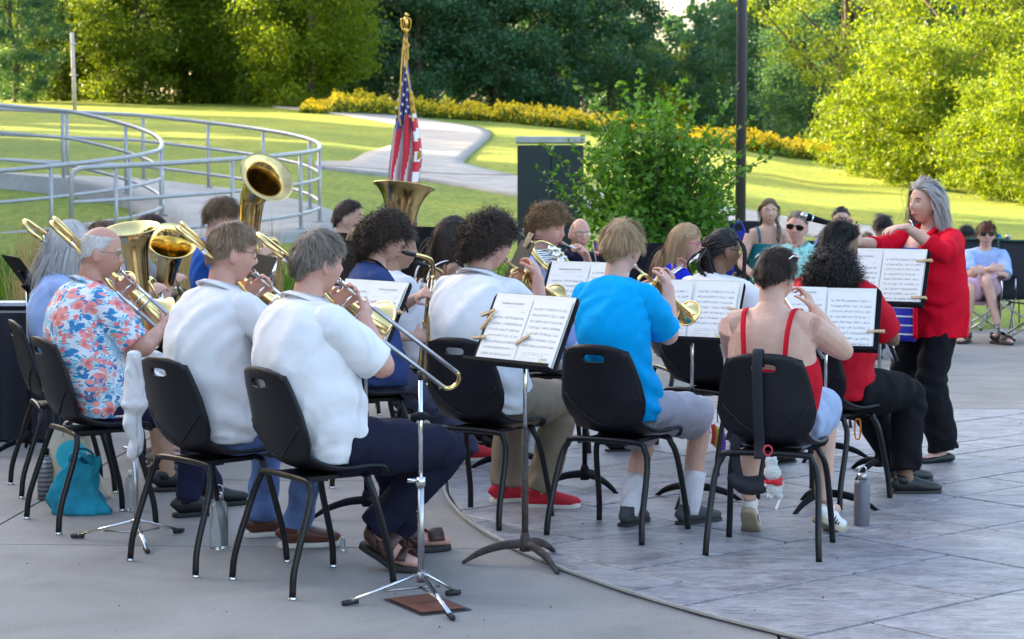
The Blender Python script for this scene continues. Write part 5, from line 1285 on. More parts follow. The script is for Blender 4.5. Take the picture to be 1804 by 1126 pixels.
def remesh_mods(o, vox, smooth=4, fac=.5, disp=0., dscale=.07, dec=None):
    r = o.modifiers.new('skin_join', 'REMESH'); r.mode = 'VOXEL'; r.voxel_size = vox; r.use_smooth_shade = True
    s = o.modifiers.new('soften', 'SMOOTH'); s.factor = fac; s.iterations = smooth
    if disp:
        key = f'folds{dscale}'
        tx = bpy.data.textures.get(key)
        if tx is None: tx = bpy.data.textures.new(key, 'CLOUDS'); tx.noise_scale = dscale; tx.noise_depth = 2
        d = o.modifiers.new('folds', 'DISPLACE'); d.texture = tx; d.strength = disp; d.mid_level = .5; d.texture_coords = 'LOCAL'
    if disp and dscale > .08:
        tx = bpy.data.textures.get('creases')
        if tx is None: tx = bpy.data.textures.new('creases', 'MARBLE'); tx.marble_type = 'SHARP'; tx.noise_scale = .16; tx.turbulence = 9.; tx.noise_depth = 2
        d = o.modifiers.new('creases', 'DISPLACE'); d.texture = tx; d.strength = disp * .85; d.mid_level = .5; d.texture_coords = 'LOCAL'
        s2 = o.modifiers.new('settle', 'SMOOTH'); s2.factor = .4; s2.iterations = 1
    if dec: q = o.modifiers.new('thin', 'DECIMATE'); q.ratio = dec
    return o
def ribbons(name, P, N, w, m, parent, Minv):
    """P (n,k,3) strand points, N (n,k,3) outward normals"""
    n, k = P.shape[:2]; T = np.gradient(P, axis=1); W = np.cross(T, N); W /= np.maximum(np.linalg.norm(W, axis=2, keepdims=True), 1e-9)
    ww = (np.asarray(w).reshape(-1, 1, 1) if not np.isscalar(w) else w) * np.concatenate([[1.], np.linspace(1, .35, k - 1)])[None, :, None]
    V = np.stack([P - W * ww * .5, P + W * ww * .5], 2).reshape(-1, 3); A = np.array(Minv); V = V @ A[:3, :3].T + A[:3, 3]
    idx = np.arange(n * k).reshape(n, k); a = idx[:, :-1].ravel() * 2; b = idx[:, 1:].ravel() * 2
    F_ = np.stack([a, a + 1, b + 1, b], 1).astype(np.int32); nf = len(F_); me = bpy.data.meshes.new(name)
    me.vertices.add(len(V)); me.vertices.foreach_set('co', V.ravel()); me.loops.add(nf * 4); me.loops.foreach_set('vertex_index', F_.ravel()); me.polygons.add(nf)
    me.polygons.foreach_set('loop_start', np.arange(0, nf * 4, 4, dtype=np.int32)); me.polygons.foreach_set('loop_total', np.full(nf, 4, np.int32)); me.update(); me.validate()
    return link(name, me, m, parent, True)
def hair(parent, hc, Rm, sz, h, seed):
    """h: dict(style, mat, len, thick, n, ...)"""
    rng = np.random.default_rng(seed); Minv = MW[parent.name].inverted(); style = h['style']; th = h.get('thick', .016)
    hl = dict(front=h.get('front', .60), side=h.get('side', .30), ear=h.get('ear', .06 if h['style'] in ('long', 'bob') else .24), behind=h.get('behind', -.40 if h['style'] in ('long', 'bob') else -.30), nape=h.get('nape', -.62)); loc = lambda p: hc + (p * sz) @ Rm.T
    top = h.get('top', 2.)                          # bald crown above this height
    # cap
    z = HEAD_D[:, 2]; reg = (z > hairline(HEAD_D, **hl)) & (z < top); nrm = HEAD_D * np.array([1 / .075, 1 / .097, 1 / .118]); nrm /= np.linalg.norm(nrm, axis=1, keepdims=True)
    edge = np.clip((z - hairline(HEAD_D, **hl)) / .22, 0, 1); capv = HEAD_V + nrm * (th * .5 * edge[:, None] + .0012)
    if h.get('lump'): capv += nrm * (h['lump'] * np.sin(HEAD_D[:, :1] * 13 + seed) * np.sin(HEAD_D[:, 1:2] * 12) * np.sin(HEAD_D[:, 2:] * 14 + 1))
    keep = [f for f in HEAD_F if reg[list(f)].all()]
    mb = MB(); mb.add(loc(capv), keep); cap = mb.build('hair', CAPC[h['mat'].name], parent)
    # strands
    n = h.get('n', 1500); D = rng.normal(size=(n * 3, 3)); D /= np.linalg.norm(D, axis=1, keepdims=True); D = D[(D[:, 2] > hairline(D, **hl) + .02) & (D[:, 2] < top)][:n]; n = len(D)
    root = head_surface(D); N0 = D * np.array([1 / .075, 1 / .097, 1 / .118]); N0 /= np.linalg.norm(N0, axis=1, keepdims=True)
    crown = unit(V3(0, -.35, .94)); fl = h.get('flow', 'down')
    if fl == 'down': f = D - crown * (D @ crown)[:, None]; f /= np.maximum(np.linalg.norm(f, axis=1, keepdims=True), .2)
    elif fl == 'back': f = np.tile(V3(0, -1, -.25), (n, 1)) + np.stack([D[:, 0] * .5, 0 * D[:, 0], -.35 * (D[:, 1] < 0)], 1)
    elif fl == 'fringe': f = D - crown * (D @ crown)[:, None] + np.where(D[:, 1:2] > .1, np.array([[.25, .7, -.2]]), 0.)
    elif fl == 'part': f = D - crown * (D @ crown)[:, None] + np.where(D[:, 1:2] > -.1, np.stack([np.sign(D[:, 0]) * .9, -.5 + 0 * D[:, 0], -.1 + 0 * D[:, 0]], 1), 0.)
    else: f = rng.normal(size=(n, 3))
    f = f - N0 * (f * N0).sum(1, keepdims=True); f /= np.maximum(np.linalg.norm(f, axis=1, keepdims=True), 1e-6); f += rng.normal(0, h.get('mess', .18), (n, 3)); cl_ = h.get('clump', .3); f += cl_ * np.stack([np.sin(D @ np.array(a_) * 1.0 + seed * b_) for a_, b_ in (((9, 4, 7), 1.1), ((-5, 10, 6), 2.3), ((6, -8, 9), 3.1))], 1); lockv = .5 + .5 * np.sin(D @ np.array([13., 9., -11.]) + seed) * np.sin(D @ np.array([-8., 12., 10.]) + 2 * seed)
    K = h.get('k', 6); L = h.get('len', .06) * rng.uniform(.65, 1.15, n)
    if 'len_top' in h: L = np.where(D[:, 2] > h.get('top_z', .42), h['len_top'] * rng.uniform(.7, 1.15, n), L)
    v = N0 * h.get('lift', .35) + f; v /= np.linalg.norm(v, axis=1, keepdims=True); p = root + N0 * th * (.45 + .3 * lockv[:, None]) * np.clip((D[:, 2] - hairline(D, **hl)) / .2, 0, 1)[:, None]
    P = [p]; NN = [N0]; grav = h.get('grav', .25); st = (L / (K - 1))[:, None]; cr_ = h.get('curl', 0.); cw = h.get('curl_w', 1.6); ph = rng.uniform(0, 6.28, n)
    E = np.array([.075, .097, .118]) + th * .72
    for q in range(1, K):
        v = v + np.array([0, 0, -grav]) * np.minimum(1, st * 40); v /= np.linalg.norm(v, axis=1, keepdims=True); p = p + v * st
        e = p / E; r = np.linalg.norm(e, axis=1, keepdims=True); ins = (r < 1) & (p[:, 2:] > -.10); p = np.where(ins, p / np.maximum(r, .3) * (1 + .002 * rng.uniform(0, 3, (n, 1))), p)
        if h.get('neck', True):
            low = p[:, 2] < -.07; rad = np.hypot(p[:, 0], p[:, 1] + .02); rm = h.get('neck_r', .068); s_ = np.where(low & (rad < rm), rm / np.maximum(rad, .01), 1.); p = p * np.stack([s_, np.ones(n), np.ones(n)], 1); p[:, 1] = np.where(low & (rad < rm), (p[:, 1] + .02) * s_ - .02, p[:, 1])
            if h.get('back_out'): p[:, 1] = np.where(p[:, 2] < -.15, np.minimum(p[:, 1], -.03 - h['back_out'] * np.clip((-p[:, 2] - .15) / .15, 0, 1) * (1 - .5 * np.abs(p[:, 0]) / .1)), p[:, 1])
        if h.get('clear', False):
            fc = (p[:, 1] > .0) & (p[:, 2] < .055) & (np.abs(p[:, 0]) < .092); p[:, 0] = np.where(fc, np.sign(p[:, 0] + 1e-6) * (.088 + .006 * rng.uniform(0, 1, n)), p[:, 0]); p[:, 1] = np.where(fc, np.minimum(p[:, 1], .012), p[:, 1])
        nn = p / E ** 2; nn /= np.linalg.norm(nn, axis=1, keepdims=True); pp = p
        if cr_:
            t1 = np.cross(v, nn); t1 /= np.maximum(np.linalg.norm(t1, axis=1, keepdims=True), 1e-6); aa = ph + q * cw; pp = p + (np.cos(aa)[:, None] * t1 + np.sin(aa)[:, None] * nn) * cr_
        P.append(pp); NN.append(nn)
    P = np.stack(P, 1); NN = np.stack(NN, 1); P = hc + (P.reshape(-1, 3) * sz) @ Rm.T; NN = NN.reshape(-1, 3) @ Rm.T
    ribbons('strands', P.reshape(n, K, 3), NN.reshape(n, K, 3), h.get('w', .0032) * rng.uniform(.6, 1.3, n), h['mat'], cap, Minv if False else (MW[cap.name].inverted()))
    return cap
def puff(parent, c, r, m, seed, n=1500, name='hair_puff', rr=.011, K=14):
    """a ball of tight curls"""
    rng = np.random.default_rng(seed); r = np.array([r, r, r] if np.isscalar(r) else r); D = rng.normal(size=(n, 3)); D /= np.linalg.norm(D, axis=1, keepdims=True); b = c + D * r * rng.uniform(.45, .93, (n, 1))
    t1 = np.cross(D, rng.normal(size=(n, 3))); t1 /= np.linalg.norm(t1, axis=1, keepdims=True); t2 = np.cross(D, t1); q = np.linspace(0, 1, K)[None, :, None]; a = q * 9 + rng.uniform(0, 6.28, (n, 1, 1))
    P = b[:, None] + D[:, None] * q * .05 + (np.cos(a) * t1[:, None] + np.sin(a) * t2[:, None]) * rr * rng.uniform(.6, 1.3, (n, 1, 1)); N_ = np.repeat(D[:, None], K, 1)
    mb = MB(); mb.ball(c, r * .86, 18, 12); o = mb.build(name, m, parent); ribbons('curls', P, N_, .0042, m, o, MW[o.name].inverted()); return o
def glasses(parent, hc, Rm, sz, frame_m, lens_m, w=.027, hgt=.020, up=.007, fwd=.0, r=.0016, name='glasses', square=False, tilt=0.):
    loc = lambda p: hc + (np.asarray(p, float) * sz) @ Rm.T
    t = MB(); L = MB(); y0 = .094 + fwd
    for s in (-1, 1):
        q = np.linspace(0, 2 * math.pi, 20, endpoint=False); e = .7 if square else 1.; ring = [(s * .034 + w * math.copysign(abs(math.cos(a)) ** e, math.cos(a)), y0 - .010 * abs(s * .034 + w * math.cos(a)) / .06, up + hgt * math.copysign(abs(math.sin(a)) ** e, math.sin(a))) for a in q]
        t.tube([loc(p) for p in ring], r, 6, closed=True); L.add([loc(p) for p in ring], [tuple(range(20))])
        t.tube([loc(p) for p in [(s * (.034 + w), y0 - .012, up + .004), (s * .074, .07, up + .006), (s * .080, .0, up + .004), (s * .078, -.025, up - .012)]], r, 6)
    t.tube([loc(p) for p in [(-.008, y0 - .002, up + .004), (0, y0 + .003, up + .008), (.008, y0 - .002, up + .004)]], r, 6)
    o = t.build(name, frame_m, parent); L.build('lens', lens_m, o); return o
def shoe(parent, A, dirv, m, sole_m, style='shoe', lift=0., body=None, name='shoe', k=1., stripes=False, extra=None):
    """A: ankle joint above the heel; dirv: toe direction on the ground; lift: heel raised by this angle"""
    d = unit(V3(dirv[0], dirv[1], 0)); side = np.cross(d, V3(0, 0, 1)); base = np.array([A[0], A[1], 0.]) ; c, s = math.cos(lift), math.sin(lift)
    ball = base + d * .115 * k
    def T(x, y, z):                                # local: x forward, y side, z up; heel lift turns about the ball of the foot
        x = x * k; y = y * k; z = z * k
        if lift: 
            xr, zr = x - .115 * k, z; x, z = (xr * c + zr * s, -xr * s + zr * c) if xr < 0 else (xr, zr); x += .115 * k
        return base + d * x + side * y + V3(0, 0, z)
    xs = [-.075, -.06, -.02, .04, .10, .15, .185, .2]; hw = [.015, .03, .034, .037, .044, .043, .030, .010]; zt = [.06, .085, .105, .095, .072, .06, .05, .032]
    if style == 'foot' or body is not None:
        fb = body if body is not None else MB()
        p = [T(x, 0, zz * .5 + .012) for x, zz in zip(xs, zt)]; fb.tube(p, np.array(hw) * .92 * k, 12, rb=np.array(zt) * .40 * k, rvec=side)
    o = None
    if style in ('shoe', 'sneaker', 'flat'):
        zz = np.array(zt) * (1.0 if style != 'flat' else .62); mb = MB(); p = [T(x, 0, z_ * .5 + .016) for x, z_ in zip(xs, zz)]; n = 14; mb.tube(crv(p, n), lerp_r(np.array(hw) * 1.05 * k, n), 14, rb=lerp_r(zz * .5 * k, n), rvec=side)
        if style != 'flat': mb.tube([T(-.02, 0, .07), T(-.015, 0, .112)], np.array([.040, .037]) * k, 12, rb=np.array([.048, .045]) * k, rvec=side)
        o = mb.build(name, m, parent)
        if style == 'sneaker':
            lc = MB()
            for q in range(4): xx = .045 + q * .022; zz_ = .098 - q * .0105; lc.tube([T(xx, -.022, zz_ - .006), T(xx + .004, 0, zz_ + .004), T(xx, .022, zz_ - .006)], .0035, 5)
            lc.build('laces', SOLE_W if m is not SNEAK_G else SNEAK_G, o)
            if m is CANVAS_R: tc_ = MB(); tc_.tube([T(.165, 0, .030), T(.185, 0, .028), T(.205, 0, .022)], np.array([.040, .033, .012]) * k, 12, rb=np.array([.027, .024, .012]) * k, rvec=side); tc_.build('toe_cap', SOLE_W, o)
    if style == 'sandal':
        mb = MB(); o = None
        for x0, x1, z in ((.015, .075, .112), (.10, .165, .084)):
            pts = [T((x0 + x1) / 2 + .0, q * .047, .018 + (z - .012) * math.cos(q * 1.35) ** .6) for q in np.linspace(-1, 1, 11)]; mb.tube(pts, .003, 8, rb=(x1 - x0) * .5 * k, rvec=(0, 0, 1)) if False else mb.grid(np.array([[T(x_, q * .049, .018 + (z - .010) * math.cos(q * 1.35) ** .6) for q in np.linspace(-1, 1, 11)] for x_ in (x0, (x0 + x1) / 2, x1)]))
        mb.grid(np.array([[T(-.02 - .064 * math.cos(q), .045 * math.sin(q), .045 + h_ + .02 * math.cos(q)) for q in np.linspace(-2.1, 2.1, 17)] for h_ in (0, .02, .04)]))
        mb.grid(np.array([[T(-.01 + .05 * u_, s_ * .047, .03 + .05 * (1 - u_)) , T(.02 + .05 * u_, s_ * .047, .03 + .055 * (1 - u_))] for s_ in (-1,) for u_ in (0, .5, 1)])); mb.grid(np.array([[T(-.01 + .05 * u_, .047, .03 + .05 * (1 - u_)), T(.02 + .05 * u_, .047, .03 + .055 * (1 - u_))] for u_ in (0, .5, 1)]))
        o = mb.build(name, m, parent); solidify(o, .005)
    out = [(x, w * 1.12) for x, w in zip([-.082, -.07, -.03, .03, .09, .15, .19, .205], [.012, .031, .036, .036, .046, .045, .031, .01])]; poly = [(x, w) for x, w in out] + [(x, -w) for x, w in reversed(out)]; n = len(poly); th = .012 if style == 'flat' else (.032 if style == 'sneaker' else .024)
    mb = MB(); rows = 2; mb.add([T(x, y, .001) for x, y in poly] + [T(x, y, th) for x, y in poly], [(i, i + 1, n - 2 - i, n - 1 - i) for i in range(n // 2 - 1)] + [(n + n - 1 - i, n + n - 2 - i, n + i + 1, n + i) for i in range(n // 2 - 1)] + [(i, n + i, n + (i + 1) % n, (i + 1) % n) for i in range(n)])
    so = mb.build('sole', sole_m, o if o is not None else parent); bevel(so, .004)
    if stripes and o is not None:
        for s_ in (-1, 1):
            for q in range(3): mb = MB(); mb.add([T(.01 + q * .022, s_ * .0405, .026), T(.018 + q * .022, s_ * .0405, .026), T(.034 + q * .022, s_ * .034, .072), T(.026 + q * .022, s_ * .034, .072)], [(0, 1, 2, 3)]); solidify(mb.build('stripe', BLACK_SH, o, smooth=False), .006)
    return o
PEOPLE = []
def torso_folds(seed, k=1.):
    """compression creases low on the back, drape lines towards the hem and armpits"""
    a, b, c = (math.sin(seed * q) * 3 for q in (1.3, 2.1, 3.7))
    def f(t, th):
        low = math.exp(-((t - .22) / .17) ** 2); mid = math.exp(-((t - .62) / .16) ** 2)
        s1 = np.sin(t * 46 + 2.2 * np.sin(th * 2 + a) + 1.2 * np.sin(th * 3 + b)); s1 = np.sign(s1) * np.abs(s1) ** .7
        return 1.15 * k * (.0085 * low * s1 * (.35 + .65 * np.sin(th * 1.5 + c) ** 2) + .006 * mid * np.sin(th * 9 + 5 * np.sin(t * 6 + a) + t * 22) * (.3 + .7 * np.cos(th + a * .2) ** 2) + .002 * np.sin(th * 13 + t * 7 + b) * max(0., 1 - t * 2.2))
    return f
def limb_folds(seed, amp, waves):
    a, b = math.sin(seed * 1.7) * 3, math.sin(seed * 2.9) * 3
    def f(t, th):
        w = .35 + .65 * math.exp(-((t - .5) / .14) ** 2) + .5 * math.exp(-((t - .97) / .08) ** 2)
        return 1.5 * amp * w * np.sin(t * waves * 3.2 + 2.4 * np.sin(th + a) + np.sin(2 * th + b)) * (.45 + .55 * np.sin(th * 1. + b) ** 2)
    return f
def person(label, hip, face, head, hd, hyaw, skin, hairspec, top, bottom, hpitch=0., hroll=0., feet=None, hands=(None, None), size=1., fat=0., group=None, sh=.168, vox=.0068, standing=False, eyes=False, seed=1, shoes=None, foot_dirs=None, hcs=1., lean_chest=0., neck=1.0, legs=True, elbow=None, knees=None, slump=.03, collar=None, top_d=.014):
    """hip: world hip centre; face: body azimuth; head: crown pixel, hd: its distance; hyaw: head azimuth"""
    fa = math.radians(face); Fv = V3(math.cos(fa), math.sin(fa), 0); Rv = V3(math.sin(fa), -math.cos(fa), 0); UP = V3(0, 0, 1); H = np.array(hip, float)
    sz = size * hcs; th = hairspec.get('thick', .012) if hairspec else .004
    hc = np.array(at(head[0], head[1], hd)) - UP * (.118 * sz + th)
    ha = math.radians(hyaw); hf = V3(math.cos(ha) * math.cos(math.radians(hpitch)), math.sin(ha) * math.cos(math.radians(hpitch)), math.sin(math.radians(hpitch))); hr = V3(math.sin(ha), -math.cos(ha), 0)
    if hroll: ro = math.radians(hroll); hr = hr * math.cos(ro) + np.cross(hf, hr) * math.sin(ro)
    hu = np.cross(hr, hf); Rm = np.stack([hr, hf, hu], 1); loc = lambda p: hc + Rm @ (np.asarray(p, float) * sz)
    t = thing('person', label, 'person', (H[0], H[1], 0), fa, group)
    N = hc - UP * .132 * size * neck - V3(hf[0], hf[1], 0) * .035 * size - Fv * .01; SCn = N - UP * .052 * size - Fv * .012
    sp = lambda q, b=0.: H + (SCn - H) * q - Fv * b
    spine = [H - UP * .075, H + UP * .01, sp(.34, slump), sp(.68, slump * 1.3), sp(.90, slump * .5), SCn + UP * .012, N + UP * .01]
    wa = np.array([.145, .168, .150 + fat, .163 + fat * .55, .160 + fat * .2, .105, .060]) * size * (sh / .168) ** .6; wb = np.array([.10, .122, .112 + fat, .118 + fat * .6, .098 + fat * .3, .075, .060]) * size
    for_b = [np.asarray(q) + Fv * fat * (.5 if i in (2, 3) else 0) for i, q in enumerate(spine)]
    S = [SCn + Rv * s * sh * size - UP * .028 * size for s in (-1, 1)]
    tank = top.get('style') == 'tank'; inset = .0 if tank else .03
    body = MB()
    body.tube(crv(for_b, 22), lerp_r(np.maximum(wa - inset, .045), 22), 18, rb=lerp_r(np.maximum(wb - inset, .04), 22), rvec=Rv)
    body.tube(crv([N - UP * .04 - Fv * .005, N + UP * .03, loc((0, -.02, -.05))], 8), np.array([.070, .062, .056, .053, .053, .053, .053, .054]) * size * (1 + fat), 14)
    body.add(hc + (HEAD_V * sz) @ Rm.T, HEAD_F)
    for s in (-1, 1):
        a = .35 * s; er = np.array([[math.cos(a), -math.sin(a), 0], [math.sin(a), math.cos(a), 0], [0, 0, 1]]); v = MB(); v.ball((0, 0, 0), (.009, .021, .033), 10, 8, er); body.add(hc + ((v.verts() + np.array([s * .080, -.012, -.012])) * sz) @ Rm.T, v.f)
    # arms
    arms = []
    l1, l2 = .285 * size, .255 * size
    for i, s in enumerate((-1, 1)):
        hs = hands[i]
        if hs is None: hs = dict(g=H + Fv * .36 + Rv * s * .12 + UP * .105, d=Fv * .9 + Rv * -s * .4, n=-UP, curl=.35)
        W = add_hand(body, hs['g'], hs['d'], hs['n'], i == 1, hs.get('curl', 1.), k=size * .98)
        pole = hs.get('pole', -UP * .9 + Rv * s * .7 - Fv * .35); E = ik(S[i], W, l1, l2, pole); arms.append((S[i], E, W, unit(hs['d'])))
        th_ = 1. if tank else .0
        p, r = chain(S[i], E, W + unit(hs['d']) * .012, np.array([(.054 + .15 * fat) * (1. if tank else .6), (.049 + .2 * fat) * (1. if tank else .85), .043, .043, .037, .026]) * size); body.tube(p, r, 12)
        body.tube([SCn + Rv * s * .05, S[i]], np.array([.055, .054 + .2 * fat]) * size * (1. if tank else .6), 12)
    # legs
    foot_xy = feet or [(H[0] + Fv[0] * .40 + Rv[0] * s * .11, H[1] + Fv[1] * .40 + Rv[1] * s * .11) for s in (-1, 1)]
    J = [H + Rv * s * .088 * size - UP * .01 for s in (-1, 1)]; lt1, lt2 = .43 * size, .42 * size; leg = []
    sps = shoes or dict(style='shoe', m=BLACK_SH, sole=SOLE_D)
    for i in (0, 1):
        fx = foot_xy[i]; fl = sps.get('lift', (0, 0))[i]; A = V3(fx[0], fx[1], (.085 + .17 * math.sin(fl)) * size + (fx[2] if len(fx) > 2 else 0)); Kn = ik(J[i], A, lt1, lt2, (Fv * 1. + UP * .55 + Rv * (i * 2 - 1) * .15) if not standing else Fv)
        if knees and knees[i] is not None: Kn = np.asarray(knees[i], float)
        leg.append((J[i], Kn, A))
        blen = bottom.get('len', 1.); core = np.array([.062, .058, .05, .045, .040, .033]) if blen > .9 else np.array([.078 + .3 * fat, .068 + .2 * fat, .052, .054 + .1 * fat, .048, .036]); p, r = chain(J[i], Kn, A, core * size); body.tube(p, r, 12)
        fd = (math.cos(math.radians(foot_dirs[i])), math.sin(math.radians(foot_dirs[i]))) if foot_dirs else (Fv[0], Fv[1])
        if sps['style'] in ('sandal', 'foot'): shoe(t, A if False else (fx[0], fx[1]), fd, sps['m'], sps['sole'], sps['style'], fl, body=body, k=size)
        else:
            shoe(t, (fx[0], fx[1]), fd, sps['m'], sps['sole'], sps['style'], fl, k=size * .9, stripes=sps.get('stripes', False))
            d3 = V3(fd[0], fd[1], 0); body.tube([A, A + d3 * .06 - UP * .035, A + d3 * .12 - UP * .05], np.array([.034, .03, .025]) * size, 8)
        if 'sock' in sps:
            mb = MB(); q0, q1 = A + (Kn - A) * .40, A - UP * .03; mb.tube(crv([q0, A + (Kn - A) * .1, q1], 8), [.056, .049, .041], 12); mb.build('sock', sps['sock'], t)
    bo = body.build('body', skin, t); remesh_mods(bo, vox, 3, .5, dec=.45)
    # top
    if top.get('mat'):
        mb = MB(); k = top_d + top.get('loose', 0.); HEMS = []; SLV = []
        if tank:
            up_ = top.get('upper', .70); n = 14; pts = crv([for_b[0] + UP * .02, for_b[1], for_b[2] + (for_b[3] - for_b[2]) * 0, sp(up_, slump * 1.2) + Fv * fat * .5], n); mb.tube(pts, lerp_r(np.array([wa[0], wa[1], wa[2], wa[3]]) + .012, n), 20, rb=lerp_r(np.array([wb[0], wb[1], wb[2], wb[3]]) + .012, n), rvec=Rv)
        else:
            n = 64; lo = for_b[0] + UP * top.get('hem', .02); pts = crv([lo] + for_b[1:6] + [N - UP * .005], n); mb.tube(pts, lerp_r(wa + np.array([k + .006 + top.get('skirt', 0.), k + .7 * top.get('skirt', 0.), k + .0, k - .004, k + .006, k + .012, .004]), n), 56, rb=lerp_r(wb + np.array([k + .016 + top.get('skirt', 0.), k + .004 + .7 * top.get('skirt', 0.), k + .006, k, k, k, .006]), n), rvec=Rv, sq=.82, mod=torso_folds(seed, top.get('wr', 1.)))
            for i, s in enumerate((-1, 1)):
                S_, E, W, dh = arms[i]; L = top.get('sleeve', .40); mb.tube([SCn + Rv * s * .045 + UP * .002, S_ - Rv * s * .012 + UP * .004], np.array([.064, .060 + .1 * fat]) * size, 14); sl_ = MB(); SLV.append(sl_)
                full, r = chain(S_, E, W, np.array([.066 + .1 * fat, .064 + .12 * fat, .056, .052, .046, .040]) * size + top.get('loose', 0.) * .35, 14); m_ = max(3, int(round(28 * L))); sl_.ball(S_ - Rv * s * .004, .066 * size + .1 * fat, 14, 10); fp_ = crv(full[:m_], 40); sl_.tube(fp_, lerp_r(r[:m_] + (.010 if L < .6 else 0) * np.linspace(0, 1, m_), 40), 32, mod=limb_folds(seed + i, .005, L * 9)); tn_ = unit(full[m_ - 1] - full[m_ - 2]); u1_ = unit(np.cross(tn_, UP + Fv * .01)); u2_ = np.cross(tn_, u1_); HEMS.append([full[m_ - 1] - tn_ * .004 + (u1_ * math.cos(q) + u2_ * math.sin(q)) * (r[m_ - 1] + (.004 if L < .6 else -.004)) for q in np.linspace(0, 2 * math.pi, 25)[:-1]])
        so = mb.build(top.get('name', 'shirt'), top['mat'], t); remesh_mods(so, top.get('vox', .009), 2, .45, top.get('fold', .007), top.get('fscale', .11))
        for q_ in SLV: remesh_mods(q_.build('sleeve', top['mat'], so), .009, 2, .45, top.get('fold', .008), top.get('fscale', .11))
        for hm in HEMS: q_ = MB(); q_.tube(hm, .005, 6, closed=True); q_.build('sleeve_hem', top['mat'], so)
        if top.get('collar'):
            mb = MB(); ring0 = [N - UP * .012 * (1 + math.cos(q)) + Rv * .088 * math.sin(q) * size + Fv * .086 * size * math.cos(q) - UP * (.012 + .03 * math.cos(q)) for q in np.linspace(.35, 2 * math.pi - .35, 25)]; ring1 = [N + UP * .034 - UP * .022 * (1 + math.cos(q)) + Rv * .073 * math.sin(q) * size + Fv * .074 * size * math.cos(q) for q in np.linspace(.22, 2 * math.pi - .22, 25)]; ring2 = [N - UP * .012 * (1 + math.cos(q)) + Rv * .104 * math.sin(q) * size + Fv * .102 * size * math.cos(q) - UP * (.014 + .04 * math.cos(q)) for q in np.linspace(.4, 2 * math.pi - .4, 25)]
            mb.grid(np.array([ring0, ring1, ring2])); co = mb.build('collar', top['mat'], so); solidify(co, .004)
        if tank and top.get('straps'):
            for s in (-1, 1):
                pts = []
                for q in np.linspace(0, 1, 9):
                    ang = math.pi * q; b0 = sp(top.get('upper', .70), slump * 1.2); zc = b0 + (SCn + UP * .045 - b0) * math.sin(ang) ** .7; pts.append(zc + Rv * s * (.085 + .02 * math.sin(ang)) * size - Fv * math.cos(ang) * (wb[3] + .012) + UP * .0)
                mb = MB(); mb.tube(crv(pts, 20), .011, 8, rb=.004, rvec=Rv); mb.build('strap', top['mat'], so)
    # bottoms
    if bottom.get('mat') and legs:
        mb = MB(); k = bottom.get('loose', .012); L = bottom.get('len', 1.)
        mb.tube(crv([for_b[0] - UP * .02, for_b[1], sp(.11, slump * .4) + Fv * fat * .2], 10), lerp_r(wa[:3] * np.array([.90, .95, .9]) * (.86 if standing else 1.) + .004, 10), 20, rb=lerp_r(wb[:3] * (.8 if standing else .95) + .004, 10), rvec=Rv)
        if not standing: mb.ball(H - Fv * .02 - UP * .0, np.array([.15, .15, .108]) * size * (1 + fat), 18, 12)
        for i in (0, 1):
            J_, Kn, A = leg[i]; r = np.array([.090 + .4 * fat, .082 + .3 * fat, .070, .066, .060, .056]) * size + k - .012 + (bottom.get('flare', 0.) * np.array([0, 0, .2, .5, .8, 1.])); p, rr = chain(J_, Kn, A, r, 14); m_ = max(4, int(round(28 * L))); mb.tube(crv(p[:m_], 64), lerp_r(rr[:m_] + (.016 if L < .7 else 0) * np.linspace(0, 1, m_), 64), 32, mod=limb_folds(seed + i + 3, .006, L * 14))
        tr = mb.build(bottom.get('name', 'trousers'), bottom['mat'], t); remesh_mods(tr, .0095, 2, .45, bottom.get('fold', .012), .09)
    if hairspec: hair(t, hc, Rm, sz, hairspec, seed)
    if eyes:
        e = MB(); ir = MB(); br = MB()
        for s in (-1, 1):
            e.ball(loc((s * .031, .0650, .006)), .0115 * sz, 12, 9); ir.ball(loc((s * .031 + hairspec.get('gaze', 0.), .0728, .005)), .0060 * sz, 10, 8)
            br.tube(crv([loc((s * .014, .0885, .024)), loc((s * .030, .086, .030)), loc((s * .048, .073, .025))], 8), .0032 * sz, 6)
        eo = e.build('eyes', EYE_W, t); ir.build('irises', EYE_I, eo); br.build('eyebrows', hairspec.get('brow', hairspec['mat']), t)
        lp = MB(); lp.tube(crv([loc((-.021, .0765, -.066)), loc((-.008, .0895, -.0635)), loc((0, .0905, -.065)), loc((.008, .0895, -.0635)), loc((.021, .0765, -.066))], 14), lerp_r([.002, .0045, .0048, .0045, .002], 14), 8); lp.build('lips', LIPM, t)
    P_ = dict(t=t, mouth=loc((0, .094, -.064)), loc=loc, F=Fv, R=Rv, H=H, N=N, SC=SCn, S=S, arms=arms, hc=hc, Rm=Rm, sz=sz, hf=hf, sp=sp, hr=hr, hu=hu); PEOPLE.append(P_)
    return P_
# ------------------------------------------------------------------ band: chairs
UPV = V3(0, 0, 1)
def fv(deg): return V3(math.cos(math.radians(deg)), math.sin(math.radians(deg)), 0)
def seat_hip(cx, cy, deg, back=-.045, z=.555): f = fv(deg); return (cx - f[0] * back, cy - f[1] * back, z)
CH = dict(silver=(-2.25, 10.33, 20), floral=(-1.906, 9.35, 30), jeans=(-1.233, 8.41, 43), polo=(-.765, 7.98, 36), khaki=(-.124, 9.385, 57), turq=(.476, 9.03, 58.5), red=(1.094, 8.63, 73),
          braids=(1.05, 11.0, 48), afro=(1.52, 9.94, 48), sax=(-.73, 10.62, 14), sax2=(-.60, 11.55, 35), shades=(-.35, 12.1, 28), horn=(.20, 11.75, 5), tuba2=(-1.10, 13.6, 5), tuba=(-1.83, 13.0, 8), euph2=(-2.22, 12.62, 5), euph=(-2.26, 11.42, 10), flute=(1.02, 12.15, 12))
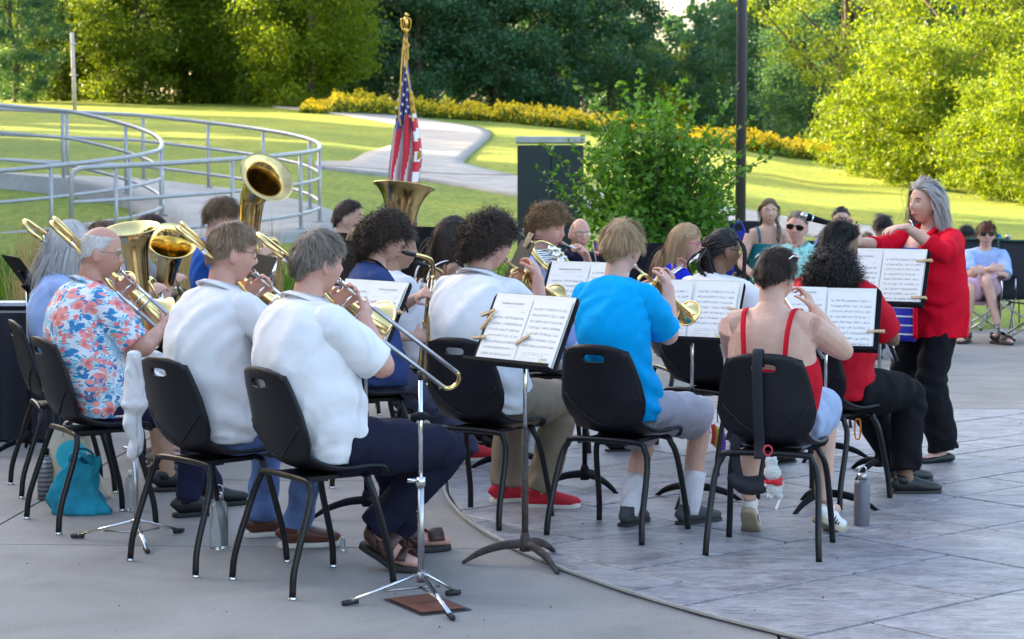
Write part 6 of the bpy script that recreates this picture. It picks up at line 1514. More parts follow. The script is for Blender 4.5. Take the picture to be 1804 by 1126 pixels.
CL = dict(silver='black chair of the silver haired trombonist at the far left', floral='black chair of the man in the flowered shirt', jeans='black chair of the trombonist in jeans, second from the white topped stand', polo='nearest black chair, under the man in the white polo', khaki='black chair of the man in khaki trousers', turq='black chair of the turquoise shirt trumpeter',
          red='black chair with a strap and plush rabbit hanging from its back', braids='black chair of the player with braids', afro='black chair of the player with the curly puff', sax='black chair of the saxophonist in the navy shirt', sax2='black chair of the white shirted saxophonist behind the curly haired one', shades='black chair of the woman with sunglasses on her head', horn='black chair of the french horn player',
          tuba2='black chair of the bearded tuba player beside the flag', tuba='black chair of the boy with the tilted tuba', euph2='black chair of the euphonium player in grey', euph='black chair of the euphonium player in white shorts', flute='black chair of the flute player in pink glasses')
for k in CH: chair(*CH[k], CL[k])
def mouth_at(head, hd, hyaw, hpitch, th, sz=1.):
    hc = np.array(at(head[0], head[1], hd)) - UPV * (.118 * sz + th); ha, hp = math.radians(hyaw), math.radians(hpitch)
    hf = V3(math.cos(ha) * math.cos(hp), math.sin(ha) * math.cos(hp), math.sin(hp)); hr = V3(math.sin(ha), -math.cos(ha), 0); hu = np.cross(hr, hf); return hc + hf * .096 * sz - hu * .064 * sz
# ------------------------------------------------------------------ trombone row
def trombonist(label, ch, head, hd, hyaw, hpitch, end, end_d, skin, hs, top, bottom, tl, valve=False, rh=.2, **kw):
    cx, cy, deg = CH[ch]; F_ = fv(deg); R_ = V3(F_[1], -F_[0], 0); th = hs.get('thick', .012); M_ = mouth_at(head, hd, hyaw, hpitch, th, kw.get('size', 1.))
    e = np.array(at(*end, end_d)); a = unit(e - M_); L = np.linalg.norm(e - M_)
    side = -R_ * .9 + UPV * .45; trombone(M_, a, side, -UPV * .9 - R_ * .45, tl, length=L, ext=0., valve=valve)
    b = unit(side - a * np.dot(side, a)); c = unit(-UPV - a * np.dot(-UPV, a))
    lh = dict(g=M_ + a * .085 + c * .03 + b * .015, d=unit(R_ * .55 + UPV * .55 + F_ * .35), n=unit(R_ * .9 - F_ * .3), curl=1.15, pole=-UPV - R_ * .6)
    rh_ = dict(g=M_ + a * rh + c * .04, d=unit(-R_ * .55 + F_ * .6 + UPV * .25), n=unit(-R_ * .8 - F_ * .2 + UPV * .1), curl=1.2, pole=-UPV * .9 + R_ * .8)
    return person(label, seat_hip(cx, cy, deg), deg, head, hd, hyaw, skin, hs, top, bottom, hpitch=hpitch, hands=(lh, rh_), **kw)
p0 = trombonist('person with smooth silver hair in a light blue shirt at the far left', 'silver', (120, 383), 10.4, 22, -6, (330, 590), 10.9, SK_TAN, dict(style='bob', mat=H_GREY, len=.19, thick=.026, n=4940, lift=.12, grav=.55, k=9, mess=.06, front=.55, nape=-.8, behind=-.7, ear=-.3, w=.0032, neck_r=.08), dict(mat=LTBLUE, sleeve=.62, collar=True), dict(mat=BEIGE, len=.5), 'brass trombone held by the silver haired player at the far left', feet=[(-1.80, 10.55), (-1.72, 10.25)], seed=11, sh=.155)
p1 = trombonist('balding white haired man in a flowered shirt playing trombone', 'floral', (176, 398), 9.42, 8, -10, (392, 640), 9.75, SK_OLD, dict(style='fringe', mat=H_WHITE, len=.014, thick=.004, n=3200, lift=.3, grav=.3, front=.74, side=.45, ear=.12, nape=-.5, top=.66, mess=.12, w=.0024, clump=.1), dict(mat=FLORAL, sleeve=.40, collar=True, loose=.012, hem=.01), dict(mat=DENIM_D), 'brass trombone with valve held by the man in the flowered shirt', valve=True, rh=.33, fat=.03, feet=[(-1.43, 9.78), (-1.50, 9.50)], seed=12, eyes=True, slump=.05)
glasses(p1['t'], p1['hc'], p1['Rm'], p1['sz'], WIRE, CLEARL, r=.0011)
p2 = trombonist('man with sandy grey hair in a white shirt and blue jeans', 'jeans', (408, 390), 8.50, 22, -8, (640, 640), 9.0, SK_PINK, dict(style='short', mat=H_SANDY, len=.018, len_top=.042, thick=.009, n=4940, lift=.35, grav=.3, flow='down', mess=.2, nape=-.5, w=.0026, top_z=.3), dict(mat=WHITE_SHIRT, sleeve=.44, collar=True, loose=.010, hem=.02), dict(mat=DENIM), 'brass trombone with valve held by the man in jeans', valve=True, rh=.25, fat=.014, feet=[(-1.10, 8.98), (-.92, 8.72)], foot_dirs=[25, 15], seed=13, eyes=True, shoes=dict(style='shoe', m=LEATHER, sole=SOLE_W), slump=.05, size=1.03)
glasses(p2['t'], p2['hc'], p2['Rm'], p2['sz'], BLKFR, CLEARL, r=.0013)
p3 = trombonist('heavyset grey haired man in a white polo, nearest the camera', 'polo', (560, 402), 8.02, 38, -4, (815, 664), 8.50, SK_PINK, dict(style='short', mat=H_SALT, len=.026, len_top=.048, thick=.011, n=5320, lift=.3, grav=.35, flow='down', mess=.17, nape=-.56, w=.0026, ear=.2, top_z=.15), dict(mat=WHITE_POLO, sleeve=.38, collar=True, loose=.014, hem=.0, name='polo_shirt'), dict(mat=NAVY_TR, loose=.022), 'brass trombone pointing down to the right in front of the man in the white polo', rh=.16, fat=.036, feet=[(-.46, 8.60), (-.555, 8.27)], foot_dirs=[20, -28], seed=14, shoes=dict(style='sandal', m=SANDAL, sole=SOLE_D, lift=(0., .42)), slump=.05, size=1.04, knees=(None, tuple(at(795, 790, 8.25))))
# ------------------------------------------------------------------ trumpets
def horn_player(label, ch, head, hd, hyaw, hpitch, axis, skin, hs, top, bottom, tl, worn=False, lat=.0, **kw):
    cx, cy, deg = CH[ch]; F_ = fv(deg); R_ = V3(F_[1], -F_[0], 0); M_ = mouth_at(head, hd, hyaw, hpitch, hs.get('thick', .012), kw.get('size', 1.)); a = unit(axis); up = unit(UPV - a * a[2])
    trumpet(M_, a, UPV + R_ * .25, tl, worn)
    rh_ = dict(g=M_ + a * .205 + up * .03 + R_ * .02, d=unit(a * .25 - R_ * .5 + up * .75), n=unit(-R_ * .75 - up * .5), curl=1.05, pole=-UPV * 1.5 + R_ * .3)
    lh = dict(g=M_ + a * .2 - up * .03, d=unit(up * .6 + R_ * .6 + a * .2), n=unit(R_ * .8 - a * .2), curl=1.25, pole=-UPV - R_ * .8)
    return person(label, seat_hip(cx, cy, deg), deg, head, hd, hyaw, skin, hs, top, bottom, hpitch=hpitch, hands=(lh, rh_), **kw)
p4 = horn_player('curly dark haired man in a white shirt and khaki trousers', 'khaki', (860, 374), 9.5, 26, -8, (.20, .36, -.17), SK_PINK, dict(style='curly', mat=H_DARK, len=.075, thick=.018, n=4940, lift=.5, grav=.35, curl=.009, curl_w=1.15, k=15, mess=.4, nape=-.62, lump=.004), dict(mat=WHITE_SHIRT, sleeve=.44, collar=True, loose=.010, hem=.02), dict(mat=KHAKI, loose=.024), 'worn brass trumpet of the man in khaki trousers', worn=True, fat=.022, feet=[(-.03, 9.86), (.13, 9.69)], foot_dirs=[20, -5], seed=15, shoes=dict(style='sneaker', m=CANVAS_R, sole=SOLE_W), slump=.06, size=1.05, eyes=True)
glasses(p4['t'], p4['hc'], p4['Rm'], p4['sz'], WIRE, CLEARL, r=.0014)
p5 = horn_player('boy in a turquoise T-shirt playing a bright trumpet', 'turq', (1096, 385), 9.08, 52, -6, (.262, .34, -.235), SK_FAIR, dict(style='short', mat=H_BLOND, len=.018, len_top=.07, thick=.017, n=5700, lift=.35, grav=.4, flow='down', mess=.13, nape=-.5, k=7, top_z=.2, w=.0027), dict(mat=TURQ, sleeve=.37, loose=.012, hem=.03, name='tshirt'), dict(mat=GREYSH, len=.47, loose=.028, name='shorts'), 'bright brass trumpet in front of the turquoise shirt', feet=[(.525, 9.20), (.80, 9.24)], foot_dirs=[62, 35], seed=16, shoes=dict(style='sneaker', m=SNEAK_G, sole=SOLE_D, sock=WHITE_SO), size=.98, sh=.15, fat=-.016)
# ------------------------------------------------------------------ right hand rows
def woodwind(A, B, label, black=False):
    t = flute(A, B, label)
    if black:
        t['category'] = 'clarinet'; t['label'] = label; del t['group']; t.name = 'clarinet'
        for c in KIDS(t):
            if c.name.startswith('tube'): c.data.materials[0] = RUBBER
    return t
cx, cy, deg = CH['red']; F_ = fv(deg); R_ = V3(F_[1], -F_[0], 0); M_ = mouth_at((1368, 433), 8.66, 52, -10, .016, .97)
woodwind(M_ - R_ * .02, M_ + F_ * .40 + R_ * .10 - UPV * .30, 'silver flute held low by the player with white sunglasses')
p6 = person('player with short dark hair, bare back and red strap top', seat_hip(cx, cy, deg), deg, (1368, 433), 8.66, 52, SK_FAIR, dict(style='short', mat=H_DARK, len=.018, len_top=.05, thick=.013, n=5320, lift=.3, grav=.35, flow='down', mess=.16, nape=-.5, ear=.16, top_z=.1, w=.0026), dict(style='tank', mat=RED_T, upper=.60, straps=True, name='camisole'), dict(mat=DENIM_L, len=.42, loose=.02, name='shorts'), hpitch=-10,
            hands=(dict(g=M_ + F_ * .2 - UPV * .12, d=unit(F_ * .5 + R_ * .7 + UPV * .4), n=unit(R_ - F_ * .3), curl=1.1), dict(g=np.array(at(1414, 525, 8.9)), d=unit(-R_ * .4 + UPV * .8 + F_ * .3), n=unit(-R_ * .9 + F_ * .2), curl=1.1, pole=-UPV + R_ * .9)), fat=.05, sh=.17, size=.97, feet=[(1.03, 8.95), (1.36, 8.98)], foot_dirs=[75, 50], shoes=dict(style='sneaker', m=SNEAK_W, sole=TAN_SOLE, lift=(.75, .45), stripes=True), seed=17, top_d=.012)
glasses(p6['t'], p6['hc'] + p6['hu'] * .045 - p6['hf'] * .02, p6['Rm'], p6['sz'] * 1.08, WHTFR, DARKGL, w=.03, hgt=.023, r=.0035, name='sunglasses', up=.035, fwd=-.012)
cx, cy, deg = CH['braids']; F_ = fv(deg); R_ = V3(F_[1], -F_[0], 0)
p7 = person('player with long black braids and glasses in a white T-shirt', seat_hip(cx, cy, deg), deg, (1274, 400), 11.05, 22, SK_BROWN, dict(style='short', mat=H_BLACK, len=.03, thick=.010, n=700, lift=.05, grav=.3, flow='down', mess=.05, nape=-.5), dict(mat=WHITE_SHIRT, sleeve=.42, loose=.02, hem=.0, name='tshirt'), dict(mat=BLACK_TR, len=.9), hpitch=-6, fat=.03, size=.98, feet=[(1.36, 11.32), (1.42, 11.10)], seed=18,
            hands=(dict(g=V3(cx, cy, .98) + F_ * .33 - R_ * .05, d=unit(R_ + UPV * .3), n=-F_, curl=1.), dict(g=V3(cx, cy, .86) + F_ * .33 + R_ * .1, d=unit(-R_ + UPV * .3), n=-F_, curl=1., pole=-UPV + R_)))
glasses(p7['t'], p7['hc'], p7['Rm'], p7['sz'], BLKFR, CLEARL, r=.002, w=.028, hgt=.023)
def braids(P):
    rng = np.random.default_rng(3); loc = P['loc']
    for k in range(34):
        az = math.radians(rng.uniform(40, 320)); el = rng.uniform(.15, .95); D = np.array([[math.sin(az) * math.cos(el), math.cos(az) * math.cos(el), math.sin(el)]]); r = head_surface(D)[0] * 1.03; sd = math.copysign(1, r[0])
        back = V3(r[0] * .55, -.108, .01 - .03 * rng.uniform()); q = [r, (r + back) / 2 * 1.18, back, V3(r[0] * .8 + .012 * rng.normal(), -.098 + .03 * rng.normal(), -.10), V3(r[0] * 1.0 + .02 * rng.normal() + .012, -.065 + .05 * abs(r[0]) / .07 + .02 * rng.normal(), -.21 - .06 * rng.uniform())]
        mb = MB(); p = crv([loc(x) for x in q], 40); mb.tube(p, .0062 + .0016 * np.sin(np.arange(40) * 1.9), 7); mb.build('braid', H_BLACK, P['t'])
    for s in (1,):
        for k in range(4): q = [(.062, .05, .075), (.088, .075 + .004 * k, .02), (.085, .088 + .004 * k, -.08), (.075, .09 + .003 * k, -.25 - .02 * k)]; mb = MB(); p = crv([loc(x) for x in q], 40); mb.tube(p, .0058 + .0015 * np.sin(np.arange(40) * 1.9), 7); mb.build('braid', H_BLACK, P['t'])
    mb = MB(); mb.tube(crv([loc(x) for x in ((-.075, .0, .03), (-.06, -.08, .012), (0, -.118, .0), (.06, -.08, .012), (.078, .01, .035))], 30), .009 + .002 * np.sin(np.arange(30) * 1.7), 8); mb.build('braid', H_BLACK, P['t'])
braids(p7)
cx, cy, deg = CH['afro']; F_ = fv(deg); R_ = V3(F_[1], -F_[0], 0); M_ = mouth_at((1480, 387), 10.02, 30, -8, .018)
woodwind(M_, M_ + F_ * .36 - UPV * .50 + R_ * .03, 'black clarinet of the player with the curly puff', True)
p8 = person('player with a big dark curly puff in a red T-shirt', seat_hip(cx, cy, deg), deg, (1480, 387), 10.02, 30, SK_BROWN, dict(style='short', mat=H_BLACK, len=.05, thick=.018, n=1500, lift=.15, grav=.1, flow='back', mess=.12, curl=.003, nape=-.55), dict(mat=RED_T, sleeve=.44, loose=.02, hem=.02, name='tshirt'), dict(mat=BLACK_TR, loose=.03, len=.96), hpitch=-8, fat=.035, size=1.0, feet=[(1.98, 10.46), (1.935, 10.10)], foot_dirs=[20, 8], shoes=dict(style='sneaker', m=BLACK_SH, sole=SOLE_D), seed=19,
            hands=(dict(g=M_ + F_ * .18 - UPV * .25, d=unit(R_ * .8 + UPV * .2 + F_ * .3), n=unit(R_ * .6 - F_ * .6), curl=1.2), dict(g=M_ + F_ * .27 - UPV * .38, d=unit(-R_ * .8 + UPV * .2 + F_ * .3), n=unit(-R_ * .6 - F_ * .6), curl=1.2, pole=-UPV + R_ * .8)))
puff(p8['t'], np.array(at(1466, 488, 9.86)), (.135, .12, .14), H_BLACK, 4, n=4560)
# ------------------------------------------------------------------ saxophones
def sax_player(label, ch, head, hd, hyaw, hpitch, bottom_px, bd, skin, hs, top, bottom, tl, worn=False, **kw):
    cx, cy, deg = CH[ch]; F_ = fv(deg); R_ = V3(F_[1], -F_[0], 0); M_ = mouth_at(head, hd, hyaw, hpitch, hs.get('thick', .012)); e = np.array(at(*bottom_px, bd)); hfw = fv(hyaw + 28); dn = unit(e - (M_ + hfw * .2)); saxophone(M_, dn, hfw, tl, worn=worn)
    lh = dict(g=M_ + hfw * .19 + dn * .24, d=unit(R_ * .6 + F_ * .3 + UPV * .3), n=unit(R_ * .4 + F_ * .6), curl=1.1, pole=-UPV - R_ * .7); rh_ = dict(g=M_ + hfw * .17 + dn * .46, d=unit(-R_ * .5 + F_ * .7), n=unit(F_ * .6 - R_ * .5), curl=1.1, pole=-UPV * 1.2 + R_ * .2 - F_ * .6)
    return person(label, seat_hip(cx, cy, deg), deg, head, hd, hyaw, skin, hs, top, bottom, hpitch=hpitch, hands=(lh, rh_), **kw)
p9 = sax_player('curly dark haired boy in a navy T-shirt playing saxophone', 'sax', (676, 372), 10.7, 8, -4, (742, 658), 10.95, SK_FAIR, dict(style='curly', mat=H_DARK, len=.095, thick=.022, n=5320, lift=.55, grav=.32, curl=.010, curl_w=1.1, k=16, mess=.4, nape=-.7, front=.5, lump=.004), dict(mat=NAVYT, sleeve=.44, name='tshirt', loose=.008), dict(mat=SLATE_TR), 'brass saxophone of the curly haired boy in navy', feet=[(-.22, 11.25), (-.30, 11.92)], shoes=dict(style='sneaker', m=CANVAS_R, sole=SOLE_W), seed=20, eyes=True)
glasses(p9['t'], p9['hc'], p9['Rm'], p9['sz'], WIRE, CLEARL, r=.0014)
mb = MB(); loc_ = p9; q = p9['N']; mb.tube(crv([q + p9['R'] * .03 - p9['F'] * .06 + UPV * .03, q + p9['R'] * .085 + UPV * .01, q + p9['R'] * .07 + p9['F'] * .08 - UPV * .08, q + p9['F'] * .17 - UPV * .25], 16), .016, 8, rb=.004); mb.build('neck_strap', BLACKM, p9['t'])
p10 = sax_player('white shirted saxophonist half hidden behind the curly haired boy', 'sax2', (703, 396), 11.6, 4, -6, (748, 640), 11.8, SK_TAN, dict(style='short', mat=H_DARK, len=.05, thick=.015, n=900, nape=-.6), dict(mat=WHITE_SHIRT, sleeve=.45, loose=.012), dict(mat=BLACK_TR), 'brass saxophone of the half hidden white shirted player', worn=True, feet=[(-.15, 11.95), (-.1, 11.75)], seed=21, fat=.02)
mb = MB(); q = p10['N']; mb.tube(crv([q + p10['R'] * .05 - UPV * .0, q + p10['R'] * .10 + p10['F'] * .03 - UPV * .05, q + p10['R'] * .08 + p10['F'] * .13 - UPV * .2], 12), .016, 8, rb=.004); mb.build('neck_strap', BLACKM, p10['t'])
cx, cy, deg = CH['shades']; F_ = fv(deg); R_ = V3(F_[1], -F_[0], 0)
p11 = person('woman with long dark hair, sunglasses pushed up and a white sleeveless top', seat_hip(cx, cy, deg), deg, (797, 377), 12.05, 10, SK_TAN, dict(style='long', mat=H_DARK, len=.36, thick=.020, n=4940, lift=.1, grav=.6, k=12, mess=.07, front=.55, curl=.006, curl_w=.9, w=.0032, neck_r=.085, back_out=.05, flow='part', clear=True), dict(style='tank', mat=WHITE_SHIRT, upper=.86, straps=True, name='sleeveless_top'), dict(mat=BLACK_TR), hpitch=-8, size=.96, sh=.155, feet=[(.0, 12.5), (.05, 12.2)], seed=22, eyes=True)
glasses(p11['t'], p11['hc'] + p11['hu'] * .052 - p11['hf'] * .03, p11['Rm'], p11['sz'] * 1.08, BLKFR, DARKGL, w=.029, hgt=.02, r=.003, name='sunglasses', up=.035, fwd=-.012)
# ------------------------------------------------------------------ french horn and flute
cx, cy, deg = CH['horn']; F_ = fv(deg); R_ = V3(F_[1], -F_[0], 0); M_ = mouth_at((966, 357), 11.65, -34, -8, .022, 1.03); hc_ = np.array(at(972, 452, 11.38))
hornt, HP = french_horn(hc_, (-.45, .35, -.55), (.25, -.2, .9), 'brass french horn held by the boy in the blue polo')
mb = MB(); hk = np.array(at(1016, 440, 11.4)); mb.tube(crv([M_ + (hk - M_) * .18, M_ + (hk - M_) * .6, hk, hc_ + V3(.10, 0, .06)], 14), lerp_r([.0035, .005, .007], 14), 8); mb.build('lead_pipe', SILVER, hornt)
mb = MB(); mb.lathe([(0, .012), (.006, .008), (.009, 0), (.0095, -.002), (.0085, .012), (.0045, .05), (.004, .075)], M_, unit(hk - M_), 12); mb.build('mouthpiece', SILVER, hornt)
p12 = person('curly light brown haired boy in a sky blue polo', seat_hip(cx, cy, deg), deg, (966, 357), 11.65, -34, SK_PINK, dict(style='curly', mat=H_TIPS, len=.04, len_top=.07, thick=.022, front=.66, n=4370, lift=.5, grav=.35, flow='fringe', curl=.009, curl_w=1.1, k=12, mess=.25, nape=-.45), dict(mat=POLOB, sleeve=.45, collar=True, loose=.008), dict(mat=BEIGE, len=.45), hpitch=-8, size=1.03, sh=.168, eyes=True, seed=23, feet=[(.62, 11.95), (.60, 11.62)],
             hands=(dict(g=np.array(at(1024, 447, 11.42)), d=unit(V3(-.25, -.35, .8)), n=unit(V3(-.8, -.2, -.2)), curl=1.1, pole=-UPV + V3(.5, .3, 0)), dict(g=np.array(at(925, 500, 11.4)), d=unit(V3(.6, .2, .2)), n=unit(V3(.2, .3, .8)), curl=.7)))
cx, cy, deg = CH['flute']; F_ = fv(deg); R_ = V3(F_[1], -F_[0], 0); M_ = mouth_at((1207, 390), 12.05, -6, -10, .016, .93); fB = np.array(at(1150, 506, 11.62)); fd_ = unit(fB - M_); flute(M_ - fd_ * .12, M_ + fd_ * .52, 'silver flute of the girl with pink glasses')
p17 = person('girl with long dark blond hair and pink glasses in a royal blue T-shirt', seat_hip(cx, cy, deg), deg, (1207, 390), 12.05, -6, SK_PINK, dict(style='long', mat=H_BLOND, len=.30, thick=.016, n=4560, lift=.08, grav=.6, k=11, mess=.06, front=.58, w=.0032, neck_r=.08, back_out=.03, flow='part', clear=True), dict(mat=BLUET, sleeve=.42, name='tshirt'), dict(mat=DENIM_D), hpitch=-10, size=.93, sh=.155, eyes=True, seed=24, feet=[(1.4, 12.4), (1.42, 12.15)],
             hands=(dict(g=M_ + fd_ * .20, d=unit(V3(.2, .1, .9)), n=-fd_ * .2 + V3(-.3, -.8, 0), curl=1.1), dict(g=M_ + fd_ * .36, d=unit(V3(-.1, .3, .8)), n=unit(V3(-.8, .3, -.2)), curl=1.1, pole=-UPV + R_)))
glasses(p17['t'], p17['hc'], p17['Rm'], p17['sz'], PINKFR, CLEARL, r=.0022, w=.026, hgt=.017)
# ------------------------------------------------------------------ low brass at the back left
def brass_by_rim(rim, u, f, label, name, H, R, body, bu=None, **kw):
    u = unit(u); f = unit(np.asarray(f) - u * np.dot(f, u)); s = np.cross(f, u); off = u * H if bu is None else u * H * .80 + unit(bu) * H * .22
    base = np.array(rim) - s * body - off; low_brass(base, u, f, label, name, H, R, body, bu=bu, **kw); return base, u, f, s
def brass_player(label, ch, head, hd, hyaw, hpitch, inst, skin, hs, top, bottom, **kw):
    cx, cy, deg = CH[ch]; base, u, f, s = inst; F_ = fv(deg); R_ = V3(F_[1], -F_[0], 0); H = kw.pop('ih')
    rh_ = dict(g=base + u * H * .44 + f * .07, d=unit(F_ * .5 - R_ * .5 + UPV * .4), n=unit(-R_ * .4 - UPV * .7), curl=.9, pole=-UPV + R_); lh = dict(g=base + u * H * .34 - f * .02 + s * .12, d=unit(F_ * .6 + UPV * .5), n=unit(R_ + F_ * .2), curl=.9)
    return person(label, seat_hip(cx, cy, deg), deg, head, hd, hyaw, skin, hs, top, bottom, hpitch=hpitch, hands=(lh, rh_), **kw)
HSH = lambda m, **k: dict(dict(style='short', mat=m, len=.045, thick=.016, n=1500, lift=.3, grav=.4, flow='fringe', mess=.15, nape=-.5), **k)
i1 = brass_by_rim(at(232, 402, 11.15), (-.08, -.22, .97), (1, -.25, 0), 'euphonium with its wide pale bell right beside the balding man', 'euphonium', .68, .148, .085)
brass_player('brown haired player behind the first euphonium bell', 'euph', (180, 386), 11.4, 4, -8, i1, SK_PINK, HSH(H_BROWN), dict(mat=PERI, sleeve=.45), dict(mat=BEIGE, len=.5, name='shorts'), ih=.68, seed=31, feet=[(-1.96, 11.40), (-1.92, 11.18)], foot_dirs=[20, 0], shoes=dict(style='flat', m=mat('grey_slip_on', (.16, .14, .13), .8), sole=SOLE_D))
i2 = brass_by_rim(at(302, 424, 12.25), (.22, -.62, .76), (1, -.15, 0), 'euphonium with its bell tipped towards the camera', 'euphonium', .68, .15, .085)
brass_player('dark haired player in a grey shirt with the tipped euphonium', 'euph2', (262, 374), 12.55, 0, -10, i2, SK_FAIR, HSH(H_DARK), dict(mat=GREYT, sleeve=.42, name='tshirt'), dict(mat=BLACK_TR), ih=.68, seed=32, feet=[(-1.8, 12.8), (-1.8, 12.5)])
i3 = brass_by_rim(at(470, 312, 12.5), (.10, -.02, .99), (.8, -.6, 0), 'brass tuba with its bell tilted over to the right', 'tuba', .95, .175, .13, worn=True, bu=(.50, -.66, .56))
brass_player('boy with straight brown fringe in a blue T-shirt behind the tilted tuba', 'tuba', (390, 343), 13.0, -8, -12, i3, SK_FAIR, HSH(H_BROWN, len_top=.085, n=1900, thick=.018), dict(mat=fab('cobalt_tshirt', (.03, .12, .50)), sleeve=.43, name='tshirt'), dict(mat=BLACK_TR), ih=.98, seed=33, size=1.05, eyes=True, feet=[(-1.4, 13.3), (-1.4, 12.95)])
i4 = brass_by_rim(at(712, 328, 13.3), (.10, .16, .98), (.3, -1, 0), 'upright brass tuba with its bell in front of the flag', 'tuba', .98, .195, .13, worn=True)
brass_player('bearded dark haired man behind the black music stands', 'tuba2', (614, 350), 13.6, -4, 0, i4, SK_FAIR, HSH(H_DARK, thick=.012, len=.025), dict(mat=fab('pale_blue_shirt', (.35, .45, .66)), sleeve=.45), dict(mat=BLACK_TR), ih=.98, seed=34, eyes=True, feet=[(-.7, 13.8), (-.7, 13.5)])
# ------------------------------------------------------------------ music stands
S_ = lambda sheets, x=0., w=.46: (x, w, sheets)
music_stand(gnd(925, 994)[:2], 43, .955, 26, 'music stand with the rusty foot', S_([(-.222, 0, 0, 0), (.004, .0, -.01, 2)]), rusty=True, pins=[(-.235, .06, .35), (-.225, .02, .95), (-.235, -.05, .1), (.02, -.045, .5)], leg_rot=.3)
music_stand((.86, 9.85), 60, .93, 24, 'music stand behind the bright trumpet bell', S_([(-.23, -.005, .03, 1), (.0, .004, -.01, 2)], w=.48), pins=[(.225, .01, -.2)], leg_rot=1.2)
music_stand((1.47, 9.66), 73, .905, 24, 'music stand in front of the bare backed player', S_([(-.23, .02, 0, 3), (.0, -.004, -.01, 1)], w=.45), pins=[(.235, -.06, .03)], leg_rot=.6)
music_stand((1.91, 10.72), 62, 1.045, 22, 'music stand in front of the red cardigan', S_([(-.225, 0, 0, 0), (.004, .0, -.0, 1)], w=.46), pins=[(.225, .09, .06), (.22, -.11, 0)], leg_rot=.9)
music_stand((.363, 10.27), 57, 1.0, 26, 'music stand left of the turquoise shirt', S_([(-.22, .0, 0, 0), (.008, 0, 0, 1)]), leg_rot=.2)
music_stand((-.67, 9.46), 43, .955, 28, 'music stand under the nearest trombone bell', S_([(-.22, .0, 0, 1), (.004, 0, 0, 0)]), pins=[(.225, -.0, .2)], leg_rot=.5)
music_stand((-2.72, 11.6), 205, .99, 35, 'music stand turned away beside the skirted table', None, pins=[(.22, .12, .2)], leg_rot=.4)
music_stand((-.98, 12.2), 30, 1.07, 14, 'black music stand hiding the bearded man', None, pins=[(-.0, .15, 1.1), (.05, .15, 1.2)], leg_rot=.1)
music_stand((-.50, 12.75), 60, 1.09, 12, 'black music stand left of the long haired woman', None, leg_rot=.8)
music_stand((.02, 10.9), 8, 1.08, 24, 'edge on music stand beside the french horn', None, pins=[(.05, .16, 1.3), (.09, .16, 1.5)], leg_rot=.7)
music_stand((.78, 12.6), 90, 1.0, 18, 'black music stand left of the girl with the flute', None, leg_rot=.3)
music_stand((-1.45, 11.7), 20, .97, 25, 'black music stand below the tilted tuba', None, leg_rot=.9)
# trombone stands
T2 = gnd(742, 1058); trombone_stand((T2.x, T2.y), .86, 'chrome instrument stand standing over the brown plaque', [gnd(608, 1068)[:2], gnd(797, 1094)[:2], gnd(806, 1049)[:2]])
T1 = gnd(240, 958); st = trombone_stand((T1.x, T1.y), .79, 'chrome instrument stand under a white cloth cover', [gnd(130, 949)[:2], gnd(260, 976)[:2], gnd(320, 939)[:2]], sock=True)
mb = MB(); b_ = np.array([T1.x, T1.y, 0]); mb.tube(crv([b_ + V3(-.02, 0, .37), b_ + V3(.01, 0, .45), b_ + V3(-.012, 0, .52), b_ + V3(0, 0, .60), b_ + V3(.0, 0, .70), b_ + V3(.003, 0, .80), b_ + V3(.004, 0, .835)], 40), np.interp(np.linspace(0, 6, 40), [0, .5, 1, 2, 2.6, 3, 3.3, 5, 5.8, 6], [.018, .035, .03, .042, .038, .062, .05, .034, .026, .006]), 18)
sk = mb.build('cloth_cover', fab('white_cover', (.70, .70, .72), folds=30), None); tag(sk, 'white knitted cloth pulled over the top of the instrument stand', 'cover'); remesh_mods(sk, .007, 2, .4, .009, .04)
# fanny pack and plush rabbit on the strap chair
cx, cy, deg = CH['red']; F_ = fv(deg); R_ = V3(F_[1], -F_[0], 0); bk_ = V3(cx, cy, 0) - F_ * .262
t = thing('belt_bag', 'black belt bag hanging by its strap from the chair back', 'bag', tuple(bk_))
mb = MB(); sx = bk_ - R_ * .02; mb.tube(crv([sx + F_ * .045 + V3(0, 0, .80), sx + F_ * .03 + V3(0, 0, .868), sx + V3(0, 0, .862), sx - F_ * .012 + V3(0, 0, .78), sx + F_ * .02 + V3(0, 0, .60), sx + F_ * .06 + V3(0, 0, .48), sx + F_ * .05 + V3(0, 0, .42)], 26), .022, 8, rb=.003, rvec=R_); mb.build('strap', NAVYF, t)
mb = MB(); c_ = np.array(at(1322, 850, 8.55)); mb.tube(crv([c_ + V3(-.06, 0, .22), c_ + V3(-.065, 0, .10), c_ + V3(-.05, 0, .02)], 10), .022, 8, rb=.004, rvec=R_); mb.build('strap', NAVYF, t)
mb = MB(); mb.tube(crv([c_ + V3(-.085, .01, .03), c_ + V3(-.05, 0, -.0), c_ + V3(0, -.01, -.012), c_ + V3(.06, 0, -.0), c_ + V3(.10, .01, .02)], 14), [.02, .055, .06, .055, .02], 14, rb=[.02, .035, .04, .035, .02]); po = mb.build('pouch', NAVYF, t); remesh_mods(po, .008, 2, .4, .015, .05)
PL_ = np.array(at(1361, 848, 8.28)); FUR = mat('white_plush', (.78, .76, .74), .95, var=.08, vs=60, bump=1., bs=180, sheen=.6)
t = thing('plush_rabbit', 'small white plush rabbit with a red scarf dangling from a red ring', 'plush toy', tuple(PL_ - V3(0, 0, .1)))
mb = MB(); mb.ball(PL_ + V3(0, 0, .035), (.036, .03, .034), 14, 10); mb.ball(PL_ + V3(.008, 0, -.03), (.034, .03, .034), 14, 10)
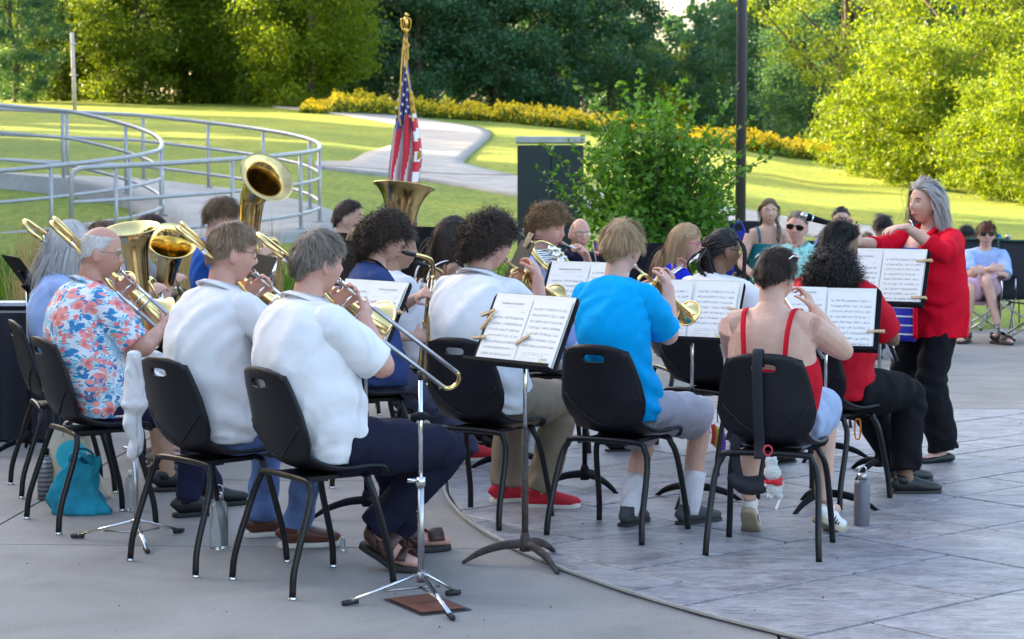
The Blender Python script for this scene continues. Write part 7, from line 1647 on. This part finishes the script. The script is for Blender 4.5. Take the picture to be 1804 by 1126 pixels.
for s in (-1, 1): mb.tube(crv([PL_ + V3(s * .012 - .004, 0, .06), PL_ + V3(s * .013 - .006, 0, .085), PL_ + V3(s * .011 - .006, 0, .10)], 8), [.011, .013, .008], 10); mb.ball(PL_ + V3(s * .03 + .006, -.01, -.012), .012, 8, 6); mb.ball(PL_ + V3(s * .02 + .008, -.008, -.06), .014, 8, 6)
pb = mb.build('plush_body', FUR, t); remesh_mods(pb, .004, 1, .3, .008, .008)
mb = MB(); mb.tube([PL_ + V3(.003 + .031 * math.cos(q), .028 * math.sin(q), .003 + .006 * math.cos(q)) for q in np.linspace(0, 2 * math.pi, 21)[:-1]], .008, 8, closed=True); mb.ball(PL_ + V3(.018, -.03, -.004), (.02, .007, .011), 8, 6); mb.build('scarf', mat('scarf_red', (.52, .01, .025), .85), t)
RG = PL_ + V3(-.02, .0, .125); mb = MB(); mb.tube([RG + V3(.017 * math.cos(q), .0, .02 * math.sin(q)) for q in np.linspace(0, 2 * math.pi, 21)[:-1]], .004, 6, closed=True); mb.tube([RG - V3(0, 0, .02), PL_ + V3(-.006, 0, .07)], .0045, 6); mb.build('ring', mat('ring_red', (.55, .03, .05), .4), t)
mb = MB(); mb.box(PL_ + V3(.022, -.012, -.088), (.010, .003, .05), Matrix.Rotation(.35, 4, 'Y')); mb.build('care_tag', WHITEP, t, smooth=False)
# small bright pouch and carabiner
t = thing('rainbow_pouch', 'small rainbow coloured pouch hanging under the braided player', 'pouch', tuple(at(1263, 790, 10.75)))
cols = [(.5, .02, .03), (.6, .2, .02), (.6, .5, .03), (.05, .35, .06), (.03, .08, .5), (.2, .03, .4)]
for k, c in enumerate(cols): mb = MB(); a_ = np.array(at(1256 + k * 3.4, 766 + k * 3, 10.75)); mb.tube(crv([a_ + V3(0, 0, .055), a_ + V3(.006, 0, 0), a_ + V3(.0, 0, -.05)], 8), [.004, .008, .004], 8, rb=.012); mb.build('panel', mat(f'rainbow_{k}', c, .6), t)
mb = MB(); mb.cyl(np.array(at(1264, 745, 10.75)), np.array(at(1264, 715, 10.75)), .003, 6); mb.build('cord', BLACKM, t)
a_ = np.array(at(1511, 756, 9.95)); t = thing('carabiner', 'orange carabiner clip hanging below the curly puff player', 'carabiner', tuple(a_)); mb = MB(); mb.tube([a_ + V3(.014 * math.copysign(abs(math.cos(q)) ** .6, math.cos(q)), 0, .05 * math.copysign(abs(math.sin(q)) ** .8, math.sin(q))) for q in np.linspace(0, 2 * math.pi, 25)[:-1]], .0045, 6, closed=True); mb.build('ring', mat('orange_metal', (.75, .22, .01), .35), t)
mb = MB(); mb.cyl(a_ + V3(0, 0, .05), a_ + V3(0, 0, .14), .004, 6); mb.build('strap', BLACKM, t)
# ------------------------------------------------------------------ conductor
cf = 212; F_ = fv(cf); R_ = V3(F_[1], -F_[0], 0)
chip = np.array(at(1643, 560, 11.30)); chip[2] = .855
pc = person('conductor with long grey hair in a red cardigan raising both arms', chip, cf, (1630, 315), 11.25, 210, SK_FAIR, dict(style='long', mat=H_MIX, len=.38, thick=.026, n=5200, lift=.22, grav=.42, k=18, mess=.12, front=.66, side=.38, flow='back', curl=.010, curl_w=.75, w=.0034, neck_r=.095, back_out=.09, clear=True, brow=H_DARK), dict(mat=RED_C, sleeve=.78, loose=.014, hem=-.09, skirt=.026, name='cardigan'), dict(mat=BLACK_TR, loose=.022, flare=.02), hpitch=2, size=.93, hcs=.98, fat=.035, sh=.175, standing=True, eyes=True, seed=41, slump=.0,
            feet=[(2.345, 11.17), (2.20, 11.50)], foot_dirs=[200, 205], shoes=dict(style='flat', m=BLACK_SH, sole=SOLE_D), vox=.006,
            hands=(dict(g=np.array(at(1578, 409, 10.95)), d=unit(V3(-.95, -.15, -.10)), n=unit(V3(-.25, .1, -1)), curl=.62, pole=V3(.5, -.5, -.6)), dict(g=np.array(at(1508, 408, 10.95)), d=unit(V3(-.5, -.2, .8)), n=unit(V3(.7, -.5, 0)), curl=.4, pole=V3(-.2, .4, -.9))))
# open front: striped top showing between the cardigan edges, neckline, necklace, bracelet, earring, hair slide
N_ = pc['N']; F2 = fv(cf); mb = MB(); g = np.zeros((14, 9, 3))
for i, a in enumerate(np.linspace(0, 1, 14)):
    zc = N_ - UPV * (.115 + a * .50) + F2 * (.168 + .050 * math.sin(min(1, a * 1.6) * 1.57) + .02 * a)
    for j, b in enumerate(np.linspace(-1, 1, 9)): g[i, j] = zc + R_ * b * (.092 + .01 * a) - F2 * .05 * b * b
mb.grid(g); tp = mb.build('striped_top', STRIPES, pc['t']); solidify(tp, .008)
mb = MB(); g = np.zeros((7, 9, 3))
for i, a in enumerate(np.linspace(0, 1, 7)):
    zc = N_ - UPV * (.02 + a * .115) + F2 * (.085 + .092 * a)
    for j, b in enumerate(np.linspace(-1, 1, 9)): g[i, j] = zc + R_ * b * (.075 - .02 * a * abs(b)) - F2 * .03 * b * b
mb.grid(g); nk = mb.build('neckline', SK_FAIR, pc['t']); solidify(nk, .012)
mb = MB(); mb.tube(crv([N_ + R_ * s * .06 + F2 * .03 + UPV * .0 if abs(s) == 1 else N_ + F2 * .135 - UPV * .085 for s in (-1, 0, 1)], 16), .0018, 5); mb.build('necklace', SILVER, pc['t'])
W_ = pc['arms'][0][2]; dh = pc['arms'][0][3]; mb = MB(); u1 = unit(np.cross(dh, UPV)); u2 = np.cross(dh, u1); mb.tube([W_ - dh * .012 + (u1 * math.cos(q) + u2 * math.sin(q)) * .030 for q in np.linspace(0, 2 * math.pi, 21)[:-1]], .0032, 6, closed=True); mb.build('bracelet', SILVER, pc['t'])
for s in (-1, 1): mb = MB(); mb.tube([pc['loc']((s * .083, -.008, -.045)), pc['loc']((s * .085, -.008, -.065))], [.002, .006], 8); mb.build('earring', STEEL, pc['t'])
for s in (-1, 1):
    mb = MB(); pts = [N_ + R_ * s * .075 + UPV * .01 - F2 * .01, N_ + R_ * s * .092 + F2 * .12 - UPV * .06, N_ + R_ * s * .10 + F2 * .178 - UPV * .2, N_ + R_ * s * .105 + F2 * .20 - UPV * .42, N_ + R_ * s * .115 + F2 * .205 - UPV * .6]; mb.tube(crv(pts, 22), .016, 8, rb=.010, rvec=R_); mb.build('cardigan_edge', RED_C, pc['t'])
# conductor's black desk and score
music_stand((1.72, 11.35), 212, .88, 62, 'low flat conductor stand in front of the striped top', None, leg_rot=.4)

# ------------------------------------------------------------------ audience
def listener(label, px, d, hyaw, skin, hs, top, bottom, chair_label=None, fabric=NAVYF, trim=GREENT, hipz=.44, dx=0., dd=.12, face=None, z=0., **kw):
    X_ = (px[0] + dx - CX) / F_PX * d; face = hyaw if face is None else face; f = fv(face)
    hip = (X_ - f[0] * .02, d + dd, hipz + z)
    if chair_label: camp_chair(chair_label, hip[0] + f[0] * .06, hip[1] + f[1] * .06, face, fabric, trim, z)
    return person(label, hip, face, px, d, hyaw, skin, hs, top, bottom, vox=.0085, **kw)
BALD = dict(style='fringe', mat=H_GREY, len=.02, thick=.005, n=700, lift=.2, front=.74, side=.6, ear=.1, top=.55, nape=-.5)
a1 = listener('bald man with glasses in a dark navy patterned shirt holding a small flag', (1022, 384), 15.6, -72, SK_PINK, BALD, dict(mat=NAVYJ, sleeve=.5, collar=True), dict(mat=KHAKI), 'dark camp chair of the bald man', fat=.02, eyes=True, seed=51, hands=(None, dict(g=np.array(at(1054, 474, 15.3)), d=unit(V3(.2, -.3, .8)), n=unit(V3(.8, 0, .2)), curl=1.1)), size=.99)
glasses(a1['t'], a1['hc'], a1['Rm'], a1['sz'], BLKFR, CLEARL, r=.0015)
q = np.array(at(1052, 472, 15.25)); t = thing('hand_flag', 'small american flag on a stick in front of the bald man', 'flag', tuple(q)); e_ = np.array(at(1044, 424, 15.25)); mb = MB(); mb.cyl(q, e_, .004, 6); mb.build('stick', WOOD, t)
u_ = unit(e_ - q); for_ = V3(.95, 0, -.25)
for k in range(7): mb = MB(); o_ = e_ - u_ * (.008 + k * .0135); mb.add([o_ + for_ * (.055 if k < 4 else 0), o_ + for_ * .11, o_ + for_ * .11 - u_ * .0135, o_ + for_ * (.055 if k < 4 else 0) - u_ * .0135], [(0, 1, 2, 3)]); solidify(mb.build('stripe', mat('flag_red', (.5, .02, .04), .7) if k % 2 == 0 else mat('flag_white', (.75, .73, .73), .7), t, smooth=False), .002)
mb = MB(); o_ = e_ - u_ * .008; mb.add([o_, o_ + for_ * .055, o_ + for_ * .055 - u_ * .054, o_ - u_ * .054], [(0, 1, 2, 3)]); solidify(mb.build('canton', mat('flag_blue', (.04, .05, .22), .7), t, smooth=False), .002)
a2 = listener('woman with a side braid in a teal tank top', (1355, 348), 18.4, -88, SK_FAIR, dict(style='long', mat=H_BROWN, len=.12, thick=.012, n=1200, lift=.06, grav=.5, k=8, mess=.05, front=.62, neck_r=.07, flow='part', clear=True), dict(style='tank', mat=TEALT, upper=.82, straps=True, name='tank_top'), dict(mat=BLACK_TR), 'camp chair of the woman in the teal tank top', fabric=NAVYF, trim=BLUEF, hipz=.50, eyes=True, seed=52, size=.97, sh=.16)
glasses(a2['t'], a2['hc'], a2['Rm'], a2['sz'], WIRE, CLEARL, r=.0015)
mb = MB(); mb.tube(crv([a2['loc'](x) for x in ((-.06, -.02, -.06), (-.085, .03, -.14), (-.075, .06, -.26))], 24), .017 + .004 * np.sin(np.arange(24) * 1.3), 9); mb.build('braid', H_BROWN, a2['t'])
a3 = listener('man in dark sunglasses and a mint green shirt', (1404, 371), 16.0, -108, SK_PINK, dict(style='short', mat=H_SALT, len=.03, thick=.010, n=1200, front=.66, nape=-.5, flow='back'), dict(mat=MINT, sleeve=.48, collar=True, loose=.02), dict(mat=KHAKI), 'green trimmed camp chair of the man in the mint shirt', fat=.045, seed=53, eyes=True, hpitch=-4, hroll=-8, hands=(None, None), dx=-14)
glasses(a3['t'], a3['hc'], a3['Rm'], a3['sz'], BLKFR, DARKGL, w=.031, hgt=.019, r=.002, name='sunglasses', square=True)
a4 = listener('dark haired person in a periwinkle shirt behind the microphone', (1482, 364), 18.6, -92, SK_FAIR, dict(style='short', mat=H_BLACK, len=.03, thick=.010, n=900, flow='back', front=.62), dict(mat=PERI, sleeve=.5), dict(mat=BLACK_TR), 'camp chair of the person in periwinkle', seed=54, eyes=True, hipz=.42, size=.98)
a5 = listener('dark haired person bending forward in a navy jacket', (1556, 375), 17.6, -100, SK_FAIR, dict(style='short', mat=H_BLACK, len=.06, thick=.016, n=1100, flow='fringe', nape=-.6), dict(mat=NAVYJ, sleeve=.95, loose=.03), dict(mat=BLACK_TR), 'camp chair of the person in the navy jacket', seed=55, hpitch=-38, hipz=.42, dx=-8, dd=.22, face=-110, fat=.02)
a5b = listener('small child with light brown hair sitting in front of the navy jacket', (1528, 408), 17.1, -80, SK_FAIR, dict(style='short', mat=H_BROWN, len=.02, thick=.006, n=700), dict(mat=PERI, sleeve=.5), dict(mat=GREYT), None, seed=56, hipz=.62, size=.62, hcs=1.1, dd=.05, eyes=True)
knee1, knee2 = np.array(at(1738, 488, 18.92)), np.array(at(1710, 506, 18.95))
fA = at(1757, 585, 18.80); fB_ = gnd(1702, 604)
a6 = listener('woman with short auburn hair, sunglasses and pale blue top, arms crossed', (1738, 388), 19.25, -97, SK_FAIR, dict(style='short', mat=H_AUBURN, len=.07, thick=.020, n=1900, flow='fringe', front=.5, nape=-.6, lift=.25), dict(mat=fab('pale_blue_top', (.36, .48, .76)), sleeve=.45, name='blouse'), dict(mat=PINKSH, len=.46, name='shorts', loose=.02), 'green and black camp chair of the woman with crossed legs', hipz=.42, dd=.16, seed=57, eyes=True, size=.96, fat=.025, sh=.165, feet=[(fA.x, fA.y, .09), (fB_.x, fB_.y)], foot_dirs=[-60, -120], knees=(tuple(knee1), tuple(knee2)), shoes=dict(style='sandal', m=BLACK_SH, sole=SOLE_D),
              hands=(dict(g=np.array(at(1722, 478, 18.98)), d=unit(V3(-1, -.1, .05)), n=V3(0, .8, -.4), curl=.6, pole=V3(.6, -.3, -.8)), dict(g=np.array(at(1757, 474, 18.94)), d=unit(V3(1, -.1, .15)), n=V3(0, .8, -.4), curl=.6, pole=V3(-.6, -.3, -.8))))
glasses(a6['t'], a6['hc'], a6['Rm'], a6['sz'], BLKFR, DARKGL, w=.032, hgt=.021, r=.0025, name='sunglasses')
a7 = listener('dark haired person looking down behind the woman with crossed legs', (1703, 394), 20.6, -120, SK_MID, dict(style='short', mat=H_BLACK, len=.08, thick=.018, n=1000, flow='fringe', nape=-.7), dict(mat=BLACK_TR, sleeve=.5, name='tshirt'), dict(mat=BLACK_TR), 'pale blue trimmed camp chair behind the auburn haired woman', fabric=TEALF, trim=TEALF, seed=58, hpitch=-30, hipz=.42)
q = at(1800, 520, 18.9); camp_chair('empty dark camp chair cut by the right edge of the picture', q.x + .08, 18.9, -100, NAVYF, GREENT)
q = at(1776, 425, 21.0); bottle('silver metal bottle top showing above the green camp chair', (q.x, 21.0, .62), .05, .30, STEEL, STEEL)
t = thing('side_table', 'small folding side table behind the auburn haired woman', 'table', (q.x, 21.0, 0)); mb = MB(); mb.box((0, 0, .60), (.4, .4, .03)); mb.build('table_top', NAVYF, t, world=False, smooth=False)
for sx in (-.17, .17):
    for sy in (-.17, .17): mb = MB(); mb.cyl((sx, sy, 0), (sx * .8, sy * .8, .59), .009, 6); mb.build('leg', STEEL, t, world=False)
q = gnd(1570, 596); sack('pale aqua cloth bag on the grass edge behind the conductor', (q.x, q.y), .22, .16, .22, TEALF, 5)
q = at(1303, 420, 19.0); sack('bright blue bag beside the shrub', (q.x, 19.0), .3, .2, .95, BLUEF, 6, slump=.1)
